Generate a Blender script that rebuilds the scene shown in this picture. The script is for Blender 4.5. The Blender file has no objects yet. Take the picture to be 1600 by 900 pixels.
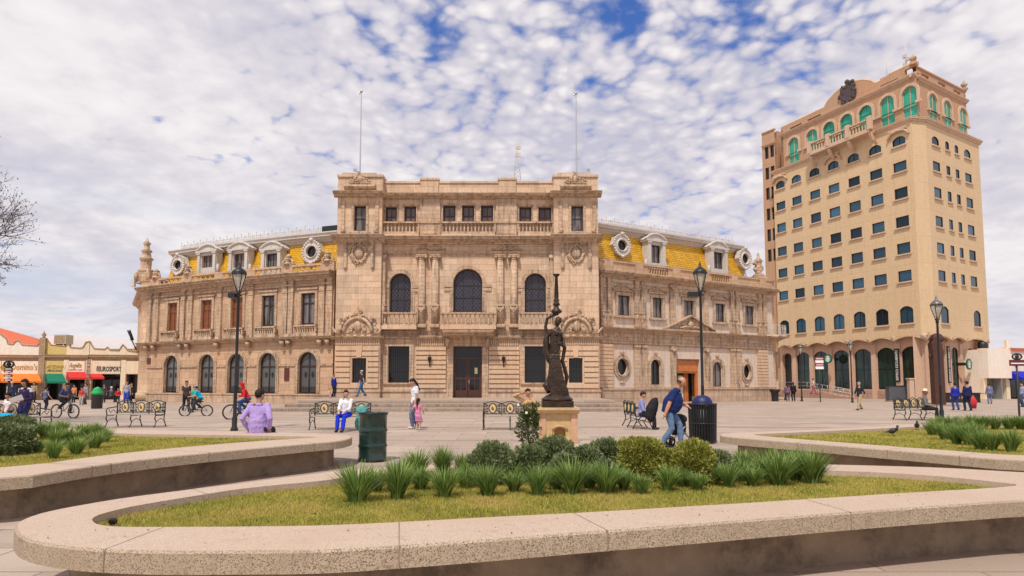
import bpy, bmesh, math, random
import numpy as np
from mathutils import Vector, Matrix, geometry
random.seed(7); RNG = np.random.default_rng(7)
R = math.radians; PI = math.pi
sc = bpy.context.scene; col = sc.collection
# ---------------------------------------------------------------- camera, sky, sun, exposure
FOC, TH, EYE, PPY = 1000.0, R(4.2), 1.5, 526.6
cd = bpy.data.cameras.new('camera'); cam = bpy.data.objects.new('camera', cd); col.objects.link(cam)
cd.sensor_width = 36; cd.lens = 22.5; cd.shift_y = 76.6/1600; cd.clip_end = 3000; cd.clip_start = .05
cam.location = (0, 0, EYE); cam.rotation_euler = (R(90)+TH, 0, 0); sc.camera = cam
sc.view_settings.view_transform = 'Standard'; sc.view_settings.look = 'None'; sc.view_settings.gamma = 1
sc.view_settings.use_curve_mapping = False; sc.view_settings.exposure = 0.17
SUN_EL, SUN_AZ = 60, 198           # azimuth clockwise from +Y (north): sun behind the camera, to the left
az = R(SUN_AZ); el = R(SUN_EL)
sdir = Vector((math.sin(az)*math.cos(el), math.cos(az)*math.cos(el), math.sin(el)))
sl = bpy.data.lights.new('sun', 'SUN'); sl.energy = 3.3; sl.angle = R(2.5); sl.color = (1, .93, .83)
so = bpy.data.objects.new('sun', sl); col.objects.link(so)
so.rotation_euler = (-sdir).to_track_quat('-Z', 'Y').to_euler()
W = bpy.data.worlds.new('World'); sc.world = W; W.use_nodes = True
def sky_world():
    nt = W.node_tree; nt.nodes.clear(); N = nt.nodes.new; L = nt.links.new
    out = N('ShaderNodeOutputWorld'); mix = N('ShaderNodeMixShader'); bs = N('ShaderNodeBackground'); bc = N('ShaderNodeBackground')
    sky = N('ShaderNodeTexSky'); sky.sky_type = 'NISHITA'; sky.sun_disc = False; sky.sun_elevation = el; sky.sun_rotation = az
    sky.air_density = 1.2; sky.ozone_density = 3.0; sky.dust_density = .2
    ti = N('ShaderNodeMix'); ti.data_type = 'RGBA'; ti.blend_type = 'MULTIPLY'; ti.inputs[0].default_value = 1; ti.inputs[7].default_value = (.62, .86, 1.45, 1)
    L(sky.outputs[0], ti.inputs[6]); L(ti.outputs[2], bs.inputs[0]); bs.inputs[1].default_value = .085
    tc = N('ShaderNodeTexCoord'); sep = N('ShaderNodeSeparateXYZ'); L(tc.outputs['Generated'], sep.inputs[0])
    def m(op, a, b=None, c=None, clamp=False):
        n = N('ShaderNodeMath'); n.operation = op; n.use_clamp = clamp
        for i, v in enumerate((a, b, c)):
            if v is None: continue
            if isinstance(v, (int, float)): n.inputs[i].default_value = v
            else: L(v, n.inputs[i])
        return n.outputs[0]
    zz = m('ADD', m('MAXIMUM', sep.outputs[2], 0.0), .21)
    u = m('DIVIDE', sep.outputs[0], zz); v = m('DIVIDE', sep.outputs[1], zz)
    cb = N('ShaderNodeCombineXYZ'); L(u, cb.inputs[0]); L(v, cb.inputs[1])
    def noise(scale, det, rough, off, dist=0.0, src=None):
        mp = N('ShaderNodeMapping'); mp.inputs[1].default_value = off; L(src or cb.outputs[0], mp.inputs[0])
        n = N('ShaderNodeTexNoise'); n.inputs['Scale'].default_value = scale; n.inputs['Detail'].default_value = det
        n.inputs['Roughness'].default_value = rough; n.inputs['Distortion'].default_value = dist; L(mp.outputs[0], n.inputs[0])
        return n.outputs[0]
    def ramp(fac, stops):
        r = N('ShaderNodeValToRGB'); L(fac, r.inputs[0]); e = r.color_ramp.elements
        while len(e) < len(stops): e.new(.5)
        for k, (p, c) in enumerate(stops):
            e[k].position = p; e[k].color = (c, c, c, 1) if isinstance(c, (int, float)) else (*c, 1)
        return r.outputs[0]
    # altocumulus cells: voronoi puffs warped by noise, thinning out up and right of the middle
    wn = N('ShaderNodeTexNoise'); wn.inputs['Scale'].default_value = 4; wn.inputs['Detail'].default_value = 3; L(cb.outputs[0], wn.inputs[0])
    vm = N('ShaderNodeVectorMath'); vm.operation = 'MULTIPLY_ADD'; L(wn.outputs[1], vm.inputs[0]); vm.inputs[1].default_value = (.11, .11, 0); L(cb.outputs[0], vm.inputs[2])
    def vor(scale, rnd=1.0):
        n = N('ShaderNodeTexVoronoi'); n.feature = 'SMOOTH_F1'; n.inputs['Scale'].default_value = scale; n.inputs['Smoothness'].default_value = .3; n.inputs['Randomness'].default_value = rnd
        L(vm.outputs[0], n.inputs[0]); return n.outputs['Distance']
    cells = m('ADD', m('MULTIPLY', vor(17.0), .70), m('MULTIPLY', vor(39.0), .30))
    fine = noise(22, 5, .62, (3, 1, 0), .3)
    big = noise(1.7, 4, .55, (4.9, 2.2, 0), .2)
    def sstep(src, a_, b_, o0=0.0, o1=1.0):
        n = N('ShaderNodeMapRange'); n.interpolation_type = 'SMOOTHSTEP'; L(src, n.inputs[0]); n.inputs[1].default_value = a_; n.inputs[2].default_value = b_; n.inputs[3].default_value = o0; n.inputs[4].default_value = o1; return n.outputs[0]
    openk = m('MULTIPLY', sstep(u, -.75, .05), sstep(u, .45, 1.05, 1.0, .12))
    openk = m('MULTIPLY', openk, sstep(sep.outputs[2], .16, .50, .18, 1.0))
    gap = m('ADD', m('MULTIPLY', cells, 1.15), m('MULTIPLY', m('SUBTRACT', fine, .5), .62))
    gap = m('ADD', gap, m('MULTIPLY', m('SUBTRACT', big, .5), 1.0))
    g = m('SUBTRACT', gap, m('MULTIPLY_ADD', openk, -.44, 1.06))
    cover = type('o', (), {})(); cover.outputs = [sstep(g, -.18, .38, 1.0, .0)]
    # cloud colour
    shade = m('ADD', m('MULTIPLY', noise(1.5, 4, .6, (1, 5, 0), .3), .80), m('MULTIPLY', noise(9, 4, .6, (7, 0, 0), .2), .34))
    shade = m('SUBTRACT', shade, m('MULTIPLY', m('SUBTRACT', cells, .30), m('MULTIPLY_ADD', openk, .66, .08)))
    cc = ramp(shade, [(.34, (.55, .54, .64)), (.50, (.70, .665, .72)), (.62, (.84, .80, .815)), (.78, (.93, .90, .895))])
    # blue-grey streaks near the left horizon
    mp = N('ShaderNodeMapping'); mp.inputs[3].default_value = (1.1, 1.1, 9); L(tc.outputs['Generated'], mp.inputs[0])
    st = N('ShaderNodeTexNoise'); st.inputs['Scale'].default_value = 2.0; st.inputs['Detail'].default_value = 6; L(mp.outputs[0], st.inputs[0])
    low = N('ShaderNodeMapRange'); low.interpolation_type = 'SMOOTHSTEP'; L(sep.outputs[2], low.inputs[0]); low.inputs[1].default_value = .34; low.inputs[2].default_value = .06
    lx = N('ShaderNodeMapRange'); L(sep.outputs[0], lx.inputs[0]); lx.inputs[1].default_value = .1; lx.inputs[2].default_value = -.35
    sk = m('MULTIPLY', m('MULTIPLY', ramp(st.outputs[0], [(.45, 0.0), (.62, 1.0)]), low.outputs[0]), lx.outputs[0])
    mc = N('ShaderNodeMix'); mc.data_type = 'RGBA'; L(m('MULTIPLY', sk, .75), mc.inputs[0]); L(cc, mc.inputs[6]); mc.inputs[7].default_value = (.42, .53, .72, 1)
    # bright thin cloud low down
    hz = N('ShaderNodeMapRange'); hz.interpolation_type = 'SMOOTHSTEP'; L(sep.outputs[2], hz.inputs[0]); hz.inputs[1].default_value = .22; hz.inputs[2].default_value = 0
    mh = N('ShaderNodeMix'); mh.data_type = 'RGBA'; L(m('MULTIPLY', hz.outputs[0], .45), mh.inputs[0]); L(mc.outputs[2], mh.inputs[6]); mh.inputs[7].default_value = (.72, .70, .76, 1)
    L(mh.outputs[2], bc.inputs[0]); bc.inputs[1].default_value = .93
    L(cover.outputs[0], mix.inputs[0]); L(bs.outputs[0], mix.inputs[1]); L(bc.outputs[0], mix.inputs[2]); L(mix.outputs[0], out.inputs[0])
sky_world(); W.cycles.sampling_method = 'MANUAL'; W.cycles.sample_map_resolution = 256
# ---------------------------------------------------------------- small maths: where a sight line meets a plane
def ray(px, py):
    a = (px-800)/FOC; b = (PPY-py)/FOC
    return Vector((a, math.cos(TH)-b*math.sin(TH), math.sin(TH)+b*math.cos(TH)))
def on_z(px, py, z=0.0):
    r = ray(px, py); t = (z-EYE)/r.z; return Vector((r.x*t, r.y*t, z))
def at_y(px, py, Y):
    r = ray(px, py); t = Y/r.y; return Vector((r.x*t, Y, EYE+r.z*t))
def xat(px, Y, z=1.0):
    c = Y*math.cos(TH)+(z-EYE)*math.sin(TH); return (px-800)/FOC*c
def proj(x, y, z):
    c = y*math.cos(TH)+(z-EYE)*math.sin(TH)
    return 800+FOC*x/c, PPY-FOC*((z-EYE)*math.cos(TH)-y*math.sin(TH))/c
class Fac:      # a facade line in plan, straight or bent along an arc; local u along it, d outwards, z up
    def __init__(s, *pts):
        s.arc = len(pts) == 3
        a, b = Vector(pts[0]), Vector(pts[-1]); s.a = a
        if not s.arc:
            s.L = (b-a).length; s.t = (b-a)/s.L; s.n = Vector((s.t.y, -s.t.x))
        else:
            m_ = Vector(pts[1]); ax, ay = a; bx, by = m_; cx, cy = b
            D = 2*(ax*(by-cy)+bx*(cy-ay)+cx*(ay-by))
            ux = ((ax*ax+ay*ay)*(by-cy)+(bx*bx+by*by)*(cy-ay)+(cx*cx+cy*cy)*(ay-by))/D
            uy = ((ax*ax+ay*ay)*(cx-bx)+(bx*bx+by*by)*(ax-cx)+(cx*cx+cy*cy)*(bx-ax))/D
            s.c = Vector((ux, uy)); s.r = (a-s.c).length
            s.a0 = math.atan2(a.y-uy, a.x-ux); a1 = math.atan2(b.y-uy, b.x-ux)
            da = (a1-s.a0+PI) % (2*PI)-PI; s.sg = 1 if da > 0 else -1; s.L = abs(da)*s.r
    def frame(s, u):
        if not s.arc: return s.a+s.t*u, s.t, s.n
        an = s.a0+s.sg*u/s.r; e = Vector((math.cos(an), math.sin(an)))
        t = Vector((-e.y, e.x))*s.sg; return s.c+e*s.r, t, Vector((t.y, -t.x))
    def map(s, v):
        p, t, n = s.frame(v[0]); q = p+n*v[1]; return (q.x, q.y, v[2])
    def U(s, px, z=5.0, d=0.0):
        lo, hi = -8.0, s.L+8
        for _ in range(40):
            m_ = (lo+hi)/2; q = s.map((m_, d, z))
            if proj(*q)[0] < px: lo = m_
            else: hi = m_
        return lo
    def Z(s, px, py, d=0.0):
        z = 5.0
        for _ in range(5):
            q = s.map((s.U(px, z, d), d, z)); z = at_y(px, py, q[1]).z
        return z
IDN = lambda v: v
# ---------------------------------------------------------------- objects
def link(o, parent=None):
    col.objects.link(o)
    if parent is not None: o.parent = parent
    return o
def tag(o, label=None, cat=None, group=None, kind=None):
    if label: o['label'] = label
    if cat: o['category'] = cat
    if group: o['group'] = group
    if kind: o['kind'] = kind
    return o
def thing(name, label, cat, loc=(0, 0, 0), rz=0.0, group=None):
    o = bpy.data.objects.new(name, None); o.empty_display_size = .2; link(o)
    o.location = loc; o.rotation_euler = (0, 0, rz); return tag(o, label, cat, group)
def copy_tree(o, parent=None):
    c = o.copy(); col.objects.link(c); c.parent = parent
    for ch in o.children: copy_tree(ch, c)
    return c
class MB:
    def __init__(s): s.v = []; s.f = []; s.sm = []
    def add(s, vs, fs, smooth=False):
        k = len(s.v); s.v += [tuple(p) for p in vs]; s.f += [tuple(i+k for i in f) for f in fs]; s.sm += [smooth]*len(fs)
    def box(s, x0, x1, y0, y1, z0, z1, step=None):
        if x1 < x0: x0, x1 = x1, x0
        if y1 < y0: y0, y1 = y1, y0
        n = 1 if not step else max(1, int(math.ceil((x1-x0)/step)))
        vs = []
        for i in range(n+1):
            x = x0+(x1-x0)*i/n; vs += [(x, y0, z0), (x, y1, z0), (x, y1, z1), (x, y0, z1)]
        fs = [(0, 1, 2, 3), (4*n+3, 4*n+2, 4*n+1, 4*n)]
        for i in range(n):
            for j in range(4):
                a = 4*i+j; b = 4*i+(j+1) % 4; fs.append((a, a+4, b+4, b))
        s.add(vs, fs); return s
    def moulding(s, prof, u0, u1, step=None):      # profile of (d,z) swept along u, closed behind at d=0
        n = 1 if not step else max(1, int(math.ceil((u1-u0)/step))); m_ = len(prof); vs = []
        for i in range(n+1):
            u = u0+(u1-u0)*i/n; vs += [(u, d, z) for d, z in prof]
        fs = [tuple(range(m_)), tuple(reversed(range(n*m_, n*m_+m_)))]
        for i in range(n):
            for j in range(m_):
                a = i*m_+j; b = i*m_+(j+1) % m_; fs.append((a, a+m_, b+m_, b))
        s.add(vs, fs); return s
    def prism(s, outline, d0, d1):                 # outline of (u,z), pushed from d0 to d1
        m_ = len(outline); vs = [(u, d0, z) for u, z in outline]+[(u, d1, z) for u, z in outline]
        tri = geometry.tessellate_polygon([[Vector((u, z, 0)) for u, z in outline]])
        fs = [t for t in tri]+[tuple(i+m_ for i in reversed(t)) for t in tri]
        for j in range(m_): fs.append((j, (j+1) % m_, (j+1) % m_+m_, j+m_))
        s.add(vs, fs); return s
    def ring(s, oa, ob, d0, d1):                   # frame between two matching outlines
        m_ = len(oa); vs = []
        for o, d in ((oa, d0), (ob, d0), (oa, d1), (ob, d1)): vs += [(u, d, z) for u, z in o]
        fs = []
        for j in range(m_):
            k = (j+1) % m_
            fs += [(2*m_+j, 2*m_+k, 3*m_+k, 3*m_+j), (j, k, 2*m_+k, 2*m_+j), (m_+k, m_+j, 3*m_+j, 3*m_+k), (m_+j, m_+k, k, j)]
        s.add(vs, fs); return s
    def lathe(s, c, prof, seg=12, smooth=True):
        vs = []; n = len(prof)
        for r, z in prof:
            for k in range(seg):
                a = 2*PI*k/seg; vs.append((c[0]+r*math.cos(a), c[1]+r*math.sin(a), c[2]+z))
        fs = [tuple(reversed(range(seg))), tuple(range((n-1)*seg, n*seg))]
        for i in range(n-1):
            for k in range(seg):
                a = i*seg+k; b = i*seg+(k+1) % seg; fs.append((a, b, b+seg, a+seg))
        s.add(vs, fs, smooth); return s
    def tube(s, pts, rad, seg=8, side=None, smooth=True, flat=None):
        pts = [Vector(p) for p in pts]; n = len(pts)
        rad = [rad]*n if isinstance(rad, (int, float)) else list(rad)
        vs = []; prev = None
        for i, p in enumerate(pts):
            t = (pts[min(i+1, n-1)]-pts[max(i-1, 0)])
            t = t.normalized() if t.length > 1e-9 else Vector((0, 0, 1))
            ref = side if side is not None else (prev if prev is not None else (Vector((1, 0, 0)) if abs(t.x) < .8 else Vector((0, 1, 0))))
            ref = Vector(ref); a = ref-t*ref.dot(t)
            if a.length < 1e-4: a = Vector((0, 1, 0))-t*t.y
            a.normalize(); b = t.cross(a); prev = a
            ra, rb = rad[i] if isinstance(rad[i], tuple) else (rad[i], rad[i])
            for k in range(seg):
                an = 2*PI*k/seg; vs.append(p+a*ra*math.cos(an)+b*rb*math.sin(an))
        fs = [tuple(reversed(range(seg))), tuple(range((n-1)*seg, n*seg))]
        for i in range(n-1):
            for k in range(seg):
                x = i*seg+k; y = i*seg+(k+1) % seg; fs.append((x, y, y+seg, x+seg))
        s.add(vs, fs, smooth); return s
    def ell(s, c, r, seg=12, rings=8, mat=None):
        vs = []; fs = []
        for i in range(rings+1):
            ph = PI*i/rings
            for k in range(seg):
                a = 2*PI*k/seg; p = Vector((r[0]*math.sin(ph)*math.cos(a), r[1]*math.sin(ph)*math.sin(a), r[2]*math.cos(ph)))
                if mat is not None: p = mat @ p
                vs.append(Vector(c)+p)
        for i in range(rings):
            for k in range(seg):
                a = i*seg+k; b = i*seg+(k+1) % seg; fs.append((a, a+seg, b+seg, b))
        s.add(vs, fs, True); return s
    def wall(s, u0, u1, z0, z1, holes, depth, d=0.0):
        outer = [(u0, z0), (u1, z0), (u1, z1), (u0, z1)]; s.poly_wall(outer, holes, depth, d); return s
    def poly_wall(s, outer, holes, depth, d=0.0):
        loops = [outer]+holes; flat = [p for l in loops for p in l]
        tri = geometry.tessellate_polygon([[Vector((p[0], p[1], 0)) for p in l] for l in loops])
        s.add([(p[0], d, p[1]) for p in flat], [tuple(t) for t in tri])
        for h in holes:
            m_ = len(h); s.add([(p[0], d, p[1]) for p in h]+[(p[0], d-depth, p[1]) for p in h], [(j, (j+1) % m_, (j+1) % m_+m_, j+m_) for j in range(m_)])
        return s
    def build(s, name, mat, parent=None, fn=None, bevel=0, **tg):
        if not s.v: return None
        me = bpy.data.meshes.new(name)
        loc = np.array(s.v, float)
        wv = [fn(p) for p in s.v] if fn else s.v
        me.from_pydata(wv, [], s.f)
        uvl = me.uv_layers.new(name='UVMap'); nl = len(me.loops)
        vi = np.empty(nl, np.int32); me.loops.foreach_get('vertex_index', vi)
        uv = np.empty((nl, 2)); k = 0
        for f in s.f:
            P = loc[list(f)]; n = np.cross(P[1]-P[0], P[-1]-P[0]) if len(f) < 4 else np.cross(P[2]-P[0], P[3]-P[1]); n = np.abs(n)
            m_ = len(f); Q = loc[vi[k:k+m_]]
            if n[1] >= n[0] and n[1] >= n[2]*.8: uv[k:k+m_] = Q[:, (0, 2)]
            elif n[0] >= n[2]: uv[k:k+m_] = Q[:, (1, 2)]
            else: uv[k:k+m_] = Q[:, (0, 1)]
            k += m_
        uvl.data.foreach_set('uv', uv.ravel())
        me.polygons.foreach_set('use_smooth', s.sm)
        bm = bmesh.new(); bm.from_mesh(me); bmesh.ops.recalc_face_normals(bm, faces=bm.faces)
        if bevel:
            bmesh.ops.remove_doubles(bm, verts=bm.verts, dist=1e-5)
            es = [e for e in bm.edges if len(e.link_faces) == 2 and e.calc_face_angle(0) > .6]
            bmesh.ops.bevel(bm, geom=es, offset=bevel, segments=2, affect='EDGES', profile=.6)
        bm.to_mesh(me); bm.free()
        if isinstance(mat, (list, tuple)):
            for m_ in mat: me.materials.append(m_)
        elif mat: me.materials.append(mat)
        o = bpy.data.objects.new(name, me); link(o, parent)
        if tg: tag(o, **tg)
        return o
def shape(kind, uc, w, z0, z1, n=14):
    a, b = uc-w/2, uc+w/2
    if kind == 'rect': return [(a, z0), (b, z0), (b, z1), (a, z1)]
    if kind == 'oval':
        zc = (z0+z1)/2; return [(uc+w/2*math.cos(t), zc+(z1-z0)/2*math.sin(t)) for t in [2*PI*i/24 for i in range(24)]]
    if kind == 'arch':
        r = w/2; zc = z1-r
        return [(a, z0), (b, z0)]+[(uc+r*math.cos(PI*i/n), zc+r*math.sin(PI*i/n)) for i in range(n+1)]
    if kind == 'seg':                              # flat segmental head
        ri = w*.26; rr = (w*w/4+ri*ri)/(2*ri); t0 = math.asin(w/2/rr); zc = z1-rr
        return [(a, z0), (b, z0)]+[(uc+rr*math.sin(t0-2*t0*i/n), zc+rr*math.cos(t0-2*t0*i/n)) for i in range(n+1)]
def top_at(kind, uc, w, z0, z1, u):
    x = abs(u-uc)
    if kind == 'rect': return z1
    if kind == 'arch': r = w/2; return z1-r+math.sqrt(max(0, r*r-x*x))
    if kind == 'seg': ri = w*.26; rr = (w*w/4+ri*ri)/(2*ri); return z1-rr+math.sqrt(max(0, rr*rr-x*x))
    return (z0+z1)/2+(z1-z0)/2*math.sqrt(max(0, 1-(2*x/w)**2))
def window(F, parent, kind, uc, w, z0, z1, dep, fm, pm, nv=1, hs=(), fw=.07, name='window', d=0.0, bw=.045):
    m_ = MB(); oa = shape(kind, uc, w, z0, z1); ob = shape(kind, uc, w-2*fw, z0+fw, z1-fw)
    m_.ring(oa, ob, d-dep-.02, d-dep+.07)
    for k in range(1, nv+1):
        u = uc-w/2+w*k/(nv+1); zt = top_at(kind, uc, w, z0, z1, u)-fw*.5
        zb = z0+fw*.5 if kind != 'oval' else z0+z1-zt
        m_.box(u-bw/2, u+bw/2, d-dep-.015, d-dep+.05, zb, zt)
    for h in hs:
        z = z0+(z1-z0)*h; hw = w/2-fw*.5
        if kind == 'arch' and z > z1-w/2: hw = math.sqrt(max(0, (w/2)**2-(z-z1+w/2)**2))-fw*.4
        if kind == 'oval': hw = w/2*math.sqrt(max(0, 1-((z-(z0+z1)/2)/((z1-z0)/2))**2))-.03
        m_.box(uc-hw, uc+hw, d-dep-.01, d-dep+.055, z-bw/2, z+bw/2)
    fr = m_.build(name, fm, parent, F.map)
    p = MB(); p.prism(shape(kind, uc, w-fw, z0+fw/2, z1-fw/2), d-dep-.035, d-dep+.005)
    p.build('pane', pm, fr, F.map); return fr
def balustrade(F, parent, u0, u1, z0, z1, d0, mat, name='balustrade', seg=8, gap=.31, th=.22):
    m_ = MB(); st = .8 if F.arc else None
    m_.box(u0, u1, d0-th/2, d0+th/2, z0, z0+.12, st); m_.box(u0-.03, u1+.03, d0-th/2-.05, d0+th/2+.05, z1-.13, z1, st)
    H = z1-z0-.25; n = max(2, int((u1-u0)/gap)); g = (u1-u0)/n
    for k in range(n):
        u = u0+g*(k+.5)
        m_.lathe((u, d0, z0+.12), [(.07, 0), (.07, .06*H), (.04, .1*H), (.078, .32*H), (.062, .45*H), (.03, .72*H), (.048, .82*H), (.06, .9*H), (.06, H)], seg)
    for u in (u0+.02, u1-.02): m_.box(u-.06, u+.06, d0-th/2, d0+th/2, z0+.12, z1-.13)
    return m_.build(name, mat, parent, F.map)
def cornice(m_, u0, u1, z0, z1, out, d=0.0, st=None):     # stepped classical moulding
    h = z1-z0
    m_.moulding([(d-.05, z0), (d+.18*out, z0), (d+.24*out, z0+.16*h), (d+.42*out, z0+.30*h), (d+.46*out, z0+.42*h), (d+.86*out, z0+.52*h),
                 (d+.86*out, z0+.68*h), (d+out, z0+.88*h), (d+out, z1-.001), (d-.05, z1+.06*h)], u0, u1, st)
def text_mesh(body, size, depth=.01, align='CENTER', shear=0.0, bold=0.0):
    c = bpy.data.curves.new('lettering', 'FONT'); c.body = body; c.size = size; c.align_x = align; c.align_y = 'CENTER'
    c.extrude = depth; c.shear = shear; c.offset = bold; c.resolution_u = 2
    o = bpy.data.objects.new('t', c); col.objects.link(o); dg = bpy.context.evaluated_depsgraph_get()
    me = bpy.data.meshes.new_from_object(o.evaluated_get(dg)); vs = [tuple(v.co) for v in me.vertices]; fs = [tuple(p.vertices) for p in me.polygons]
    bpy.data.objects.remove(o); bpy.data.curves.remove(c); bpy.data.meshes.remove(me); return vs, fs
def text_on(F, parent, body, uc, zc, d, size, mat, wide=1.0, **k):
    vs, fs = text_mesh(body, size, **k); m_ = MB(); m_.add([(uc+v[0]*wide, d+v[2], zc+v[1]) for v in vs], fs)
    return m_.build('lettering', mat, parent, F.map)
# ---------------------------------------------------------------- materials
def new_mat(name):
    m = bpy.data.materials.new(name); m.use_nodes = True; nt = m.node_tree; b = nt.nodes['Principled BSDF']; return m, nt, b
class NT:
    def __init__(s, nt): s.nt = nt
    def n(s, t, **kw):
        n = s.nt.nodes.new(t)
        for k, v in kw.items():
            if k.startswith('i_'):
                key = k[2:]; key = int(key) if key.isdigit() else key.replace('_', ' ')
                n.inputs[key].default_value = v
            else: setattr(n, k, v)
        return n
    def l(s, a, b): s.nt.links.new(a, b)
    def noise(s, vec, scale, det=4, rough=.6, dist=0.0):
        n = s.n('ShaderNodeTexNoise'); n.inputs['Scale'].default_value = scale; n.inputs['Detail'].default_value = det
        n.inputs['Roughness'].default_value = rough; n.inputs['Distortion'].default_value = dist; s.l(vec, n.inputs[0]); return n.outputs[0]
    def ramp(s, fac, stops):
        r = s.n('ShaderNodeValToRGB'); s.l(fac, r.inputs[0]); e = r.color_ramp.elements
        while len(e) < len(stops): e.new(.5)
        for k, (p, c) in enumerate(stops): e[k].position = p; e[k].color = (c, c, c, 1) if isinstance(c, (int, float)) else (*c, 1)
        return r.outputs[0]
    def mix(s, fac, a, b, mode='MIX'):
        n = s.n('ShaderNodeMix', data_type='RGBA', blend_type=mode)
        for i, v in ((0, fac), (6, a), (7, b)):
            if isinstance(v, (int, float)): n.inputs[i].default_value = v
            elif isinstance(v, tuple): n.inputs[i].default_value = (*v, 1)
            else: s.l(v, n.inputs[i])
        return n.outputs[2]
    def bump(s, h, strength, dist, bsdf):
        n = s.n('ShaderNodeBump'); n.inputs['Strength'].default_value = strength; n.inputs['Distance'].default_value = dist
        s.l(h, n.inputs['Height']); s.l(n.outputs[0], bsdf.inputs['Normal'])
def vmap(T, src, sx, sy, sz=1.0):
    mp = T.n('ShaderNodeMapping'); mp.inputs[3].default_value = (sx, sy, sz); T.l(src, mp.inputs[0]); return mp.outputs[0]
def stone(name, c, bw=.95, bh=.42, vary=.16, mortar=.55, stain=(.33, .22, .14), stain_amt=.55, warm=None, rough=.85, bumpy=.5, msize=.012):
    m, nt, b = new_mat(name); T = NT(nt); uv = T.n('ShaderNodeUVMap').outputs[0]
    ob = T.n('ShaderNodeTexCoord').outputs['Object']
    br = T.n('ShaderNodeTexBrick'); T.l(uv, br.inputs[0]); br.offset = .5
    br.inputs['Scale'].default_value = 1; br.inputs['Brick Width'].default_value = bw; br.inputs['Row Height'].default_value = bh
    br.inputs['Mortar Size'].default_value = msize; br.inputs['Mortar Smooth'].default_value = .4; br.inputs['Bias'].default_value = 0
    br.inputs['Color1'].default_value = (1-vary, 1-vary*1.1, 1-vary*1.2, 1); br.inputs['Color2'].default_value = (1+vary*.5, 1+vary*.45, 1+vary*.4, 1)
    br.inputs['Mortar'].default_value = (mortar, mortar*.93, mortar*.86, 1)
    base = T.mix(1.0, c, br.outputs[0], 'MULTIPLY')
    big = T.noise(ob, .35, 5, .6); base = T.mix(T.ramp(big, [(.35, 0.0), (.7, .55)]), base, T.mix(1.0, base, warm or (1.12, .93, .80), 'MULTIPLY'))
    fine = T.noise(ob, 9, 6, .7); base = T.mix(1.0, base, T.ramp(fine, [(.25, (.80, .78, .76)), (.75, (1.14, 1.13, 1.12))]), 'MULTIPLY')
    streak = T.noise(vmap(T, ob, 2.2, 2.2, .28), 1.6, 6, .72); base = T.mix(T.ramp(streak, [(.47, 0.0), (.68, stain_amt)]), base, stain)
    spots = T.noise(ob, 3.2, 7, .75); base = T.mix(T.ramp(spots, [(.55, 0.0), (.72, stain_amt*.75)]), base, tuple(x*.7 for x in stain))
    T.l(base, b.inputs['Base Color']); b.inputs['Roughness'].default_value = rough
    h = T.n('ShaderNodeMath', operation='MULTIPLY_ADD'); T.l(br.outputs[1], h.inputs[0]); h.inputs[1].default_value = -.6; T.l(fine, h.inputs[2])
    T.bump(h.outputs[0], bumpy, .03, b); return m
def plain(name, c, rough=.7, metal=0.0, vary=.12, scale=6.0, bumpy=.15, bscale=None, dirt=None, spec=.5, coat=0.0):
    m, nt, b = new_mat(name); T = NT(nt); ob = T.n('ShaderNodeTexCoord').outputs['Object']
    n = T.noise(ob, scale, 5, .65)
    base = T.mix(1.0, c, T.ramp(n, [(.25, (1-vary,)*3), (.75, (1+vary,)*3)]), 'MULTIPLY')
    if dirt:
        d = T.noise(ob, scale*.6, 7, .75); base = T.mix(T.ramp(d, [(.5, 0.0), (.7, dirt[3])]), base, dirt[:3])
    T.l(base, b.inputs['Base Color']); b.inputs['Roughness'].default_value = rough; b.inputs['Metallic'].default_value = metal
    b.inputs['Specular IOR Level'].default_value = spec; b.inputs['Coat Weight'].default_value = coat
    if bumpy: T.bump(T.noise(ob, bscale or scale*4, 5, .6), bumpy, .02, b)
    return m
def glass(name, c, rough=.06, metal=0.0, vary=.5, curtain=None, spec=.5):
    m, nt, b = new_mat(name); T = NT(nt); tc = T.n('ShaderNodeTexCoord'); ob = tc.outputs['Object']
    info = T.n('ShaderNodeObjectInfo').outputs['Random']
    v = T.ramp(info, [(0, (1-vary,)*3), (1, (1+vary,)*3)]); base = T.mix(1.0, c, v, 'MULTIPLY')
    if curtain:
        base = T.mix(T.ramp(T.noise(vmap(T, ob, 4, 4, .35), 1.0, 3), [(.45, 0.0), (.55, curtain[3])]), base, curtain[:3])
    T.l(base, b.inputs['Base Color']); b.inputs['Roughness'].default_value = rough; b.inputs['Metallic'].default_value = metal; b.inputs['Specular IOR Level'].default_value = spec
    T.bump(T.noise(ob, .9, 2), .10, .05, b); return m
C_ST = (.60, .44, .31)
M = {}
M['stone'] = stone('pink_limestone', C_ST)
M['stone_c'] = stone('pale_limestone', (.65, .495, .358), bw=1.1, bh=.45)
M['stone_l'] = stone('weathered_limestone', (.56, .395, .265), bw=.9, bh=.5, stain_amt=.6)
M['trim'] = stone('carved_limestone', (.56, .42, .30), bw=1.1, bh=.3, vary=.12, stain=(.17, .12, .08), stain_amt=.95, bumpy=.7)
M['rust_st'] = stone('rusticated_limestone', (.65, .48, .335), bw=2.4, bh=7, vary=.1, stain_amt=.4)
M['plinth'] = stone('stained_plinth_stone', (.55, .42, .31), bw=1.2, bh=.4, stain=(.20, .14, .10), stain_amt=.75)
M['stucco'] = stone('whitish_stucco', (.66, .57, .48), bw=40, bh=40, vary=.02, stain=(.42, .32, .24), stain_amt=.6, bumpy=.4)
M['white'] = stone('white_painted_stone', (.62, .575, .53), bw=40, bh=40, vary=.02, stain=(.40, .35, .30), stain_amt=.55, warm=(.95, .95, .96))
M['frieze'] = stone('fluted_frieze_stone', (.55, .40, .28), bw=.16, bh=9, vary=.05, mortar=.45, msize=.03, bumpy=.9)
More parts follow.
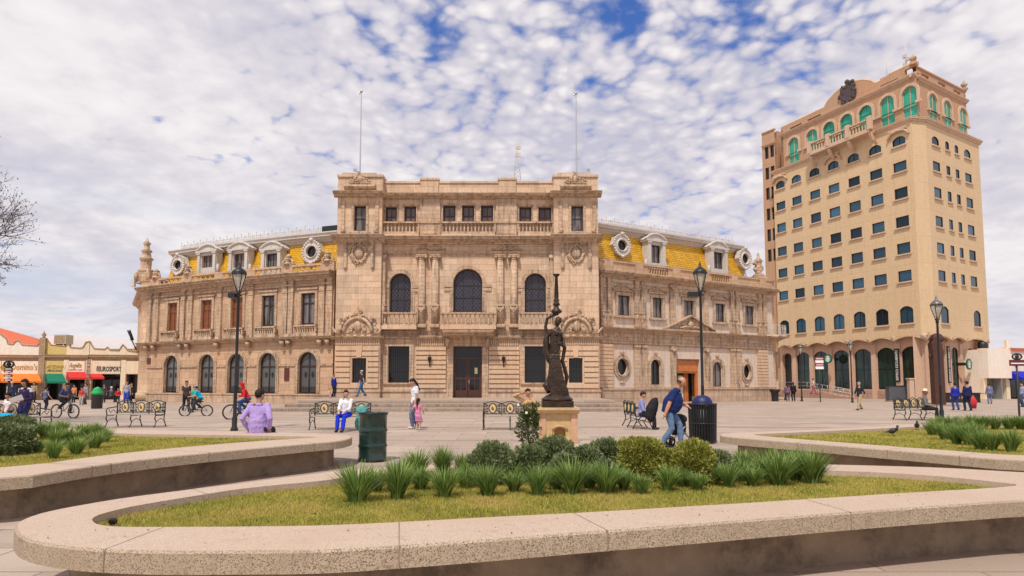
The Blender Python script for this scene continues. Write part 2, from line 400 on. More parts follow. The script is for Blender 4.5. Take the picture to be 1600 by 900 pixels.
M['cream'] = stone('cream_render', (.66, .495, .31), bw=3.4, bh=2.6, vary=.03, mortar=.86, msize=.02, stain=(.46, .33, .18), stain_amt=.30, warm=(1.05, .97, .88), bumpy=.25)
M['peach'] = stone('terracotta_render', (.50, .315, .20), bw=6, bh=3.2, vary=.04, mortar=.85, msize=.02, stain=(.34, .20, .12), stain_amt=.35, bumpy=.25)
M['peach_t'] = stone('pale_terracotta_trim', (.62, .46, .33), bw=3, bh=6, vary=.05, stain=(.40, .26, .17), stain_amt=.5)
M['arcade'] = stone('pinkish_arcade_render', (.60, .43, .32), bw=3, bh=3, vary=.04, mortar=.9, stain=(.40, .28, .2), stain_amt=.35)
M['arcade_b'] = stone('rough_pink_base_stone', (.42, .27, .21), bw=1.3, bh=.5, vary=.2)
M['darkframe'] = plain('dark_brown_joinery', (.030, .017, .012), .45)
M['wood'] = plain('varnished_brown_wood', (.20, .065, .022), .42, scale=3, vary=.3)
M['orangewood'] = plain('orange_brown_wood', (.50, .16, .04), .45, scale=3, vary=.25)
M['gdark'] = glass('dark_window_glass', (.016, .014, .015), .05)
M['gleaf'] = glass('leaded_window_glass', (.022, .02, .035), .14, vary=.3)
M['gcurt'] = glass('curtained_window_glass', (.07, .06, .06), .08, curtain=(.22, .19, .17, .8))
M['gattic'] = glass('attic_window_glass', (.09, .05, .045), .1, curtain=(.16, .11, .10, .8))
M['ggrey'] = glass('grey_door_glass', (.11, .105, .10), .12, vary=.25)
M['gteal'] = glass('teal_mirror_glass', (.035, .085, .125), .08, .45, vary=.8)
M['ggreen'] = glass('emerald_shutter_glass', (.03, .33, .22), .35, 0.1, vary=.18)
M['gbott'] = glass('bottle_green_shop_glass', (.010, .024, .020), .05, vary=.6, curtain=(.025, .06, .045, .6))
M['grille'] = plain('black_iron', (.012, .012, .013), .5)
M['iron'] = plain('dark_painted_iron', (.022, .024, .026), .42, metal=.3)
M['bench'] = plain('weathered_green_iron', (.028, .042, .036), .45, metal=.25, vary=.4, dirt=(.14, .15, .13, .5))
M['gold'] = plain('cream_gold_paint', (.72, .54, .27), .5, vary=.2, scale=25)
M['bronze'] = plain('aged_bronze', (.060, .040, .028), .42, metal=.65, vary=.5, scale=5, dirt=(.03, .022, .018, .8), bumpy=.4)
M['grey_m'] = plain('galvanised_metal', (.42, .42, .43), .4, metal=.7)
M['zinc'] = plain('pale_roof_metal', (.62, .61, .62), .45, metal=.2)
def tiles():
    m, nt, b = new_mat('yellow_glazed_tiles'); T = NT(nt); uv = T.n('ShaderNodeUVMap').outputs[0]; ob = T.n('ShaderNodeTexCoord').outputs['Object']
    br = T.n('ShaderNodeTexBrick'); T.l(uv, br.inputs[0]); br.offset = .5
    for k, v in (('Scale', 1), ('Brick Width', .34), ('Row Height', .17), ('Mortar Size', .016), ('Mortar Smooth', .5)): br.inputs[k].default_value = v
    br.inputs['Color1'].default_value = (.72, .37, .015, 1); br.inputs['Color2'].default_value = (.90, .54, .03, 1); br.inputs['Mortar'].default_value = (.36, .15, .01, 1)
    c = T.mix(T.ramp(T.noise(ob, 1.3, 6, .7), [(.45, 0.0), (.75, .6)]), br.outputs[0], (.46, .22, .03))
    T.l(c, b.inputs['Base Color']); b.inputs['Roughness'].default_value = .38
    wv = T.n('ShaderNodeTexWave', wave_type='BANDS', bands_direction='Y', wave_profile='SAW'); wv.inputs['Scale'].default_value = .98; T.l(uv, wv.inputs[0])
    wv.inputs['Scale'].default_value = 2*PI/20/.17
    h = T.n('ShaderNodeMath', operation='MULTIPLY_ADD'); T.l(br.outputs[1], h.inputs[0]); h.inputs[1].default_value = -.7; T.l(wv.outputs[1], h.inputs[2])
    T.bump(h.outputs[0], .8, .05, b); return m
M['tile'] = tiles()
def paving():
    m, nt, b = new_mat('plaza_paving'); T = NT(nt); ob = T.n('ShaderNodeTexCoord').outputs['Object']
    br = T.n('ShaderNodeTexBrick'); T.l(ob, br.inputs[0]); br.offset = .5
    for k, v in (('Scale', 1), ('Brick Width', 1.5), ('Row Height', .75), ('Mortar Size', .013), ('Mortar Smooth', .3)): br.inputs[k].default_value = v
    br.inputs['Color1'].default_value = (.80, .78, .76, 1); br.inputs['Color2'].default_value = (1.10, 1.09, 1.07, 1); br.inputs['Mortar'].default_value = (.42, .39, .36, 1)
    c = T.mix(1.0, (.44, .355, .285), br.outputs[0], 'MULTIPLY')
    c = T.mix(T.ramp(T.noise(ob, .22, 6, .65), [(.38, 0.0), (.66, .8)]), c, (.37, .275, .215))
    c = T.mix(T.ramp(T.noise(vmap(T, ob, .5, 1.6), .9, 7, .72), [(.50, 0.0), (.70, .65)]), c, (.25, .19, .15))
    c = T.mix(1.0, c, T.ramp(T.noise(ob, 60, 4, .7), [(.3, (.84,)*3), (.7, (1.12,)*3)]), 'MULTIPLY')
    T.l(c, b.inputs['Base Color'])
    T.l(T.ramp(T.noise(ob, .6, 5), [(.3, .55), (.7, .85)]), b.inputs['Roughness'])
    h = T.n('ShaderNodeMath', operation='MULTIPLY_ADD'); T.l(br.outputs[1], h.inputs[0]); h.inputs[1].default_value = -1.0; T.l(T.noise(ob, 45, 4), h.inputs[2])
    T.bump(h.outputs[0], .35, .01, b); return m
M['pave'] = paving()
def terrazzo(name, a, dark, amt, sc_=90.0, dirt=(.30, .22, .16), smooth=.75):
    m, nt, b = new_mat(name); T = NT(nt); ob = T.n('ShaderNodeTexCoord').outputs['Object']
    vo = T.n('ShaderNodeTexVoronoi'); vo.inputs['Scale'].default_value = sc_; T.l(ob, vo.inputs[0])
    sepc = T.n('ShaderNodeSeparateColor'); T.l(vo.outputs['Color'], sepc.inputs[0])
    c = T.mix(T.ramp(sepc.outputs[0], [(0.0, 1.0), (amt, 1.0), (amt+.08, 0.0)]), a, dark)
    c = T.mix(T.ramp(sepc.outputs[1], [(.70, 0.0), (.9, .6)]), c, tuple(min(1, x*1.35) for x in a))
    c = T.mix(T.ramp(T.noise(ob, 1.3, 7, .7), [(.42, 0.0), (.70, .75)]), c, dirt)
    c = T.mix(T.ramp(T.noise(ob, 5.5, 8, .78), [(.56, 0.0), (.70, .55)]), c, tuple(x*.6 for x in dirt))
    T.l(c, b.inputs['Base Color']); b.inputs['Roughness'].default_value = smooth
    T.bump(sepc.outputs[0], .5 if amt > .2 else .2, .006, b); return m
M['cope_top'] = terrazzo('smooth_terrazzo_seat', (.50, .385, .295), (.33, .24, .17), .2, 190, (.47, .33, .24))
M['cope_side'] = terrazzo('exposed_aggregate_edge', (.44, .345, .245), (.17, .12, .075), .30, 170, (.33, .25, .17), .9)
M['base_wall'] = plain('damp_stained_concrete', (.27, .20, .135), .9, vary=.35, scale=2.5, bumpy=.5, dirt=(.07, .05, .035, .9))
M['soil'] = plain('dry_lawn_soil', (.26, .19, .07), .95, vary=.35, scale=5)
def leafy(name, stops, rough=.55, trans=.25, scale=1.6):
    m, nt, b = new_mat(name); T = NT(nt); g = T.n('ShaderNodeNewGeometry'); rnd = g.outputs['Random Per Island']
    ob = T.n('ShaderNodeTexCoord').outputs['Object']
    f = T.n('ShaderNodeMath', operation='MULTIPLY_ADD'); T.l(rnd, f.inputs[0]); f.inputs[1].default_value = .5
    mm = T.n('ShaderNodeMath', operation='MULTIPLY_ADD'); T.l(T.noise(ob, scale, 4, .6), mm.inputs[0]); mm.inputs[1].default_value = 1.1; mm.inputs[2].default_value = -.3
    T.l(mm.outputs[0], f.inputs[2]); c = T.ramp(f.outputs[0], stops)
    T.l(c, b.inputs['Base Color']); b.inputs['Roughness'].default_value = rough; b.inputs['Specular IOR Level'].default_value = .3
    tr = T.n('ShaderNodeBsdfTranslucent'); T.l(c, tr.inputs[0]); mx = T.n('ShaderNodeMixShader'); mx.inputs[0].default_value = trans
    T.l(b.outputs[0], mx.inputs[1]); T.l(tr.outputs[0], mx.inputs[2]); T.l(mx.outputs[0], nt.nodes['Material Output'].inputs[0]); return m
M['lawn'] = leafy('dry_mown_grass', [(.15, (.14, .18, .03)), (.38, (.34, .35, .06)), (.58, (.56, .49, .10)), (.85, (.56, .40, .17))], .7, .3, 1.7)
M['blade'] = leafy('spiky_leaf', [(.1, (.06, .12, .025)), (.40, (.17, .27, .06)), (.72, (.33, .43, .12)), (.92, (.52, .50, .24))], .45, .3)
M['box_dark'] = leafy('grey_green_leaf', [(.1, (.07, .095, .035)), (.45, (.17, .21, .085)), (.85, (.36, .40, .20))], .55, .2, 2.5)
M['box_gold'] = leafy('golden_leaf', [(.1, (.14, .15, .025)), (.5, (.33, .33, .06)), (.9, (.55, .52, .14))], .55, .25, 2.5)
M['fl_leaf'] = leafy('shrub_leaf', [(.1, (.03, .05, .015)), (.6, (.09, .12, .03)), (1, (.22, .22, .07))], .5, .2, 2.5)
M['bark'] = plain('grey_bark', (.10, .075, .06), .9, vary=.3)
_cloth = {}
def cloth(c, rough=.85):
    k = tuple(round(x, 3) for x in c)
    if k not in _cloth:
        m, nt, b = new_mat('fabric'); T = NT(nt); ob = T.n('ShaderNodeTexCoord').outputs['Object']
        base = T.mix(1.0, tuple(c), T.ramp(T.noise(ob, 5, 4), [(.3, (.86,)*3), (.7, (1.1,)*3)]), 'MULTIPLY')
        T.l(base, b.inputs['Base Color']); b.inputs['Roughness'].default_value = rough; b.inputs['Specular IOR Level'].default_value = .25
        T.bump(T.noise(ob, 9, 3, .5, .8), .6, .04, b); _cloth[k] = m
    return _cloth[k]
# ---------------------------------------------------------------- the ground, steps, channels
def sheet(name, pts, z, mat, kind='structure'):
    m_ = MB(); m_.add([(x, y, z) for x, y in pts], [tuple(range(len(pts)))]); return m_.build(name, mat, kind=kind)
gs = []
sheet('ground', [(-900, -300), (900, -300), (900, 1500), (-900, 1500)], 0, M['pave'])
# slabs and kerbs of the square
def slab(name, x0, x1, y0, y1, z0, z1, mat, bev=.02): return MB().box(x0, x1, y0, y1, z0, z1).build(name, mat, bevel=bev, kind='structure')
M['stepst'] = stone('worn_step_stone', (.36, .29, .23), bw=1.6, bh=.5, vary=.15, stain=(.14, .11, .09), stain_amt=.8)
slab('steps', xat(417, 35.4), xat(1014, 35.4), 35.2, 50, -.05, .17, M['stepst'])
slab('steps', xat(447, 37.6), xat(985, 37.6), 37.4, 50, .172, .335, M['stepst'])
slab('terrace', xat(466, 40), xat(960, 40), 39.9, 50, .337, .50, M['pave'])
for (x0, x1, y, w) in ((-16.5, 11.0, 22.3, .16), (-4, 2.2, 17.3, .05), (11.0, 21, 24.6, .12)):
    MB().add([(x0, y, .004), (x1, y, .004), (x1, y+w, .004), (x0, y+w, .004)], [(0, 1, 2, 3)]) or None
    d_ = MB(); d_.add([(x0, y, .004), (x1, y, .004), (x1, y+w, .004), (x0, y+w, .004)], [(0, 1, 2, 3)]); d_.build('drain_channel', M['soil_dark'] if 'soil_dark' in M else M['base_wall'], kind='structure')
# ================================================================ the civic building
civ = thing('civic_building', 'long three-part carved pink stone palace with yellow tiled roofs on both wings', 'building', (0, 0, 0))
YC = 47.0
cen = Fac((xat(528, YC, 8), YC), (xat(934, YC, 8), YC))
fz = lambda py: cen.Z(731, py)
fu = lambda px, z=6, d=0: cen.U(px, z, d)
PD = .55
z_par, z_c2a, z_c2b = fz(280), fz(312), fz(304.5)
z_c1a, z_c1b = fz(382), fz(371.5)
uPL, uPR = fu(597), fu(865)
LC = cen.L
def openings(F, lst):    # (kind, px centre, px width, py top, py bottom, d) -> local
    out = []
    for k, pc, pw, yt, yb, d in lst:
        zt, zb = F.Z(pc, yt, d), F.Z(pc, yb, d); zm = (zt+zb)/2; a = F.U(pc-pw/2, zm, d); b = F.U(pc+pw/2, zm, d)
        out.append((k, (a+b)/2, b-a, zb, zt))
    return out
M['lead'] = plain('lead_cames', (.13, .115, .14), .5, bumpy=0)
# --- middle of the block
mid = openings(cen, [('rect', 623, 33, 541, 598, 0), ('rect', 730.5, 45, 541, 621, 0), ('rect', 836.5, 33, 541, 598, 0),
    ('arch', 625.5, 33, 427, 488, 0), ('arch', 731, 45, 420, 487, 0), ('arch', 836.5, 33, 427, 488, 0),
    ('rect', 611, 18, 323, 347, 0), ('rect', 641, 18.5, 322, 347, 0), ('rect', 702, 19.5, 320.5, 346.5, 0), ('rect', 731.5, 19, 320.5, 346.5, 0), ('rect', 761, 19, 320.5, 346.5, 0),
    ('rect', 821, 19, 323, 347.5, 0), ('rect', 851.5, 20, 323.5, 349, 0)])
mid[1] = ('rect', mid[1][1], mid[1][2], .50, mid[1][4])
MB().wall(uPL-.02, uPR+.02, .45, z_c2b+.02, [shape(*o) for o in mid], .45).build('wall', M['stone_c'], civ, cen.map)
for i, o in enumerate(mid):
    if i == 1: continue
    if o[0] == 'arch': fr = window(cen, civ, *o, .30, M['darkframe'], M['gleaf'], nv=2, hs=(.33, .62), fw=.10, bw=.06)
    elif i in (0, 2):
        fr = window(cen, civ, *o, .35, M['grille'], M['gdark'], nv=9, hs=(.33, .66), fw=.06, bw=.025)
    else: window(cen, civ, *o, .30, M['darkframe'], M['gattic'], nv=1, hs=(.38,), fw=.12, bw=.05)
# leaded diamonds on the three great windows belong to the window frames
for i in (3, 4, 5):
    k, uc, w, zb, zt = mid[i]; g = MB(); stp = .26
    for s_ in (-1, 1):
        c = -4
        while c < 8:
            # line u-uc = s*(z-zb) + c clipped to the opening
            seg_ = []
            for q in range(0, 60):
                z = zb+(zt-zb)*q/59; u_ = s_*(z-zb)*.8+c-1
                if abs(u_) < w/2-.1 and z < top_at(k, 0, w, zb, zt, u_)-.08: seg_.append((u_, z))
            if len(seg_) > 1:
                (ua, za), (ub, zb_) = seg_[0], seg_[-1]; t = .012
                g.prism([(uc+ua-t, za), (uc+ua+t, za), (uc+ub+t, zb_), (uc+ub-t, zb_)], -.30, -.28)
            c += stp
    g.build('window_lattice', M['lead'], civ, cen.map)
# door
do = mid[1]; dr = MB(); uc, w, zb, zt = do[1:]
dr.ring(shape('rect', uc, w, zb, zt), shape('rect', uc, w-.2, zb+.02, zt-.12), -.45, -.3)
dr.box(uc-w/2+.05, uc+w/2-.05, -.44, -.32, zt-.95, zt-.8)
for u0, u1 in ((uc-w/2+.08, uc-.02), (uc+.02, uc+w/2-.08)):
    for a, b in ((u0, u0+.12), (u1-.12, u1)): dr.box(a, b, -.44, -.34, zb, zt-.8)
    dr.box(u0, u1, -.44, -.35, zb, zb+.55); dr.box(u0, u1, -.44, -.35, zb+1.35, zb+1.45); dr.box((u0+u1)/2-.03, (u0+u1)/2+.03, -.44, -.36, zb+.5, zt-.9)
door = dr.build('door', plain('reddish_door_wood', (.075, .028, .017), .4, vary=.3), civ, cen.map)
MB().box(uc-w/2, uc+w/2, -.47, -.45, zb, zt).build('pane', M['gdark'], door, cen.map)
MB().box(uc+.5, uc+.72, -.345, -.335, zb+1.75, zb+2.2).build('notice', plain('yellow_paper', (.75, .66, .35), .8), door, cen.map)
MB().tube([(uc+.1, -.3, zb+.9), (uc+.1, -.27, zb+1.0), (uc+.1, -.3, zb+1.3)], .02).build('handle', M['grey_m'], door, cen.map)
# body behind, corner returns
MB().box(.05, LC-.05, -14, -.95, .45, z_c2b-.05).box(.02, .5, -.96, PD-.02, .45, z_par).box(LC-.5, LC-.02, -.96, PD-.02, .45, z_par).build('wall', M['stone_c'], civ, cen.map)
MB().box(.3, LC-.3, -13.8, -.9, z_c2b-.1, z_c2b+.1).build('roof', M['zinc'], civ, cen.map)
# --- pavilions
def pav(a, b, px_small, px_att, att_bot):
    ops = openings(cen, [('rect', px_small[0], px_small[1], 559.5, 598, PD), ('rect', px_att, 18.5, 321.5, att_bot, PD)])
    MB().wall(a, b, .45, z_par, [shape(*o) for o in ops], .4, PD).build('wall', M['stone_c'], civ, cen.map)
    window(cen, civ, *ops[0], .3, M['grille'], M['gdark'], nv=4, hs=(.5,), fw=.06, d=PD, bw=.025)
    window(cen, civ, *ops[1], .3, M['darkframe'], M['gcurt'], nv=0, hs=(.52,), fw=.10, d=PD)
    ret = MB()
    inner = b if a < 5 else a
    ret.box(inner-.3 if a < 5 else inner, inner if a < 5 else inner+.3, -.4, PD-.01, .45, z_par-.01); ret.build('wall', M['stone_c'], civ, cen.map)
    t = MB(); uo = ops[1][1]
    t.ring(shape('rect', uo, ops[1][2]+.36, ops[1][3]-.1, ops[1][4]+.22), shape('rect', uo, ops[1][2]+.02, ops[1][3], ops[1][4]), PD-.02, PD+.07)
    t.box(uo-.75, uo+.75, PD-.02, PD+.16, ops[1][3]-.22, ops[1][3]-.1)
    for s_ in (-1, 1):
        t.box(uo+s_*1.25-.13, uo+s_*1.25+.13, PD-.02, PD+.10, ops[1][3]-.1, ops[1][4]+.35)
        t.tube([(uo+s_*1.25, PD+.1, ops[1][3]+.2), (uo+s_*1.13, PD+.14, ops[1][3]+.0), (uo+s_*1.35, PD+.12, ops[1][3]-.15)], [.1, .13, .06])
    t.build('window_surround', M['trim'], civ, cen.map)
    uc = (a+b)/2
    # cartouche under the cornice
    c = MB(); zc = fz(398); rnd = random.Random(3)
    c.ell((uc, PD+.05, zc), (.34, .2, .45)); c.tube([(uc+.5*math.cos(t_), PD+.05, zc+.62*math.sin(t_)) for t_ in [2*PI*k/20 for k in range(21)]], .09)
    for k in range(46):
        t_ = 2*PI*k/46+rnd.uniform(-.1, .1); rr = rnd.uniform(.9, 1.35)
        c.ell((uc+.52*rr*math.cos(t_), PD+.06, zc+.66*rr*math.sin(t_)), (rnd.uniform(.05, .13), .1, rnd.uniform(.06, .15)), 7, 5)
    for s_ in (-1, 1):
        c.box(uc+s_*1.0-.13, uc+s_*1.0+.13, PD-.02, PD+.12, zc-.9, zc+.9); c.ell((uc+s_*1.0, PD+.08, zc-1.0), (.14, .1, .2))
        c.tube([(uc+s_*.3, PD+.05, zc+.75), (uc+s_*.6, PD+.1, zc+.9), (uc+s_*.75, PD+.05, zc+.55)], [.1, .09, .05])
    c.build('cartouche', M['trim'], civ, cen.map)
    # arched crest over the string course
    g = MB(); zc = fz(521); r0 = 1.0
    arc_ = [(uc+1.02*math.cos(t_), PD+.10, zc+1.08*math.sin(t_)) for t_ in [PI*k/16 for k in range(17)]]
    g.tube(arc_, .13, 8); g.prism([(uc+.95*math.cos(t_), zc+.98*math.sin(t_)) for t_ in [PI*k/16 for k in range(17)]], PD-.02, PD+.06)
    g.ell((uc, PD+.12, zc+.45), (.28, .16, .42))
    for k in range(60):
        t_ = rnd.uniform(0, PI); rr = rnd.choice((.45, .55, 1.22, 1.3)); e_ = rnd.uniform(.05, .12)
        g.ell((uc+rr*math.cos(t_), PD+.12, zc+.1+rr*math.sin(t_)*1.02), (e_, .09, e_*1.3), 7, 5)
    for s_ in (-1, 1):
        g.tube([(uc+s_*1.15, PD+.1, zc+.5), (uc+s_*1.45, PD+.13, zc+.2), (uc+s_*1.25, PD+.1, zc-.02), (uc+s_*1.6, PD+.1, zc+.05), (uc+s_*1.85, PD+.08, zc+.4)], [.08, .12, .12, .1, .04])
        g.tube([(uc+s_*.9, PD+.1, zc+.9), (uc+s_*1.2, PD+.12, zc+1.1), (uc+s_*1.35, PD+.1, zc+.85)], [.1, .08, .03])
    for k in range(14): g.ell((uc+rnd.uniform(-.3, .3), PD+.1, zc+1.2+rnd.uniform(0, .5)*(1)), (.09, .09, .12), 7, 5)
    g.ell((uc, PD+.1, zc+1.75), (.06, .06, .18)); g.build('crest', M['trim'], civ, cen.map)
    # eagle group on the parapet
    e = MB(); zc = fz(292); e.moulding([(PD-.02, zc-.42), (PD+.12, zc-.38), (PD+.32, zc-.2), (PD+.3, zc-.08), (PD-.02, zc-.02)], uc-1.15, uc+1.15)
    for k in range(60):
        x = rnd.uniform(-.8, .8); zz = rnd.uniform(0, 1)*(1-abs(x)/1.1)
        e.ell((uc+x, PD+.2, zc+zz*.75), (rnd.uniform(.05, .14), .1, rnd.uniform(.05, .12)), 7, 5)
    e.ell((uc, PD+.2, zc+.35), (.2, .18, .35)); e.tube([(uc, PD+.2, zc+.5), (uc-.05, PD+.2, zc+.85), (uc-.2, PD+.25, zc+.95)], [.14, .09, .05])
    e.build('crest', M['trim'], civ, cen.map)
    # rusticated ground floor
    q = MB(); z0, z1 = fz(607), fz(541); n = 8; hh = (z1-z0)/n; o = ops[0]
    for k in range(n):
        za, zb = z0+k*hh+.045, z0+(k+1)*hh-.045; lo, hi = a+.06, b-.08
        if zb > o[3]-.05 and za < o[4]+.02:
            q.box(lo, o[1]-o[2]/2-.14, PD-.02, PD+.12, za, zb); q.box(o[1]+o[2]/2+.14, hi, PD-.02, PD+.12, za, zb)
        elif k < n-1 or True: q.box(lo, hi, PD-.02, PD+.12, za, zb)
    q.ring(shape('rect', o[1], o[2]+.26, o[3]-.08, o[4]+.12), shape('rect', o[1], o[2]+.02, o[3], o[4]), PD-.01, PD+.065)
    q.prism([(o[1]-.16, o[4]+.05), (o[1]+.16, o[4]+.05), (o[1]+.24, z1+.02), (o[1]-.24, z1-.02)], PD-.01, PD+.17)
    q.build('rustication', M['rust_st'], civ, cen.map)
    p = MB(); p.box(a-.05, b+.05, PD-.1, PD+.14, .46, fz(612)).box(a-.08, b+.08, PD-.1, PD+.20, fz(612), fz(608.5)); p.build('plinth', M['plinth'], civ, cen.map)
    MB().box(a, b, PD-.02, PD+.05, fz(539.5), fz(530)).build('fluted_frieze', M['frieze'], civ, cen.map)
pav(0, uPL, (561, 22), 562.5, 361); pav(uPR, LC, (899.5, 21), 902, 361.5)
# --- bands right across
def band(name, mat, prof, u0, u1, pav_too=True, step=None):
    m_ = MB(); m_.moulding(prof, u0, u1, step); return m_.build(name, mat, civ, cen.map)
for a, b, d in ((uPL, uPR, 0), (-.25, uPL+.25, PD), (uPR-.25, LC+.25, PD)):
    for q0, q1, oo_ in ((z_c1a, z_c1b, .80), (z_c2a, z_c2b, .62), (fz(530.5), fz(526.5), .30)):
        m_ = MB(); cornice(m_, a, b, q0, q1, oo_, d); m_.build('cornice', M['trim'], civ, cen.map)
# parapet
zp2 = fz(284.5)
m_ = MB(); m_.box(uPL, uPR, -.35, .02, z_c2b, zp2-.1); m_.box(uPL, uPR, -.42, .1, zp2-.1, zp2+.05)
for px0, px1 in ((657, 685), (779, 806)):
    a, b = fu(px0, 15), fu(px1, 15); m_.box(a, b, -.5, .14, z_c2b, zp2+.12); m_.box(a-.06, b+.06, -.55, .2, zp2+.12, zp2+.27)
for a, b in ((0, uPL), (uPR, LC)):
    m_.box(a+.03, b-.03, -.6, PD-.05, z_c2b, z_par); m_.box(a-.06, b+.06, -.7, PD+.1, z_par-.02, z_par+.16); m_.box(a+.3, b-.5, -.6, PD+.02, z_par+.16, z_par+.3)
m_.build('parapet', M['stone_c'], civ, cen.map)
# attic piers and balustrades
m_ = MB()
for px0, px1 in ((656, 688), (775, 808)):
    a, b = fu(px0, 13), fu(px1, 13); m_.box(a, b, -.05, .16, z_c1b+.02, z_c2a+.02); m_.box(a-.05, b+.05, -.05, .24, fz(349.5), fz(346.5)); m_.box(a+.2, b-.2, .1, .19, fz(366), fz(353))
    m_.build('attic_pier', M['trim'], civ, cen.map); m_ = MB()
for i in range(6, 13): o = mid[i]; MB().ring(shape('rect', o[1], o[2]+.2, o[3]-.1, o[4]+.14), shape('rect', o[1], o[2]+.02, o[3], o[4]), -.02, .06).build('window_surround', M['trim'], civ, cen.map)
for px0, px1 in ((598, 655), (689, 774), (809, 864)):
    m_ = MB(); a, b = fu(px0, 12), fu(px1, 12); m_.box(a, b, -.02, .32, z_c1b, fz(365.5)); m_.build('balcony_base', M['stone_c'], civ, cen.map)
    balustrade(cen, civ, a, b, fz(365.5), fz(347.5), .18, M['trim'], gap=.26)
# entablature over the giant order, with relief
m_ = MB(); cornice(m_, uPL, uPR, fz(400), fz(393), .14, 0.02); m_.build('architrave', M['trim'], civ, cen.map)
for pc in (671, 792):
    g = MB(); uc = fu(pc, 11); zc = fz(390.5); rnd = random.Random(pc)
    for k in range(70):
        x = rnd.gauss(0, .5); g.ell((uc+x, .06, zc+rnd.uniform(0, .45)*max(0.1, 1-abs(x)/1.2)), (rnd.uniform(.05, .13), .08, rnd.uniform(.04, .1)), 7, 5)
    g.build('relief', M['trim'], civ, cen.map)
# columns
zcap, zcb, zmid = fz(399.5), fz(509), fz(478)
for pc in (659, 680, 781.8, 802.8):
    u = fu(pc, 7); c = MB()
    c.tube([(u, .16, fz(508)), (u, .16, zmid), (u, .16, fz(406))], [.265, .265, .235], 16)
    c.box(u-.36, u+.36, -.02, .45, fz(512), fz(507)); c.lathe((u, .16, fz(407)), [(.24, 0), (.28, .04), (.24, .08), (.25, .15), (.34, .26)], 14)
    for s_ in (-1, 1): c.tube([(u+s_*.33, -.0, fz(403)), (u+s_*.33, .44, fz(403))], .12, 10)
    c.box(u-.40, u+.40, -.02, .46, fz(401), zcap+.02)
    c.box(u-.33, u+.33, -.02, .46, zmid-.06, zmid+.06)
    for k in range(5): c.ell((u+(k-2)*.11, .42, zmid-.2-.12*(2-abs(k-2))), (.09, .06, .14), 7, 5)
    c.build('column', M['trim'], civ, cen.map)
for pc in (595.8, 868):
    u = fu(pc, 7, .2); c = MB(); u = uPL+.12 if pc < 700 else uPR-.12
    c.box(u-.14, u+.14, -.02, .34, fz(512), fz(406)); c.box(u-.22, u+.22, -.02, .4, fz(404), zcap); c.ell((u, .36, fz(404)), (.2, .1, .14)); c.box(u-.2, u+.2, -.02, .42, zmid-.05, zmid+.05); c.ell((u, .36, zmid-.3), (.14, .1, .3))
    c.build('pilaster', M['trim'], civ, cen.map)
# archivolts and imposts of the great windows
for i in (3, 4, 5):
    k, uc, w, zb, zt = mid[i]; m_ = MB()
    m_.ring(shape('arch', uc, w+.56, zb-.0, zt+.28), shape('arch', uc, w+.03, zb-.0, zt+.0), -.02, .06); m_.ring(shape('arch', uc, w+.24, zb-.0, zt+.12), shape('arch', uc, w+.03, zb, zt), .05, .10)
    zi = zt-w/2-.1
    for s_ in (-1, 1):
        for q in range(2): m_.box(uc+s_*(w/2+.02), uc+s_*(w/2+.68), -.02, .13-.04*q, zi-.28*q-.22, zi-.28*q)
    m_.build('window_surround', M['trim'], civ, cen.map)
# balconies of the main floor
for px0, px1, q in ((597.5, 650, 0), (689, 774, 1), (811, 865, 0)):
    a, b = fu(px0, 5.5, .5), fu(px1, 5.5, .5)
    m_ = MB(); m_.box(a-.05, b+.05, -.02, .72, fz(515.5), fz(509.5)); m_.build('balcony_base', M['stone_c'], civ, cen.map)
    balustrade(cen, civ, a, b, fz(509.5), fz(489.5), .55, M['trim'])
m_ = MB(); zt_, zb_ = fz(517), fz(526.3); rnd = random.Random(5)
m_.box(uPL+.05, uPR-.05, -.02, .10, zb_, zt_+.12)
for a, b in ((uPL+.1, fu(686, 5)), (fu(776, 5), uPR-.1)):
    m_.box(a, b, .08, .17, zb_+.02, zb_+.07); m_.box(a, b, .08, .17, zt_-.05, zt_)
    n = int((b-a)/.22)
    for k in range(n):
        x = a+.11+k*.22; pts = [(x+.09*math.cos(t_)*(1-j*.06), .13, (zb_+zt_)/2+.11*math.sin(t_)*(1-j*.06)) for j, t_ in enumerate([2*PI*q/8 for q in range(9)])]; m_.tube(pts, .022, 5)
m_.build('greek_key_band', M['trim'], civ, cen.map)
# canopy over the door
a, b = fu(691, 5, 1.3), fu(772, 5, 1.3); m_ = MB()
m_.moulding([(-.02, fz(527)), (1.0, fz(525.5)), (1.35, fz(521)), (1.4, fz(517.5)), (-.02, fz(516.5))], a, b)
m_.build('canopy', M['trim'], civ, cen.map)
m_ = MB(); o = mid[1]
m_.ring(shape('rect', o[1], o[2]+.9, .5, o[4]+.42), shape('rect', o[1], o[2]+.02, .48, o[4]), -.02, .12)
m_.box(o[1]-1.4, o[1]+1.4, -.02, .2, o[4]+.42, o[4]+.58)
for s_ in (-1, 1): m_.tube([(o[1]+s_*1.45, .1, o[4]-.2), (o[1]+s_*1.45, .35, o[4]+.2), (o[1]+s_*1.45, .5, o[4]+.55)], [.08, .14, .16])
m_.build('door_surround', M['trim'], civ, cen.map)
for i in (0, 2): o = mid[i]; MB().ring(shape('rect', o[1], o[2]+.66, o[3]-.12, fz(529.5)), shape('rect', o[1], o[2]+.02, o[3], o[4]), -.02, .12).build('window_surround', M['trim'], civ, cen.map)
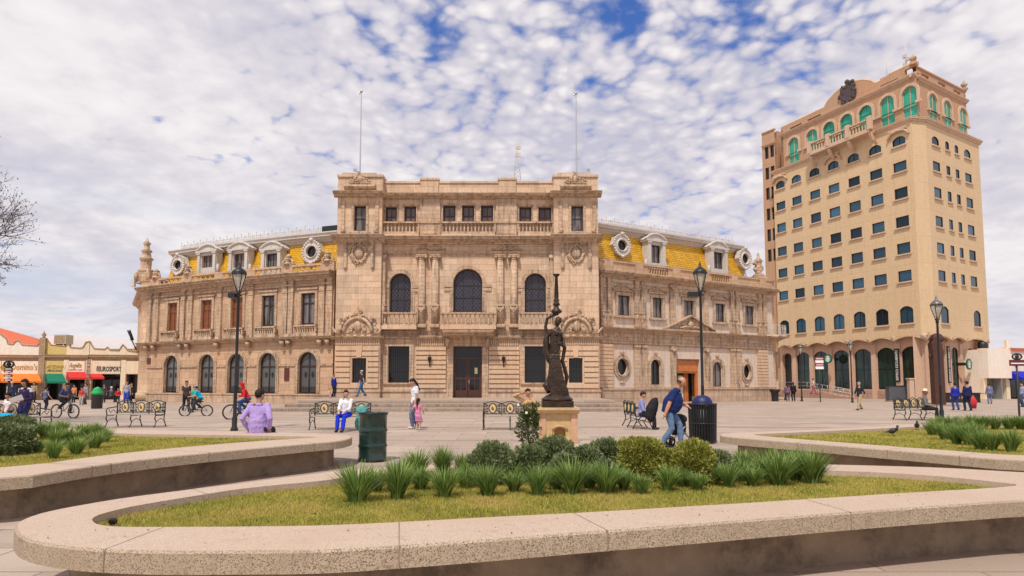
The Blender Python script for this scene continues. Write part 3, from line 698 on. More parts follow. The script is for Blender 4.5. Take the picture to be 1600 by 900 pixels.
# rustication of the middle
z0, z1 = fz(607), fz(541); n = 9; hh = (z1-z0)/n
for px0, px1 in ((650, 697), (764, 811)):
    a, b = fu(px0, 3), fu(px1, 3); q = MB()
    for k in range(n): q.box(a, b, -.02, .14, z0+k*hh+.045, z0+(k+1)*hh-.045)
    q.build('rustication', M['rust_st'], civ, cen.map)
MB().box(uPL, mid[1][1]-mid[1][2]/2-.46, -.05, .13, .46, fz(612)).box(uPL, mid[1][1]-mid[1][2]/2-.46, -.05, .2, fz(612), fz(608.5)).build('plinth', M['plinth'], civ, cen.map)
MB().box(mid[1][1]+mid[1][2]/2+.46, uPR, -.05, .13, .46, fz(612)).box(mid[1][1]+mid[1][2]/2+.46, uPR, -.05, .2, fz(612), fz(608.5)).build('plinth', M['plinth'], civ, cen.map)
for px0, px1 in ((649, 697), (764, 811)): MB().box(fu(px0, 4), fu(px1, 4), -.02, .05, fz(540), fz(530.6)).build('fluted_frieze', M['frieze'], civ, cen.map)
for pc in (672, 787):      # wall lanterns
    u = fu(pc, 3); z = fz(562); l_ = MB()
    l_.tube([(u, .1, z-.55), (u, .2, z-.35), (u, .3, z-.2)], [.05, .03, .04]); l_.lathe((u, .3, z-.2), [(.05, 0), (.08, .03), (.14, .3), (.17, .32), (.06, .42), (.02, .52), (.01, .6)], 6)
    l_.build('wall_lantern', M['grille'], civ, cen.map)
MB().box(fu(766, 2.6), fu(810, 2.6), .08, .10, fz(583), fz(577.5)).build('name_plate', M['stucco'], civ, cen.map)
# flagpoles, antennas
def pole(px, py0, py1, d, r, name='flagpole'):
    z0, z1 = cen.Z(px, py0, d), cen.Z(px, py1, d); u = cen.U(px, (z0+z1)/2, d)
    m_ = MB(); m_.lathe((u, d, z0), [(r*1.6, 0), (r*1.4, .4), (r, .5), (r*.6, z1-z0-.15), (.0, z1-z0)], 8)
    if name == 'flagpole': m_.ell((u, d, z1), (.11, .11, .11), 8, 6); m_.ell((u-.12, d, z1-.15), (.06, .03, .1), 6, 4)
    return m_.build(name, M['grey_m'], civ, cen.map)
pole(563.5, 282, 143, -.5, .055); pole(900.5, 282, 146, -.5, .055)
m_ = MB(); u = fu(807, 17, -3); z0, z1 = cen.Z(807, 284, -3), cen.Z(807, 228, -3)
for a_ in range(3): m_.tube([(u+.35*math.cos(a_*2.1), -3+.35*math.sin(a_*2.1), z0), (u+.1*math.cos(a_*2.1), -3+.1*math.sin(a_*2.1), z1)], .02, 5)
for k in range(9):
    f = k/9; r_ = .35-.25*f; z = z0+(z1-z0)*f
    for a_ in range(3): m_.tube([(u+r_*math.cos(a_*2.1), -3+r_*math.sin(a_*2.1), z), (u+r_*math.cos(a_*2.1+2.1), -3+r_*math.sin(a_*2.1+2.1), z+.3)], .012, 4)
for z in (z1-.3, z1-.9): m_.box(u-.05, u+.35, -3.04, -2.96, z, z+.3)
m_.build('antenna', M['white'], civ, cen.map)
for px in (556, 921):
    m_ = MB(); z = cen.Z(px, 280, 0); u = cen.U(px, z, 0); m_.tube([(u, 0, z-.2), (u, 0, z+.75)], .03, 6); m_.box(u-.2, u+.05, -.05, .05, z+.6, z+.8)
    if px < 700: m_.box(u-.1, u+.15, -.05, .05, z+.25, z+.4)
    m_.build('antenna', M['grey_m'], civ, cen.map)
# ================================================================ wings
def crest_row(F, u0, u1, d, z, mat, st=.8):
    m_ = MB(); m_.box(u0, u1, d-.02, d+.02, z+.1, z+.14, st); m_.box(u0, u1, d-.02, d+.02, z+.32, z+.35, st)
    n = int((u1-u0)/.22)
    for k in range(n+1):
        u = u0+(u1-u0)*k/n; h = .62 if k % 4 == 0 else (.42 if k % 2 == 0 else .36)
        m_.box(u-.018, u+.018, d-.018, d+.018, z, z+h)
        if k % 2 == 0: m_.ell((u, d, z+h), (.05, .04, .06), 5, 4)
        if k % 4 == 2: m_.tube([(u+.12*math.cos(t), d, z+.23+.09*math.sin(t)) for t in [2*PI*q/8 for q in range(9)]], .014, 4)
    return m_.build('roof_cresting', mat, civ, F.map)
def dormer(F, pc, pw, yt, yb, d, glassm):
    (k, uc, w, zb, zt), = openings(F, [('rect', pc, pw, yt, yb, d)])
    m_ = MB(); W2 = w/2+.42
    m_.ring(shape('rect', uc, 2*W2, zb-.5, zt+.25), shape('rect', uc, w, zb, zt), d-.6, d)
    for s_ in (-1, 1):
        m_.box(uc+s_*(w/2+.24)-.16, uc+s_*(w/2+.24)+.16, d-.02, d+.14, zb-.5, zt+.12); m_.box(uc+s_*(w/2+.24)-.22, uc+s_*(w/2+.24)+.22, d-.02, d+.2, zt+.1, zt+.25)
        m_.ell((uc+s_*(W2+.1), d-.05, zb-.1), (.16, .1, .35))
    m_.box(uc-W2-.15, uc+W2+.15, d-.7, d+.22, zt+.25, zt+.40)
    n = 12; wv = W2+.2; ri = .52; rr = (wv*wv+ri*ri)/(2*ri); t0 = math.asin(wv/rr); zc = zt+.40+ri-rr
    arc_ = [(uc+rr*math.sin(t0-2*t0*i/n), zc+rr*math.cos(t0-2*t0*i/n)) for i in range(n+1)]
    m_.prism([(uc-wv, zt+.40)]+[(uc+wv, zt+.40)]+arc_[1:-1], d-1.6, d+.04)
    m_.tube([(u, d+.08, z) for u, z in arc_], .09, 8)
    dm = m_.build('dormer', M['white'], civ, F.map)
    f = window(F, dm, 'rect', uc, w, zb, zt, .25, M['wood'] if glassm == 'w' else M['darkframe'], M['gcurt'], nv=1, fw=.07, d=d)
    # the pane sits in its frame (depth three at most): lift the frame's pane to the dormer
    for c in list(f.children): c.parent = dm
    return dm
def oculus(F, pc, pw, yt, yb, d, big=1.0):
    (k, uc, w, zb, zt), = openings(F, [('oval', pc, pw, yt, yb, d)]); zc = (zb+zt)/2; n = 48
    outer = [(uc+(w/2+.40+.05*math.cos(8*t))*math.cos(t), zc+((zt-zb)/2+.46+.05*math.cos(8*t))*math.sin(t)) for t in [2*PI*i/24 for i in range(24)]]
    m_ = MB(); m_.ring(outer, shape('oval', uc, w, zb, zt), d-.5, d+.02)
    for i in range(24):
        t = 2*PI*(i+.5)/24; m_.ell((uc+(w/2+.36)*math.cos(t), d+.02, zc+((zt-zb)/2+.42)*math.sin(t)), (.11, .08, .11), 7, 5)
    m_.tube([(uc+(w/2+.06)*math.cos(t), d+.04, zc+((zt-zb)/2+.06)*math.sin(t)) for t in [2*PI*i/24 for i in range(25)]], .06, 6)
    m_.ell((uc, d+.08, zt+.5), (.2, .12, .16)); m_.ell((uc, d+.08, zb-.5), (.16, .12, .12))
    o = m_.build('round_dormer', M['white'], civ, F.map)
    window(F, o, 'oval', uc, w, zb, zt, .2, M['darkframe'], M['gdark'], nv=1, hs=(.5,), fw=.05, d=d).name = 'window'
    for f in o.children:
        for c in list(f.children): c.parent = o
def ped(m_, uc, zc, w, h, d, out=.16):       # triangular pediment
    m_.box(uc-w/2, uc+w/2, d-.02, d+out, zc, zc+.10)
    for s_ in (-1, 1): m_.prism([(uc+s_*w/2, zc+.10), (uc+s_*w/2, zc+.20), (uc, zc+h+.1), (uc, zc+h-.02)], d-.02, d+out+.02)
    m_.prism([(uc-w/2+.1, zc+.1), (uc+w/2-.1, zc+.1), (uc, zc+h-.02)], d-.02, d+out*.4)
# --- left wing
lw = Fac((xat(222, 57, 6), 57), (xat(370, 51.6, 6), 51.6), (xat(521.5, 48.2, 6), 48.2))
lz = lambda py: lw.Z(481, py)
S = .9
LWm = M['stone_l']
bx_ = [222, 295, 346, 394, 450, 521]; ub = [0]+[lw.U(p, 5) for p in bx_[1:-1]]+[lw.L]
zA = {'arch_t': lz(550), 'arch_b': lz(614.5), 'win_t': lz(458), 'win_b': lz(507), 'c1a': lz(533), 'c1b': lz(526), 'c2a': lz(438), 'c2b': lz(426.5)}
arch_px = (268, 323.5, 369.5, 418.5, 481); win_px = (270, 323, 370.5, 419.5, 481.5)
arch_w = [lw.U(p+w/2, 2)-lw.U(p-w/2, 2) for p, w in zip(arch_px, (21, 23, 25.5, 26.5, 29))]
for i in range(5):
    ua = lw.U(arch_px[i], 2.4); uw = lw.U(win_px[i], 7.2)
    AW = min(1.75, max(1.40, arch_w[i])); oa = ('arch', ua, AW, zA['arch_b'], zA['arch_t']); ow = ('rect', uw, 1.25, zA['win_b'], zA['win_t'])
    MB().wall(ub[i], ub[i+1], 0, zA['c2a']+.1, [shape(*oa), shape(*ow)], .5).build('wall', LWm, civ, lw.map)
    window(lw, civ, *oa, .2, M['darkframe'], M['ggrey'], nv=1, hs=(.655,), fw=.11, bw=.10)
    g = MB()
    for k in range(9): g.box(ua-.6+k*.15-.012, ua-.6+k*.15+.012, -.12, -.1, oa[3], oa[3]+.5)
    g.box(ua-.66, ua+.66, -.125, -.095, oa[3]+.44, oa[3]+.48)
    for s_ in (-1, 1):
        for k in range(7): t = 2*PI*k/7; g.tube([(ua+s_*.32, -.14, oa[3]+1.45), (ua+s_*.32+.16*math.cos(t), -.14, oa[3]+1.45+.25*math.sin(t))], .02, 4)
    g.build('window_grille', M['grille'], civ, lw.map)
    window(lw, civ, *ow, .16, M['wood'] if i < 3 else M['darkframe'], M['gcurt'] if i > 2 else M['wood'], nv=1, hs=(.68,), fw=.12, bw=.10)
    m_ = MB(); m_.ring(shape('arch', ua, AW+.5, oa[3], oa[4]+.25), shape('arch', ua, AW+.03, oa[3], oa[4]), -.02, .07); m_.ring(shape('arch', ua, AW+.22, oa[3], oa[4]+.11), shape('arch', ua, AW+.03, oa[3], oa[4]), .05, .12)
    zi = lz(570)
    m_.box(ub[i]+.02, ua-AW/2-.26, -.02, .09, zi-.07, zi+.07); m_.box(ua+AW/2+.26, ub[i+1]-.02, -.02, .09, zi-.07, zi+.07)
    m_.build('arch_surround', M['trim'], civ, lw.map); m_ = MB()
    m_.ring(shape('rect', uw, 1.25+.5, ow[3]-.02, ow[4]+.30), shape('rect', uw, 1.27, ow[3]-.05, ow[4]), -.02, .08)
    m_.box(uw-.95, uw+.95, -.02, .16, ow[4]+.28, ow[4]+.40)
    m_.build('window_surround', M['trim'], civ, lw.map)
    zb0, zb1 = lz(521.5), lz(508); m_ = MB(); m_.box(uw-1.1, uw+1.1, -.02, .42, lz(525.5), zb0); m_.build('balcony_base', M['trim'], civ, lw.map)
    balustrade(lw, civ, uw-1.0, uw+1.0, zb0, zb1, .3, M['trim'], gap=.22)
# pilasters of the left wing
pil = []
for px in (235, 246, 287, 298.5, 344, 393, 446, 455.5, 504, 516):
    u = lw.U(px, 7); m_ = MB(); w = .24
    m_.box(u-w, u+w, -.02, .17, lz(522), zA['c2a']+.02); m_.box(u-w-.06, u+w+.06, -.02, .24, lz(526), lz(521)); m_.box(u-w-.07, u+w+.07, -.02, .26, lz(446), lz(443.5)); m_.box(u-w-.03, u+w+.03, -.02, .21, lz(456), lz(454.5))
    m_.tube([(u, .1, lz(541)), (u, .3, lz(536)), (u, .34, lz(532))], [.08, .18, .2]); m_.build('pilaster', M['trim'], civ, lw.map)
m_ = MB(); cornice(m_, -.1, lw.L, zA['c1a'], zA['c1b'], .55, 0, S); m_.build('cornice', M['trim'], civ, lw.map); m_ = MB(); cornice(m_, -.2, lw.L, zA['c2a'], zA['c2b'], .8, 0, S)
m_.box(0, lw.L, -.02, .1, lz(447), lz(444), S); m_.build('cornice', M['trim'], civ, lw.map)
m_ = MB(); m_.box(0, lw.L, -.1, .12, 0, lz(617.5), S); m_.box(0, lw.L, -.1, .18, lz(617.5), lz(615.3), S); m_.build('plinth', M['plinth'], civ, lw.map)
# parapet with open guilloche panels
zq0, zq1 = lz(426.3), lz(413.5); m_ = MB(); m_.box(0, lw.L, -.12, .1, zq1-.12, zq1+.04, S); m_.box(0, lw.L, -.1, .08, zq0, zq0+.14, S)
pan = [(250, 284), (300, 336), (349, 385), (399, 440), (458, 501)]; last = 0
for a_, b_ in pan:
    a, b = lw.U(a_, 10), lw.U(b_, 10); m_.box(last, a, -.1, .09, zq0+.14, zq1-.12, S); last = b; n = 5
    for k in range(n):
        x = a+(b-a)*(k+.5)/n; r_ = (b-a)/n*.5
        m_.tube([(x+r_*math.cos(t), 0, (zq0+zq1)/2+.0+.2*math.sin(t)) for t in [2*PI*q/10 for q in range(11)]], .055, 6)
m_.box(last, lw.L, -.1, .09, zq0+.14, zq1-.12, S); m_.build('parapet', M['stone_l'], civ, lw.map)
for px in (244, 294, 450, 512):       # scrolled urn pedestals
    u = lw.U(px, 10.5); m_ = MB(); z = zq1
    m_.box(u-.42, u+.42, -.2, .15, z, z+.12); m_.lathe((u, 0, z+.12), [(.34, 0), (.3, .1), (.18, .22), (.3, .36), (.32, .46), (.2, .56), (.28, .62), (.12, .74), (.05, .86)], 10)
    for s_ in (-1, 1): m_.tube([(u+s_*.3, 0, z+.5), (u+s_*.5, 0, z+.3), (u+s_*.42, 0, z+.14), (u+s_*.7, 0, z+.1)], [.08, .1, .1, .05])
    m_.build('finial', M['trim'], civ, lw.map)
def mansard(F, u0, u1, zlo, zhi, zc0, zc1, st):
    m_ = MB(); m_.moulding([(-1.0, zlo-.3), (-1.75, zhi+.05), (-2.2, zhi+.05), (-2.2, zlo-.3)], u0, u1, st); m_.build('tiled_roof', M['tile'], civ, F.map)
    m_ = MB(); cornice(m_, u0-.1, u1, zc0, zc1, .7, -1.85, st); m_.box(u0, u1, -2.6, -1.8, zhi-.05, zc0+.05, st)
    zt = zc1+.06
    m_.moulding([(-1.8, zt-.05), (-2.3, zt+.28), (-3.2, zt+.30), (-3.2, zt-.05)], u0, u1, st); m_.build('roof_cornice', M['white'], civ, F.map)
    MB().box(u0+.2, u1, -12, -3.0, zlo-.5, zt+.26, st).build('roof', M['zinc'], civ, F.map)
    return zt+.3
rz_ = lambda py, d: lw.Z(487, py, d)
ztop = mansard(lw, 1.6, lw.L, lz(414), rz_(381.5, -1.6), rz_(379, -1.6), rz_(364, -1.2), S)
crest_row(lw, 1.6, lw.L-3.2, -2.4, ztop-.03, M['white'])
MB().box(lw.L-3.2, lw.L-.1, -3.2, -2.6, ztop, ztop+.5, S).build('roof_monitor', M['iron'], civ, lw.map)
MB().moulding([(-.3, lz(428)), (-.3, lz(427)), (-3, lz(426)), (-3, lz(429))], 0, lw.L, S).build('gutter_walk', M['zinc'], civ, lw.map)
oculus(lw, 277.5, 12, 407, 421, -1.0); oculus(lw, 486.5, 15.5, 384.5, 402, -1.0)
for pc in (324, 373.5, 424.5): dormer(lw, pc, 18, 399 if pc < 350 else 396, 418, -.85, 'w' if pc < 400 else 'd')
MB().box(0, lw.L, -12, -.6, 0, zA['c2b'], S).build('wall', LWm, civ, lw.map)
# rounded left corner with its turret and the side front
cx0 = lw.map((.35, -1.2, 0)); t_ = MB()
t_.lathe((cx0[0], cx0[1], 0), [(1.55, 0), (1.55, lz(617)), (1.42, lz(615)), (1.38, zA['c1a']), (1.75, zA['c1b']), (1.38, zA['c1b']+.05), (1.36, zA['c2a']), (1.6, zA['c2a']+.15), (1.95, zA['c2b']), (1.45, zA['c2b']+.05), (1.45, zq1-.1), (1.55, zq1), (.9, zq1+.05)], 28)
t_.build('round_corner', LWm, civ)
m_ = MB(); tx = at_y(229, 400, cx0[1]-.3).x; ty = cx0[1]-.3; z0 = zq1
zt2 = at_y(229, 374, ty).z; H = zt2-z0
m_.box(tx-.55, tx+.55, ty-.5, ty+.5, z0-.2, z0+.22*H); m_.lathe((tx, ty, z0+.2*H), [(.5, 0), (.62, .06*H), (.42, .10*H), (.46, .3*H), (.62, .34*H), (.40, .38*H), (.34, .48*H), (.48, .52*H), (.25, .58*H), (.22, .66*H), (.34, .70*H), (.14, .76*H), (.06, .82*H)], 12)
for k in range(4): a_ = PI/4+k*PI/2; m_.tube([(tx+.75*math.cos(a_), ty+.75*math.sin(a_), z0), (tx+.8*math.cos(a_), ty+.8*math.sin(a_), z0+.12*H), (tx+.5*math.cos(a_), ty+.5*math.sin(a_), z0+.3*H)], [.16, .18, .08])
m_.build('corner_turret', M['trim'], civ)
ls = Fac((xat(213.5, 68, 5), 68), (cx0[0]-1.0, 57.4))
m_ = MB(); m_.wall(0, ls.L, 0, zA['c2b'], [shape('rect', ls.L-3, 1.2, zA['win_b'], zA['win_t']), shape('arch', ls.L-3, 1.4, zA['arch_b'], zA['arch_t'])], .4); m_.build('wall', LWm, civ, ls.map)
for kk, hh_ in (('rect', (zA['win_b'], zA['win_t'])), ('arch', (zA['arch_b'], zA['arch_t']))): window(ls, civ, kk, ls.L-3, 1.3, *hh_, .3, M['darkframe'], M['gdark'], nv=1)
m_ = MB(); cornice(m_, 0, ls.L, zA['c1a'], zA['c1b'], .4); cornice(m_, 0, ls.L, zA['c2a'], zA['c2b'], .6); m_.box(0, ls.L, -.1, .08, zq0, zq1); m_.build('cornice', M['trim'], civ, ls.map)
m_ = MB(); p0 = at_y(213, 547, 57); p1 = at_y(199, 516, 56.2)
m_.tube([tuple(p0), tuple(p1)], .05, 6); m_.tube([tuple(p0.lerp(p1, .45)+Vector((0, 0, .1))), tuple(p0.lerp(p1, .9)+Vector((.1, 0, .18)))], [.16, .1], 6); m_.build('wall_flagstaff', M['iron'], civ)
m_ = MB(); p0 = at_y(209, 441, 57); m_.box(p0.x-.1, p0.x+.5, p0.y, p0.y+.1, p0.z-.05, p0.z+.05); m_.box(p0.x-.2, p0.x+.1, p0.y-.1, p0.y+.15, p0.z-.4, p0.z+.25); m_.build('loudspeaker', M['white'], civ)
MB().box(lw.U(448.5-4, 2), lw.U(448.5+3.5, 2), .0, .05, lw.Z(448, 595), lw.Z(448, 575)).build('wall_plaque', plain('dark_red_plaque', (.10, .02, .02), .5), civ, lw.map)
MB().box(lw.U(227, 3), lw.U(235, 3), .0, .05, lw.Z(231, 568.5), lw.Z(231, 559.5)).build('wall_plaque', plain('maroon_plaque', (.09, .025, .03), .5), civ, lw.map)
# --- right wing
rw = Fac((xat(936, 48.2, 6), 48.2), (xat(1207, 58.3, 6), 58.3))
wz = lambda py: rw.Z(946, py)
RL = rw.L
zB = {'c1a': wz(518.5), 'c1b': wz(511), 'c2a': wz(434), 'c2b': wz(424)}
low = openings(rw, [('oval', 971.6, 17, 560, 586.5, 0), ('arch', 1024, 15.5, 561.5, 601, 0), ('rect', 1073, 42, 561, 627, 0), ('arch', 1120.5, 15.5, 565.5, 604, 0), ('oval', 1166, 12, 569, 592, 0)])
low[2] = ('rect', low[2][1], low[2][2], 0.03, low[2][4])
upp = openings(rw, [('rect', 974.3, 18.5, 462, 493, 0), ('rect', 1027, 15, 465.5, 496.5, 0), ('rect', 1075.7, 15, 470, 499, 0), ('rect', 1124.5, 14.5, 475, 503, 0), ('rect', 1170.5, 14, 478.5, 507, 0)])
MB().wall(0, RL, 0, zB['c2b']-.05, [shape(*o) for o in low+upp], .5).build('wall', M['stucco'], civ, rw.map)
for o in upp: window(rw, civ, *o, .14, M['darkframe'], M['gcurt'], nv=1, fw=.07)
for i, o in enumerate(low):
    if i == 2: continue
    window(rw, civ, *o, .2, M['darkframe'], M['gdark'] if i != 3 else M['gcurt'], nv=0 if o[0] == 'oval' else 1, fw=.06)
for o in upp:
    m_ = MB(); k, uc, w, zb, zt = o; m_.ring(shape('rect', uc, w+.5, zb-.06, zt+.24), shape('rect', uc, w+.02, zb, zt), -.02, .09); m_.box(uc-w/2-.4, uc+w/2+.4, -.02, .2, zb-.2, zb-.06)
    ped(m_, uc, zt+.30, w+1.0, .52, 0); m_.build('window_surround', M['trim'], civ, rw.map)
for i, o in enumerate(low):
    k, uc, w, zb, zt = o; m_ = MB()
    if k == 'oval':
        m_.ring(shape('oval', uc, w+.62, zb-.3, zt+.3), shape('oval', uc, w+.02, zb-.01, zt+.01), -.02, .10); m_.ring(shape('oval', uc, w+.24, zb-.12, zt+.12), shape('oval', uc, w+.02, zb-.01, zt+.01), .08, .17)
        m_.ell((uc, .1, zt+.42), (.2, .1, .2)); m_.ell((uc, .05, zb-.55), (.3, .05, .12))
    elif k == 'arch': m_.ring(shape('arch', uc, w+.6, zb-.16, zt+.3), shape('arch', uc, w+.02, zb, zt), -.02, .10); m_.ell((uc, .1, zt+.5), (.16, .1, .22)); m_.box(uc-w/2-.4, uc+w/2+.4, -.02, .16, zb-.28, zb-.16)
    m_.build('window_surround', M['trim'], civ, rw.map)
# wooden portal
o = low[2]; k, uc, w, zb, zt = o; m_ = MB(); hl = wz(586.5) if False else rw.Z(1073, 583)
m_.ring(shape('rect', uc, w, zb, zt), shape('rect', uc, w-.5, zb+.01, hl), -.42, -.25); m_.box(uc-w/2+.1, uc+w/2-.1, -.26, -.2, hl+.15, zt-.15)
m_.box(uc+w*.18, uc+w*.33, -.9, -.85, zb, hl); m_.build('door', M['orangewood'], civ, rw.map)
MB().box(uc-w/2, uc+w/2, -.98, -.95, 0, zt).build('dark_doorway', M['grille'], civ, rw.map)
MB().box(uc-.1, uc+w*.16, -.92, -.90, .05, hl-.2).build('door_curtain', plain('pale_curtain', (.55, .53, .50), .9), civ, rw.map)
for px in (946, 999, 1147, 1190):
    u = rw.U(px, 7)
    for s_ in (-1, 1):
        m_ = MB(); uu = u+s_*.34
        m_.box(uu-.22, uu+.22, -.02, .18, wz(509), zB['c2a']+.02); m_.box(uu-.27, uu+.27, -.02, .25, wz(449), wz(446)); m_.box(uu-.26, uu+.26, -.02, .24, wz(509.5), wz(505)); m_.box(uu-.26, uu+.26, -.02, .23, wz(487), wz(485))
        m_.ell((uu, .18, wz(492)), (.13, .08, .25)); m_.build('pilaster', M['trim'], civ, rw.map)
    m_ = MB()
    if px in (946, 1190):
        n = 12; z0, z1 = wz(606), wz(537)
        for q in range(n): m_.box(u-.75, u+.62, -.02, .16, z0+(z1-z0)*q/n+.03, z0+(z1-z0)*(q+1)/n-.03)
        m_.box(u-.7, u+.57, -.03, .1, z0, z1); m_.build('rustication', M['rust_st'], civ, rw.map)
    else:
        for s_ in (-1, 1): m_ = MB(); uu = u+s_*.38; m_.box(uu-.26, uu+.26, -.02, .15, wz(606), wz(537)); m_.box(uu-.31, uu+.31, -.02, .22, wz(606.5), wz(600)); m_.box(uu-.31, uu+.31, -.02, .22, wz(541), wz(537)); m_.build('pilaster', M['trim'], civ, rw.map)
for px in (1051, 1103):
    for z0, z1, s2 in ((wz(606), wz(537), 0), (wz(509), zB['c2a']+.02, 1)):
        u = rw.U(px, 3); m_ = MB(); m_.box(u-.25, u+.25, -.02, .2, z0, z1); m_.box(u-.33, u+.33, -.02, .28, z1-.3, z1-.1); m_.ell((u, .3, z1-.35), (.25, .1, .14)); m_.build('pilaster', M['trim'], civ, rw.map)
m_ = MB(); cornice(m_, 0, RL, zB['c1a'], zB['c1b'], .55); m_.build('cornice', M['trim'], civ, rw.map); m_ = MB(); cornice(m_, 0, RL, zB['c2a'], zB['c2b'], .8); m_.box(0, RL, -.02, .1, wz(446), wz(440)); m_.build('cornice', M['trim'], civ, rw.map); m_ = MB(); cornice(m_, 0, RL, wz(537.5), wz(534.5), .2)
m_.box(0, RL, -.02, .12, wz(534.5), zB['c1a'])
rnd = random.Random(11)
for k in range(230):
    u = rnd.uniform(.3, RL-.2); m_.ell((u, .12, rnd.uniform(wz(532), wz(521.5))), (rnd.uniform(.06, .16), .06, rnd.uniform(.05, .13)), 6, 4)
m_.build('carved_frieze', M['trim'], civ, rw.map); m_ = MB()
uc = rw.U(1076, 5.5); ped(m_, uc, zB['c1b']+.02, 5.6, 1.25, 0, .4); m_.ell((uc, .3, zB['c1b']+.55), (.3, .15, .3)); m_.tube([(uc-1.2, .25, zB['c1b']+.25), (uc-.5, .28, zB['c1b']+.4), (uc, .3, zB['c1b']+.3)], .08); m_.tube([(uc+1.2, .25, zB['c1b']+.25), (uc+.5, .28, zB['c1b']+.4), (uc, .3, zB['c1b']+.3)], .08)
m_.build('pediment', M['trim'], civ, rw.map)
m_ = MB(); ud0, ud1 = low[2][1]-low[2][2]/2-.1, low[2][1]+low[2][2]/2+.1
for a, b in ((0, ud0), (ud1, RL)): MB().box(a, b, -.05, .2, 0, wz(609)).box(a, b, -.05, .27, wz(609), wz(606)).build('plinth', M['plinth'], civ, rw.map)
zr0, zr1 = wz(423.5), wz(405.5); m_ = MB(); m_.box(0, RL, -.1, .12, zr0-.1, zr0+.2); m_.box(0, RL, -.14, .18, zr1-.14, zr1); last = 0
for pa, pb in ((1012, 1043), (1110, 1138)):
    a, b = rw.U(pa, 10), rw.U(pb, 10); m_.box(last, a, -.1, .1, zr0+.2, zr1-.14); last = b; n = 8
    for k in range(n): m_.lathe((a+(b-a)*(k+.5)/n, 0, zr0+.2), [(.08, 0), (.05, .06), (.09, .22), (.04, .42), (.07, zr1-zr0-.34)], 8)
m_.box(last, RL, -.1, .1, zr0+.2, zr1-.14)
for px in (949, 997, 1055, 1100, 1146, 1190): u = rw.U(px, 10); m_.box(u-.4, u+.4, -.12, .2, zr0, zr1+.08)
m_.build('parapet', M['stone_l'], civ, rw.map)
qz = lambda py, d: rw.Z(950, py, d)
ztop = mansard(rw, .1, RL-2.0, zr1, qz(366, -1.6), qz(364.5, -1.6), qz(350, -1.2), None)
crest_row(rw, .1, RL-2.0, -2.4, ztop-.03, M['white'])
MB().moulding([(-.3, zr0), (-.3, zr0+.1), (-3, zr0+.15), (-3, zr0)], 0, RL).build('gutter_walk', M['zinc'], civ, rw.map)
oculus(rw, 972, 14, 375, 391.5, -1.0); oculus(rw, 1164.5, 10, 396.5, 412, -1.0)
for pc in (1025, 1122.5): dormer(rw, pc, 15.5, 383 if pc < 1100 else 394, 411 if pc < 1100 else 420, -.85, 'd')
m_ = MB(); 
for k in range(7): m_.ell(rw.map((RL-2.05, -1.15-.09*k, 0))[:2]+(zr1+.4*k,), (.2, .2, .26), 7, 5)
m_.build('roof_hip_ornament', M['white'], civ)
MB().box(0, RL, -12, -1.0, 0, zB['c2b']).build('wall', M['stone_l'], civ, rw.map)
# rounded right corner, balcony on the turn
c2 = rw.map((RL-.1, -1.5, 0)); m_ = MB()
m_.lathe((c2[0], c2[1], 0), [(1.62, 0), (1.62, 1.0), (1.48, 1.1), (1.45, wz(541)), (1.6, zB['c1a']), (2.0, zB['c1b']), (1.45, zB['c1b']+.05), (1.45, zB['c2a']), (1.65, zB['c2a']+.15), (2.05, zB['c2b']), (1.5, zB['c2b']+.05), (1.5, zr1-.1), (1.62, zr1), (.6, zr1+.1)], 28); m_.build('round_corner', M['stone_l'], civ)
m_ = MB(); x_, y_ = c2[0]+.1, c2[1]-.3; m_.box(x_-.6, x_+.6, y_-.5, y_+.5, zr1, zr1+.5); m_.lathe((x_, y_, zr1+.5), [(.5, 0), (.55, .1), (.25, .3), (.5, .7), (.3, 1.0), (.3, 1.3), (.42, 1.45), (.15, 1.7), (.1, 2.1), (.02, 2.3)], 10)
for k in range(5): m_.ell((x_+random.uniform(-.5, .5), y_-.2, zr1+.8+k*.3), (.2, .2, .2), 7, 5)
m_.build('corner_turret', M['trim'], civ)
m_ = MB(); zb1 = zB['c1b']; cc_ = c2
m_.lathe((cc_[0]+.55, cc_[1]-.2, zb1-.9), [(.3, 0), (1.2, .5), (1.75, .75), (1.9, .8), (1.9, .98), (.5, 1.0)], 20); m_.build('balcony_base', M['trim'], civ)
m_ = MB()
for k in range(40):
    a_ = 2*PI*k/40; x_, y_ = cc_[0]+.55+1.82*math.cos(a_), cc_[1]-.2+1.82*math.sin(a_); m_.box(x_-.015, x_+.015, y_-.015, y_+.015, zb1+.05, zb1+1.0)
    a2 = 2*PI*(k+1)/40; x2, y2 = cc_[0]+.55+1.82*math.cos(a2), cc_[1]-.2+1.82*math.sin(a2)
    for z in (zb1+.1, zb1+1.0): m_.tube([(x_, y_, z), (x2, y2, z)], .025, 5)
    m_.tube([(x_, y_, zb1+.2), (x2, y2, zb1+.55), (x_, y_, zb1+.9)], .014, 4)
m_.build('railing', M['white'], civ)
rs = Fac((c2[0]+1.0, c2[1]-.6), (c2[0]+2.9, c2[1]+9))
m_ = MB(); m_.wall(0, rs.L, 0, zB['c2b'], [shape('rect', 2.6, 1.0, 6.4, 8.6)], .4); m_.build('wall', M['stone_l'], civ, rs.map)
window(rs, civ, 'rect', 2.6, 1.0, 6.4, 8.6, .3, M['wood'], M['gdark'])
m_ = MB(); cornice(m_, 0, rs.L, zB['c1a'], zB['c1b'], .4); cornice(m_, 0, rs.L, zB['c2a'], zB['c2b'], .6); m_.box(0, rs.L, -.1, .08, zr0, zr1); m_.build('cornice', M['trim'], civ, rs.map)
for k in (0, 1): m_ = MB(); u = 1.0+1.1*k; m_.lathe((*rs.map((u, .5, 0))[:2], .4), [(.3, 0), (.3, .3), (.2, .35), (.18, 3.7), (.26, 3.8), (.3, 4.1)], 12); m_.build('column', M['trim'], civ)
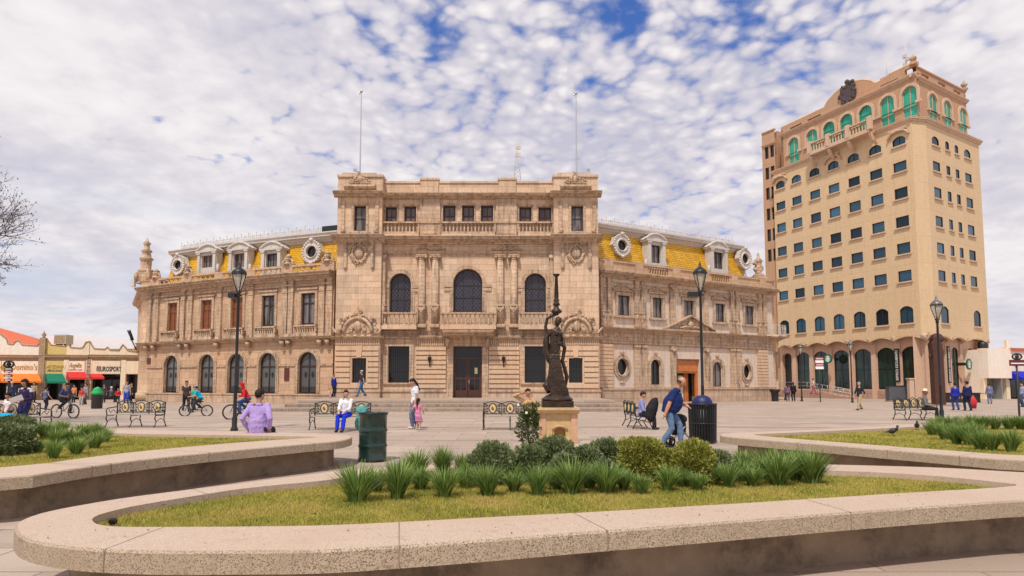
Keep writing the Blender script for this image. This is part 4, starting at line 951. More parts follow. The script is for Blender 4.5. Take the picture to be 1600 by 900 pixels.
# ================================================================ the tower
tow = thing('office_tower', 'tall cream office tower with terracotta crown and green arched top windows', 'building', (0, 0, 0))
YT = 60.0
tl = Fac((xat(1214, 76, 12), 76), (xat(1435, YT, 12), YT)); tr = Fac((xat(1457.5, 60.3, 12), 60.3), (xat(1541, 66.2, 12), 66.2))
tm = Fac((tl.map((tl.L, 0, 0))[:2]), (tr.a.x, tr.a.y))
tz = lambda py: tl.Z(1414, py); rzz = lambda py: tr.Z(1466, py)
z_cb, z_ct = tl.Z(1432, 524), tl.Z(1432, 184); z_cr = tl.Z(1432, 111); z_pp = tl.Z(1440, 88)
rows_y = [(244.5-36.5, 223.5), (249, 265), (291, 308), (337, 354), (378, 395.5), (422, 439)]
rows = [(tz(224), tz(209.5), 'seg'), (tz(265.5), tz(250), 'rect'), (tz(308.5), tz(291.5), 'rect'), (tz(354), tz(337), 'rect'), (tz(396), tz(379), 'rect'), (tz(439.5), tz(422.5), 'rect'), (tz(505), tz(478.5), 'seg')]
colsL = [tl.U(p, 11.5) for p in (1224.5, 1250, 1279, 1309, 1341, 1376, 1414)]
ops = [(k, c, 1.36, a, b) for c in colsL for a, b, k in rows]
MB().wall(0, tl.L, z_cb, z_ct+.05, [shape(*o) for o in ops], .3).build('wall', M['cream'], tow, tl.map)
for o in ops:
    fr_ = window(tl, tow, *o, .14, M['darkframe'], M['gteal'], nv=0 if o[0] == 'rect' else 1, hs=(), fw=.07); MB().box(o[1]-.8, o[1]+.8, -.02, .14, o[3]-.16, o[3]-.02).build('sill', M['peach_t'], fr_, tl.map)
for c in (colsL[0], colsL[3], colsL[6]):
    z = rows[0][1]; m_ = MB(); m_.tube([(c-1.1, .1, z-.1), (c-.7, .16, z+.45), (c, .2, z+.55), (c+.7, .16, z+.45), (c+1.1, .1, z-.1)], [.12, .14, .16, .14, .12], 6); m_.box(c-.9, c+.9, -.02, .3, z+.55, z+.75); m_.build('window_hood', M['peach_t'], tow, tl.map)
colsR = [(tr.U(1473.5, 10), 1.4), (tr.U(1492, 10), .78), (tr.U(1506.5, 10), .78), (tr.U(1523.5, 10), 1.4)]
ops2 = [(k, c, w, a, b) for c, w in colsR for a, b, k in rows[:6]]+[('seg', colsR[0][0]+.2, 1.5, rows[6][0], rows[6][1]), ('seg', colsR[3][0]+.3, 1.5, rows[6][0], rows[6][1])]
MB().wall(0, tr.L, z_cb, z_ct+.05, [shape(*o) for o in ops2], .3).build('wall', M['cream'], tow, tr.map)
for o in ops2:
    fr_ = window(tr, tow, *o, .08, M['darkframe'], M['gteal'], nv=0, fw=.06); MB().box(o[1]-o[2]/2-.14, o[1]+o[2]/2+.14, -.02, .14, o[3]-.16, o[3]-.02).build('sill', M['peach_t'], fr_, tr.map)
MB().wall(0, tm.L, z_cb, z_ct+.05, [], .3).build('wall', M['cream'], tow, tm.map)
# core volume
def core(m_, z0, z1, ins=.6):
    p = [tl.map((0, -ins, 0))[:2], tl.map((tl.L, -ins, 0))[:2], tr.map((0, -ins, 0))[:2], tr.map((tr.L-ins, -ins, 0))[:2], tr.map((tr.L-ins, -16, 0))[:2], tl.map((0, -13, 0))[:2]]
    n = len(p); vs = [(x, y, z0) for x, y in p]+[(x, y, z1) for x, y in p]
    m_.add(vs, [tuple(range(n)), tuple(range(n, 2*n))]+[(j, (j+1) % n, (j+1) % n+n, j+n) for j in range(n)])
m_ = MB(); core(m_, z_cb, z_ct-.05); m_.build('wall', M['cream'], tow)
# side returns of the cream body
for F, u in ((tl, 0), (tr, tr.L)): MB().box(u-.02 if u else 0, u if u else .02, -16 if u else -6, -.01, z_cb, z_ct).build('wall', M['cream'], tow, F.map)
for F, a, b in ((tl, -.2, tl.L+.1), (tm, -.1, tm.L+.1), (tr, -.1, tr.L+.3)):
    m_ = MB(); cornice(m_, a, b, z_ct-.1, z_ct+.3, .30); m_.build('cornice', M['peach_t'], tow, F.map)
# crown
IN = -.5
cl = [tl.U(p, 27.5, IN) for p in (1241, 1270, 1296.7, 1324, 1354, 1387.7, 1422.7)]
cz1 = tl.Z(1422.7, 134, IN); cz0 = z_ct+.45; ow_ = 1.5
opc = [('arch', c, ow_, cz0, cz1) for c in cl]
MB().wall(.9, tl.L+.35, z_ct, z_cr, [shape(*o) for o in opc], .35, IN).build('wall', M['peach'], tow, tl.map)
cr_ = [tr.U(p, 28, IN) for p in (1458.5, 1481, 1505.7)]; opr = [('arch', c, 1.65, cz0, cz1) for c in cr_]
uR0, uR1 = -.25, tr.L-1.2
MB().wall(uR0, uR1, z_ct, z_cr, [shape(*o) for o in opr], .35, IN).build('wall', M['peach'], tow, tr.map)
pA = tl.map((tl.L+.35, IN, 0))[:2]; pB = tr.map((uR0, IN, 0))[:2]; tcor = Fac(pA, pB)
MB().wall(0, tcor.L, z_ct, z_cr, [], .3).build('wall', M['peach'], tow, tcor.map)
for F, oo in ((tl, opc), (tr, opr)):
    for i, o in enumerate(oo): window(F, tow, *o, .14 if F is tl else .06, M['peach_t'] if (F is tr or i in (0, 1, 5, 6)) else M['ggreen'], M['ggreen'], nv=1, hs=(.36,) if (F is tr or i in (0, 1, 5, 6)) else (.7,), fw=.05, d=IN, name='arched_window', bw=.12 if False else .07)
    for o in oo:
        m_ = MB(); m_.ring(shape('arch', o[1], o[2]+.55, cz0+1.3, o[4]+.28), shape('arch', o[1], o[2]+.01, cz0+1.3, o[4]), IN-.02, IN+.10)
        for s_ in (-1, 1): m_.box(o[1]+s_*(o[2]/2+.15)-.26, o[1]+s_*(o[2]/2+.15)+.26, IN-.02, IN+.18, cz0+1.2, cz0+1.45)
        m_.build('window_surround', M['peach_t'], tow, F.map)
m_ = MB(); core(m_, z_ct-.02, z_cr-.05, 1.35); m_.build('wall', M['peach'], tow)
MB().box(uR1-.25, uR1, -16, IN, z_ct, z_pp-.5).build('wall', M['peach'], tow, tr.map)
MB().box(.9, 1.2, -8, IN, z_ct, z_pp-.6).build('wall', M['peach'], tow, tl.map)
for F, a, b in ((tl, .8, tl.L+.4), (tcor, -.05, tcor.L+.05), (tr, uR0, uR1+.2)):
    m_ = MB(); cornice(m_, a, b, z_cr-.2, z_cr+.12, .28, IN); m_.build('cornice', M['peach_t'], tow, F.map)
# parapet with openings and the curved gable
za, zb2 = z_cr+.1, z_pp
ug0, ug1 = tl.U(1288, 31, IN), tl.U(1368, 31, IN)
ztop_l = z_pp
gab = [(.9, za)]+[(tl.L+.35, za), (tl.L+.35, ztop_l), (ug1+2.3, ztop_l)]
n = 16; gh = 1.35
for k in range(n+1):
    x = ug1-(ug1-ug0)*k/n; s_ = math.sin(PI*k/n); gab.append((x, ztop_l-.25+gh*(s_**.7 if s_ > 0 else 0)))
gab += [(.9, ztop_l-.25)]
gab[3] = (ug1+1.5, ztop_l); gab.insert(4, (ug1+1.5, ztop_l-.25))
uo = [('rect', tl.U(1389, 31.5, IN), 1.9, za+.25, ztop_l-.75), ('rect', tl.U(1423.5, 31.5, IN), 1.25, za+.2, ztop_l-.3), ('rect', tl.U(1243.5, 31.5, IN), 1.7, za+.15, ztop_l-.75), ('rect', tl.U(1272, 31.5, IN), 1.8, za+.15, ztop_l-.75)]
m_ = MB(); zl_, L2 = ztop_l-.25, tl.L+.35; segs = sorted((o[1]-o[2]/2, o[1]+o[2]/2, o[3], o[4]) for o in uo); x0 = .9
step_ = ug1+1.5
def pbox(a, b, z0, z1):
    if b-a > .02 and z1-z0 > .01: m_.box(a, b, IN-.3, IN, z0, z1)
for (a, b, z0, z1) in segs+[(L2, L2, 0, 0)]:
    for p0, p1 in ((x0, min(a, step_)), (max(x0, step_), a)):
        pbox(p0, p1, za-.05, zl_ if p1 <= step_+.001 else ztop_l)
    if b > a: pbox(a, b, za-.05, z0); pbox(a, b, z1, zl_ if b <= step_ else ztop_l)
    x0 = b
hp = [(ug1-(ug1-ug0)*k/20, zl_+gh*(max(0, math.sin(PI*k/20))**.7)) for k in range(21)]
for (xa, z_a), (xb, z_b) in zip(hp[:-1], hp[1:]): m_.prism([(xb, zl_-.02), (xa, zl_-.02), (xa, z_a+.001), (xb, z_b+.001)], IN-.3, IN-.003)
m_.build('parapet', M['peach'], tow, tl.map)
m_ = MB()
for o in (uo[0], uo[2], uo[3]): m_.box(o[1]-o[2]/2, o[1]+o[2]/2, IN-.2, IN-.15, o[3], o[3]+.35); m_.box(o[1]-o[2]/2, o[1]+o[2]/2, IN-.35, IN-.3, o[3], o[4])
m_.build('parapet_louvre', M['wood'], tow, tl.map)
m_ = MB(); tp = [(x, z) for x, z in gab[2:] ]
m_.tube([(x, IN-.15, z+.04) for x, z in tp], .17, 6, smooth=False); m_.build('coping', M['peach_t'], tow, tl.map)
wR = uR1-uR0; opp = [('rect', uR0+wR*f, 1.5, za+.15, zb2-.45) for f in (.17, .5, .82)]
MB().wall(uR0, uR1, za, zb2-.15, [shape(*o) for o in opp], .3, IN).wall(uR0, uR1, za, zb2-.15, [shape(*o) for o in opp], .01, IN-.3).box(uR0, uR1+.1, IN-.4, IN+.1, zb2-.15, zb2).build('parapet', M['peach'], tow, tr.map)
MB().wall(0, tcor.L, za, zb2-.15, [], .3).box(-.1, tcor.L+.1, -.5, .1, zb2-.15, zb2+.1).build('parapet', M['peach'], tow, tcor.map)
for F, u in ((tcor, tcor.L/2), (tr, uR1-.2)):
    x_, y_ = F.map((u, -.2 if F is tcor else IN, 0))[:2]; m_ = MB(); m_.box(x_-.25, x_+.25, y_-.25, y_+.25, zb2, zb2+.2); m_.lathe((x_, y_, zb2+.2), [(.1, 0), (.14, .08), (.3, .3), (.32, .45), (.14, .65), (.05, .85)], 10); m_.build('finial', M['trim'], tow)
m_ = MB(); rnd = random.Random(2); uc = (ug0+ug1)/2; zc = z_cr+1.22
m_.prism([(uc+.8*math.cos(t)*(.85 if math.sin(t) < 0 else 1), zc+.95*math.sin(t)) for t in [2*PI*k/20 for k in range(20)]], IN, IN+.16)
for k in range(90):
    t = rnd.uniform(0, 2*PI); r_ = rnd.uniform(.6, 1.05); m_.ell((uc+r_*math.cos(t), IN+.12, zc+.05+r_*1.15*math.sin(t)), (rnd.uniform(.06, .22), .12, rnd.uniform(.08, .25)), 6, 4)
m_.ell((uc, IN+.15, zc+1.3), (.28, .15, .25)); m_.ell((uc+.6, IN+.15, zc+1.1), (.3, .12, .2)); m_.build('coat_of_arms', plain('dark_carved_arms', (.075, .05, .055), .7), tow, tl.map)
# long balcony under the crown
a, b = tl.U(1266, 26, .9), tl.U(1360, 26, .9); zb_ = z_ct+.2
MB().box(a, b, -.1, 1.05, zb_-.15, zb_+.15).build('balcony_base', M['peach_t'], tow, tl.map); balustrade(tl, tow, a, b, zb_+.15, zb_+1.25, .85, M['peach_t'], gap=.34)
for f in (0, .33, .66, 1): m_ = MB(); u = a+(b-a)*f; m_.tube([(u, .1, zb_-1.2), (u, .5, zb_-.9), (u, .9, zb_-.2)], [.15, .2, .22], 6, smooth=False); m_.box(u-.22, u+.22, .7, 1.1, zb_+.1, zb_+1.45); m_.build('bracket', M['peach_t'], tow, tl.map)
# roof aerials
for px, py in ((1416, 68), (1386, 84)):
    u = tl.U(px, 33, -1.5); z0 = z_pp-.3; z1 = tl.Z(px, py, -1.5); m_ = MB(); m_.tube([(u, -1.5, z0), (u, -1.5, z1)], .05 if px > 1400 else .03, 6)
    if px > 1400:
        for k in range(4): m_.box(u-.28 if k % 2 else u-.05, u+.05 if k % 2 else u+.3, -1.6, -1.4, z0+.5+k*.42, z0+.8+k*.42)
    m_.build('antenna', M['white'], tow, tl.map)
# side strip at the far left
sx = Fac((xat(1197.5, 78.5, 12), 78.5), (xat(1218, 76.9, 12), 76.9)); zs = sx.Z(1205, 204)
hs_ = [('rect', sx.U(p, 15), .55, z-.75, z+.75) for z in [sx.Z(1209, y) for y in (235, 268, 300, 333, 366, 398)] for p in (1203.5, 1212)]
MB().wall(0, sx.L, 0, zs, [shape(*o) for o in hs_], .3).box(0, sx.L, -14, -.5, 0, zs-.1).build('wall', M['peach'], tow, sx.map)
for o in hs_[::1]: window(sx, tow, *o, .2, M['darkframe'], M['gdark'], nv=0, fw=.05)
m_ = MB(); cornice(m_, 0, sx.L+.2, zs-1.8, zs-1.6, .2); m_.box(0, sx.L, -.3, .12, zs, zs+.15); m_.build('cornice', M['peach_t'], tow, sx.map)
# arcade
AD = -.7
av = [(1230, 1.35), (1255.5, 1.85), (1283, 1.85), (1315, 1.9), (1348.6, 1.95), (1385, 1.95), (1424.7, 1.95)]
opa = [('seg', tl.U(p, 3.2, AD), w, .95 if i else .2, tl.Z(1424, 541, AD)) for i, (p, w) in enumerate(av)]
MB().wall(-.5, tl.L+.4, 0, z_cb+.3, [shape(*o) for o in opa], .4, AD).build('wall', M['arcade'], tow, tl.map)
for i, o in enumerate(opa):
    if i: window(tl, tow, *o, .16, M['darkframe'], M['gbott'], nv=1, hs=(.05, .5), fw=.04, d=AD, name='shop_window', bw=.03)
MB().box(opa[0][1]-.6, opa[0][1]+.6, AD-.5, AD-.4, 0, opa[0][4]).build('dark_doorway', M['grille'], tow, tl.map)
av2 = [(1470, 1.5), (1493, 1.35)]
opb = [('seg', tr.U(p, 3.2, AD), w, .6, z_cb-.95) for p, w in av2]+[('seg', tr.U(1518, 3.2, AD), 1.9, .02, z_cb-.95)]
MB().wall(-.4, tr.L-.3, 0, z_cb+.3, [shape(*o) for o in opb], .4, AD).build('wall', M['arcade'], tow, tr.map)
for o in opb[:2]: window(tr, tow, *o, .12, M['darkframe'], M['gbott'], nv=1, hs=(.5,), fw=.04, d=AD, name='shop_window', bw=.03)
o = opb[2]; window(tr, tow, 'seg', o[1], o[2], o[4]-1.8, o[4], .3, M['darkframe'], M['gcurt'], nv=3, hs=(.3, .6), fw=.05, d=AD, name='fanlight')
MB().box(o[1]-.9, o[1]+.9, AD-.42, AD-.35, 0, o[4]-1.8).build('door', M['peach_t'], tow, tr.map)
MB().box(o[1]-.8, o[1]-.1, AD-.34, AD-.3, 0, 2.3).build('door', M['wood'], tow, tr.map)
MB().wall(-.3, tm.L+.3, 0, z_cb+.3, [], .3, AD).build('wall', M['arcade'], tow, tm.map)
MB().box(-.5, tl.L+.3, AD-.02, AD+.1, 0, .85).build('plinth', M['arcade_b'], tow, tl.map)
MB().box(-.3, opb[2][1]-1.1, AD-.02, AD+.1, 0, .55).build('plinth', M['arcade_b'], tow, tr.map)
m_ = MB()
for F, pts in ((tl, [(opa[i][1]+opa[i+1][1])/2 for i in range(6)]+[opa[6][1]+1.7]), (tr, [opb[0][1]+1.0, opb[1][1]+1.1, tr.L-.5])):
    for u in pts: m2 = MB(); m2.box(u-.26, u+.26, AD-.02, AD+.14, 0, z_cb-.3); m2.tube([(u, AD+.05, z_cb-.55), (u, AD+.45, z_cb-.25), (u, AD+.62, z_cb+.08)], [.14, .2, .26], 6); m2.build('pier', M['arcade'], tow, F.map)
    us = [F.U(1216, 5) if F is tl else 0]+pts+([F.L] if F is tr else [F.L]); m3 = MB()
    for a, b in zip(us[:-1], us[1:]):
        if b-a < .4: continue
        arc_ = [(a+(b-a)*k/8, z_cb-.38+.34*math.sin(PI*k/8)) for k in range(9)]
        m3.prism([(a, z_cb+.02)]+arc_+[(b, z_cb+.02)], -.35, .0)
    m3.build('scalloped_edge', M['cream'], tow, F.map)
# lettered banners and round hanging signs of the coffee house
wht = plain('white_lettering', (.85, .85, .83), .6, vary=.02); blk = plain('black_sign_board', (.015, .015, .015), .5)
def vbanner(F, px, d, z0, z1, w=.5):
    u = F.U(px, 3, d); b_ = MB().box(u-w/2, u+w/2, d, d+.08, z0, z1).build('lettered_banner', blk, tow, F.map)
    vs, fs = text_mesh('STARBUCKS COFFEE', .36, .01); L_ = max(v[0] for v in vs)-min(v[0] for v in vs); k_ = (z1-z0-.3)/L_
    m_ = MB(); m_.add([(u-v[1]*.95, d+.085+v[2], (z0+z1)/2-v[0]*k_) for v in vs], fs); m_.build('lettering', wht, b_, F.map)
vbanner(tl, 1402.5, AD+.16, 1.7, tl.Z(1402, 545, AD)); vbanner(tr, 1482.5, AD+.16, 1.6, z_cb-.9)
grn = plain('deep_green_enamel', (.012, .13, .07), .4)
def round_sign(F, px, py, d, r):
    u = F.U(px, 4, d); z = F.Z(px, py, d); m_ = MB()
    m_.ring([(u+r*math.cos(t), z+r*math.sin(t)) for t in [2*PI*k/28 for k in range(28)]], [(u+r*.66*math.cos(t), z+r*.66*math.sin(t)) for t in [2*PI*k/28 for k in range(28)]], d-.06, d+.06)
    s_ = m_.build('round_sign', grn, tow, F.map)
    MB().prism([(u+r*.67*math.cos(t), z+r*.67*math.sin(t)) for t in [2*PI*k/28 for k in range(28)]], d-.05, d+.05).build('sign_face', wht, s_, F.map)
    m_ = MB()
    for q in (-1, 1):
        for k in range(2): m_.tube([(u+q*(.20+.10*k), d+.055, z-.42*r+.1*k), (u+q*(.15+.12*k), d+.055, z-.1*r), (u+q*(.24+.06*k), d+.055, z+.12), (u+q*(.12+.05*k), d+.055, z+.36*r)], .016, 5)
    for k in range(5): m_.tube([(u-.10+.05*k, d+.055, z+.3*r), (u-.14+.07*k, d+.055, z+.46*r)], .014, 4)
    m_.tube([(u-.09, d+.055, z-.42*r), (u-.07, d+.055, z-.12), (u+.07, d+.055, z-.12), (u+.09, d+.055, z-.42*r)], .014, 4)
    m_.build('sign_emblem', grn, s_, F.map)
    MB().tube([(u-r-.25, d, z), (u-r+.05, d, z)], .05).box(u-r-.3, u-r-.2, AD, d+.05, z-.15, z+.15).build('sign_bracket', M['grille'], s_, F.map)
round_sign(tl, 1294, 560.5, .3, .5); round_sign(tr, 1513.5, 569, .1, .55)
# ================================================================ shops on the left
def rowF(F, pts, d=0): return [(F.U(px, F.Z(px, py, d), d), F.Z(px, py, d)) for px, py in pts]
sh = Fac((xat(-45, 59.5, 3), 59.5), (xat(225, 63.5, 3), 63.5))
cream_w = stone('cream_shop_wall', (.82, .72, .55), bw=40, bh=40, vary=.02, stain=(.45, .36, .26), stain_amt=.3)
brown = stone('brown_cornice_stone', (.42, .32, .20), bw=.5, bh=.3, stain_amt=.5); yel = plain('ochre_wall', (.62, .47, .16), .85)
whw = stone('white_shop_wall', (.86, .79, .70), bw=40, bh=40, vary=.02, stain=(.5, .42, .34), stain_amt=.3)
gold_l = plain('gilt_letters', (.42, .25, .04), .45, metal=.3); dkl = plain('dark_letters', (.03, .03, .028), .6)
def shopfront(name, label, p0, p1, top, wallm, signs, aw, pillars, doors, extra=None):
    root = thing(name, label, 'shop', (0, 0, 0))
    a, b = sh.U(p0, 3), sh.U(p1, 3); cz = sh.Z((p0+p1)/2, 554.5); cz2 = sh.Z((p0+p1)/2, 562); sb = sh.Z((p0+p1)/2, 585)
    tpts = rowF(sh, top); tpts[0] = (a, tpts[0][1]); tpts[-1] = (b, tpts[-1][1])
    MB().prism([(a, cz)]+tpts+[(b, cz)], -.3, 0).build('parapet', wallm, root, sh.map)
    m_ = MB(); m_.tube([(u, .0, z+.02) for u, z in tpts], .07, 5, smooth=False); m_.build('coping', brown, root, sh.map)
    m_ = MB(); cornice(m_, a, b, cz2, cz, .3); m_.box(a, b, -.3, .04, sb, cz2)
    m_.build('cornice', brown, root, sh.map)
    for q0, q1, mm in signs:
        s_ = MB().box(sh.U(q0, 4), sh.U(q1, 4), .03, .10, sb+.05, cz2-.12).build('sign_board', mm, root, sh.map)
    MB().box(a, b, -6, -5.8, 0, cz).box(a, b, -6, -.3, sb+.3, cz).build('wall', wallm, root, sh.map)
    for q in pillars: u = sh.U(q, 2); m_ = MB(); m_.box(u-.22, u+.22, -.35, .12, 0, cz2); m_.build('pillar', wallm, root, sh.map)
    m_ = MB(); n = max(3, int((b-a)/1.3))
    for k in range(n+1): u = a+(b-a)*k/n; m_.box(u-.05, u+.05, -1.6, -1.5, 0, sb)
    m_.box(a, b, -1.6, -1.5, 2.2, 2.3); fr = m_.build('shop_window', M['grille'], root, sh.map)
    MB().box(a, b, -1.58, -1.53, 0, sb).build('pane', M['gdark'], fr, sh.map)
    for q0, q1, yt, yb, out, mm in aw:
        v0, v1 = sh.U(q0, 3.5, .1), sh.U(q1-5, 3.5, .1); u0, u1 = sh.U(q0+4, 3.2, out), sh.U(q1, 3.2, out); zt, zb = sh.Z((q0+q1)/2, yt), sh.Z((q0+q1)/2, yb, out)
        m_ = MB(); m_.add([(v0, .1, zt), (v1, .1, zt), (u1, out, zb+.18), (u0, out, zb+.18), (u1, out, zb), (u0, out, zb), (u0, .1, zb+.1), (u1, .1, zb+.1),
                           (v0, .1, zt-.03), (v1, .1, zt-.03), (u1, out-.03, zb+.15), (u0, out-.03, zb+.15)], [(0, 1, 2, 3), (3, 2, 4, 5), (0, 3, 11, 8), (1, 2, 10, 9), (8, 9, 10, 11), (5, 4, 10, 11)])
        for v, u in ((v0, u0), (v1, u1)): m_.add([(v, .1, zt-.05), (u, out, zb+.15), (u, out, zb), (v, .1, zb+.05)], [(0, 1, 2, 3)])
        m_.build('awning', mm, root, sh.map)
    return root, a, b, cz, sb, cz2
oran = cloth((.72, .19, .03)); grnc = cloth((.01, .16, .09)); redc = cloth((.55, .035, .03))
r1, a, b, cz, sb, cz2 = shopfront('corner_shop', 'white shop with orange awning and gilt lettering, furthest left', -45, 66.5,
    [(-45, 510), (-20, 516), (0, 521.6), (10.5, 530), (12.6, 537.5), (21, 538), (24, 534), (27, 532), (31, 534), (34, 539), (58, 540.5), (61, 537), (63.5, 531), (66.5, 526)], whw,
    [(-40, 3, whw), (4, 62, whw)], [(-1, 66, 584, 598, 1.6, oran), (-50, -1, 584, 600, 1.8, oran)], (-20, 66.5), 3)
text_on(sh, r1, "Domino's", sh.U(39.5, 4), sh.Z(39, 574), .11, .80, gold_l, bold=.012, wide=.68)
u = sh.U(9.5, 4); z = sh.Z(9.5, 574); MB().prism([(u-.42, z), (u, z+.45), (u+.42, z), (u, z-.45)], .1, .14).build('sign_emblem', gold_l, r1, sh.map)
m_ = MB(); p = rowF(sh, [(-45, 500), (60, 529)], -4)+rowF(sh, [(61, 541), (-45, 524)], -.4); m_.add([(p[0][0], -4, p[0][1]), (p[1][0], -4, p[1][1]), (p[2][0], -.4, p[2][1]-.3), (p[3][0], -.4, p[3][1]-.3), (p[0][0], -9, p[0][1]-2.4), (p[1][0], -9, p[1][1]-2)], [(0, 1, 2, 3), (4, 5, 1, 0), (0, 3, 4), (1, 2, 5)]); m_.build('roof', plain('orange_roof_tiles', (.60, .13, .05), .7, vary=.25, scale=12), r1, sh.map)
m_ = MB(); u = sh.U(67.5, 5); m_.box(u-.25, u+.25, -.3, .25, 0, sh.Z(67, 528)); m_.lathe((*sh.map((u, 0, 0))[:2], 0), [(.0, 0), (.0, .0)], 6) if False else None
m_.build('corner_pier', brown, r1, sh.map); MB().lathe((*sh.map((u, -.02, 0))[:2], sh.Z(67, 528)), [(.2, 0), (.1, .1), (.22, .3), (.08, .5), (.02, .7)], 8).build('finial', brown, r1)
r2, a, b, cz, sb, cz2 = shopfront('ochre_shop', 'ochre and cream shop pair with green awning and red awning', 69, 138,
    [(69, 529), (74, 531), (80, 539.5), (103, 541.7), (105, 538), (107, 538.5), (110, 543), (128, 544), (131, 541), (134, 535), (138, 533.5)], cream_w,
    [(72, 103, yel), (104, 133.5, whw)], [(72, 104, 584, 599, 1.7, grnc), (104.5, 138, 581, 593, 1.6, redc)], (103, 137.5), 3)
MB().prism(rowF(sh, [(70, 553.5), (70, 531), (74, 532), (80, 540.5), (103, 542.7), (103, 553.5)]), -.1, .03).build('parapet_panel', yel, r2, sh.map)
text_on(sh, r2, 'ARTESANIAS', sh.U(89, 4), sh.Z(89, 573.5), .11, .48, gold_l, shear=.4, wide=.58); text_on(sh, r2, 'MEXICANAS', sh.U(87, 4), sh.Z(87, 579.3), .11, .30, dkl, shear=.3, wide=.75)
text_on(sh, r2, 'Angelita', sh.U(119, 4), sh.Z(119, 571), .11, .60, gold_l, shear=.3, wide=.52, bold=.01); text_on(sh, r2, 'CAFETERIA & BAR', sh.U(119, 4), sh.Z(119, 578), .11, .20, gold_l, wide=.75)
r3, a, b, cz, sb, cz2 = shopfront('sports_shop', 'cream shop with wavy parapet and dark capital letters beside the palace', 139, 225,
    [(139, 534), (142, 537), (147, 545), (164, 546), (168, 542.5), (172, 547), (186, 548), (189, 543), (192, 538.5), (196, 543), (200, 548), (212, 550), (225, 551)], cream_w,
    [(141, 189, cream_w), (196, 225, cream_w)], [(140.5, 164, 584, 592.5, 1.5, redc)], (139, 192.5), 3)
text_on(sh, r3, 'EUROSPORT', sh.U(173, 4), sh.Z(173, 577), .11, .66, dkl, bold=.02, wide=.54)
MB().prism([(sh.U(152, 4), sh.Z(155, 578)), (sh.U(153.3, 4), sh.Z(155, 581)), (sh.U(154.3, 4), sh.Z(155, 571)), (sh.U(152.6, 4), sh.Z(155, 573))], .1, .14).build('sign_emblem', grn, r3, sh.map)
# white curved roof of the hall behind the shops
hall = thing('market_hall', 'big white curved sheet-metal roof rising behind the shop parapets', 'building', (0, 0, 0))
p = rowF(sh, [(70, 545), (73, 527), (90, 524.5), (127, 522.5), (127.5, 523), (160, 526.5), (195, 530.5), (215, 532.5), (225, 536), (225, 545)], -10)
MB().prism(p, -24, -10).build('roof', plain('white_sheet_roof', (.88, .87, .88), .6, vary=.04), hall, sh.map)
MB().box(p[0][0]+.5, p[-1][0]-.5, -23, -10.5, 0, p[0][1]+.2).build('wall', cream_w, hall, sh.map)
ac = thing('rooftop_cooler', 'beige ribbed air cooler box on the white roof behind the ochre shop', 'air cooler', sh.map((sh.U(100.5, 7.5, -8), -8, 0)))
u, z0, z1 = sh.U(100.5, 7, -8), sh.Z(100, 538, -8), sh.Z(100, 523.5, -8); m_ = MB(); m_.box(-.62, .62, -.6, .6, z0, z1); m_.build('casing', plain('beige_casing', (.5, .42, .28), .6), ac)
m_ = MB(); [m_.box(-.55+k*.16, -.47+k*.16, -.63, -.59, z0+.1, z1-.1) for k in range(7)]; m_.build('louvre', plain('tan_louvre', (.30, .23, .13), .6), ac)
MB().box(-.5, -.4, -.5, .5, z0-1.2, z0).box(.4, .5, -.5, .5, z0-1.2, z0).build('leg', M['iron'], ac)
# ================================================================ shops on the right
rf = Fac((xat(1534, 63, 3), 63), (xat(1660, 68, 3), 68)); rp = lambda px, z=3, d=0: rf.U(px, z, d)
rt = thing('shuttered_shop', 'plain white two-level shop with closed grey shutter right of the tower', 'shop')
zt = rf.Z(1555, 545); zm_ = rf.Z(1555, 591); u0, u1 = rp(1536), rp(1572)
MB().box(u0, u1, -8, -.4, 0, zt-.1).box(u0, u1, -.42, .5, zm_, zt).build('wall', whw, rt, rf.map)
MB().box(u0, rp(1541), -.42, .0, 0, zm_).box(rp(1569.5), u1+.3, -.42, .1, 0, zt+.1).build('pillar', cream_w, rt, rf.map)
m_ = MB(); m_.box(rp(1541), rp(1569.5), -.4, -.35, 0, zm_)
for k in range(16): m_.box(rp(1541), rp(1569.5), -.36, -.32, k*.15, k*.15+.08)
m_.build('shutter', plain('grey_shutter', (.20, .18, .14), .6, metal=.2), rt, rf.map)
MB().box(rp(1556), rp(1557), -.3, .45, .0, zm_).build('door_post', M['grey_m'], rt, rf.map)
wt = thing('water_tank', 'black round water tank on the white shop roof', 'water tank', rf.map((rp(1560.5, 5), -1.5, zt)))
MB().lathe((0, 0, .12), [(.42, 0), (.45, .1), (.43, .15), (.45, .4), (.43, .45), (.4, .62), (.15, .74)], 16).build('tank', M['grille'], wt); MB().box(-.6, .6, -.5, .5, -.1, .12).build('tank_base', oran, wt)
MB().box(-.05, .25, -.5, -.2, 0, .9).build('parapet_pier', whw, rt, lambda v, o=rf.map((rp(1568, 5), 0, zt-.02)): (o[0]+v[0], o[1]+v[1], o[2]+v[2]))
rt2 = thing('awning_shop', 'white shop with blue awning and red tiled edge at right border', 'shop')
u0, u1 = rp(1573.5), rp(1660); z2 = rf.Z(1587, 548.5)
MB().box(u0, u1, -8, -2.5, 0, z2).box(u0, u1, -2.6, 0, rf.Z(1590, 583), z2).build('wall', whw, rt2, rf.map)
MB().box(u0, u1, -.6, .15, z2, z2+.3).build('roof_edge', plain('red_roof_tiles', (.5, .11, .05), .7), rt2, rf.map)
zb_ = rf.Z(1590, 594); MB().add([(u0, .05, rf.Z(1590, 580)), (u1, .05, rf.Z(1590, 580)), (u1, 1.3, zb_+.25), (u0, 1.3, zb_+.25), (u1, 1.3, zb_), (u0, 1.3, zb_)], [(0, 1, 2, 3), (3, 2, 4, 5)]) 
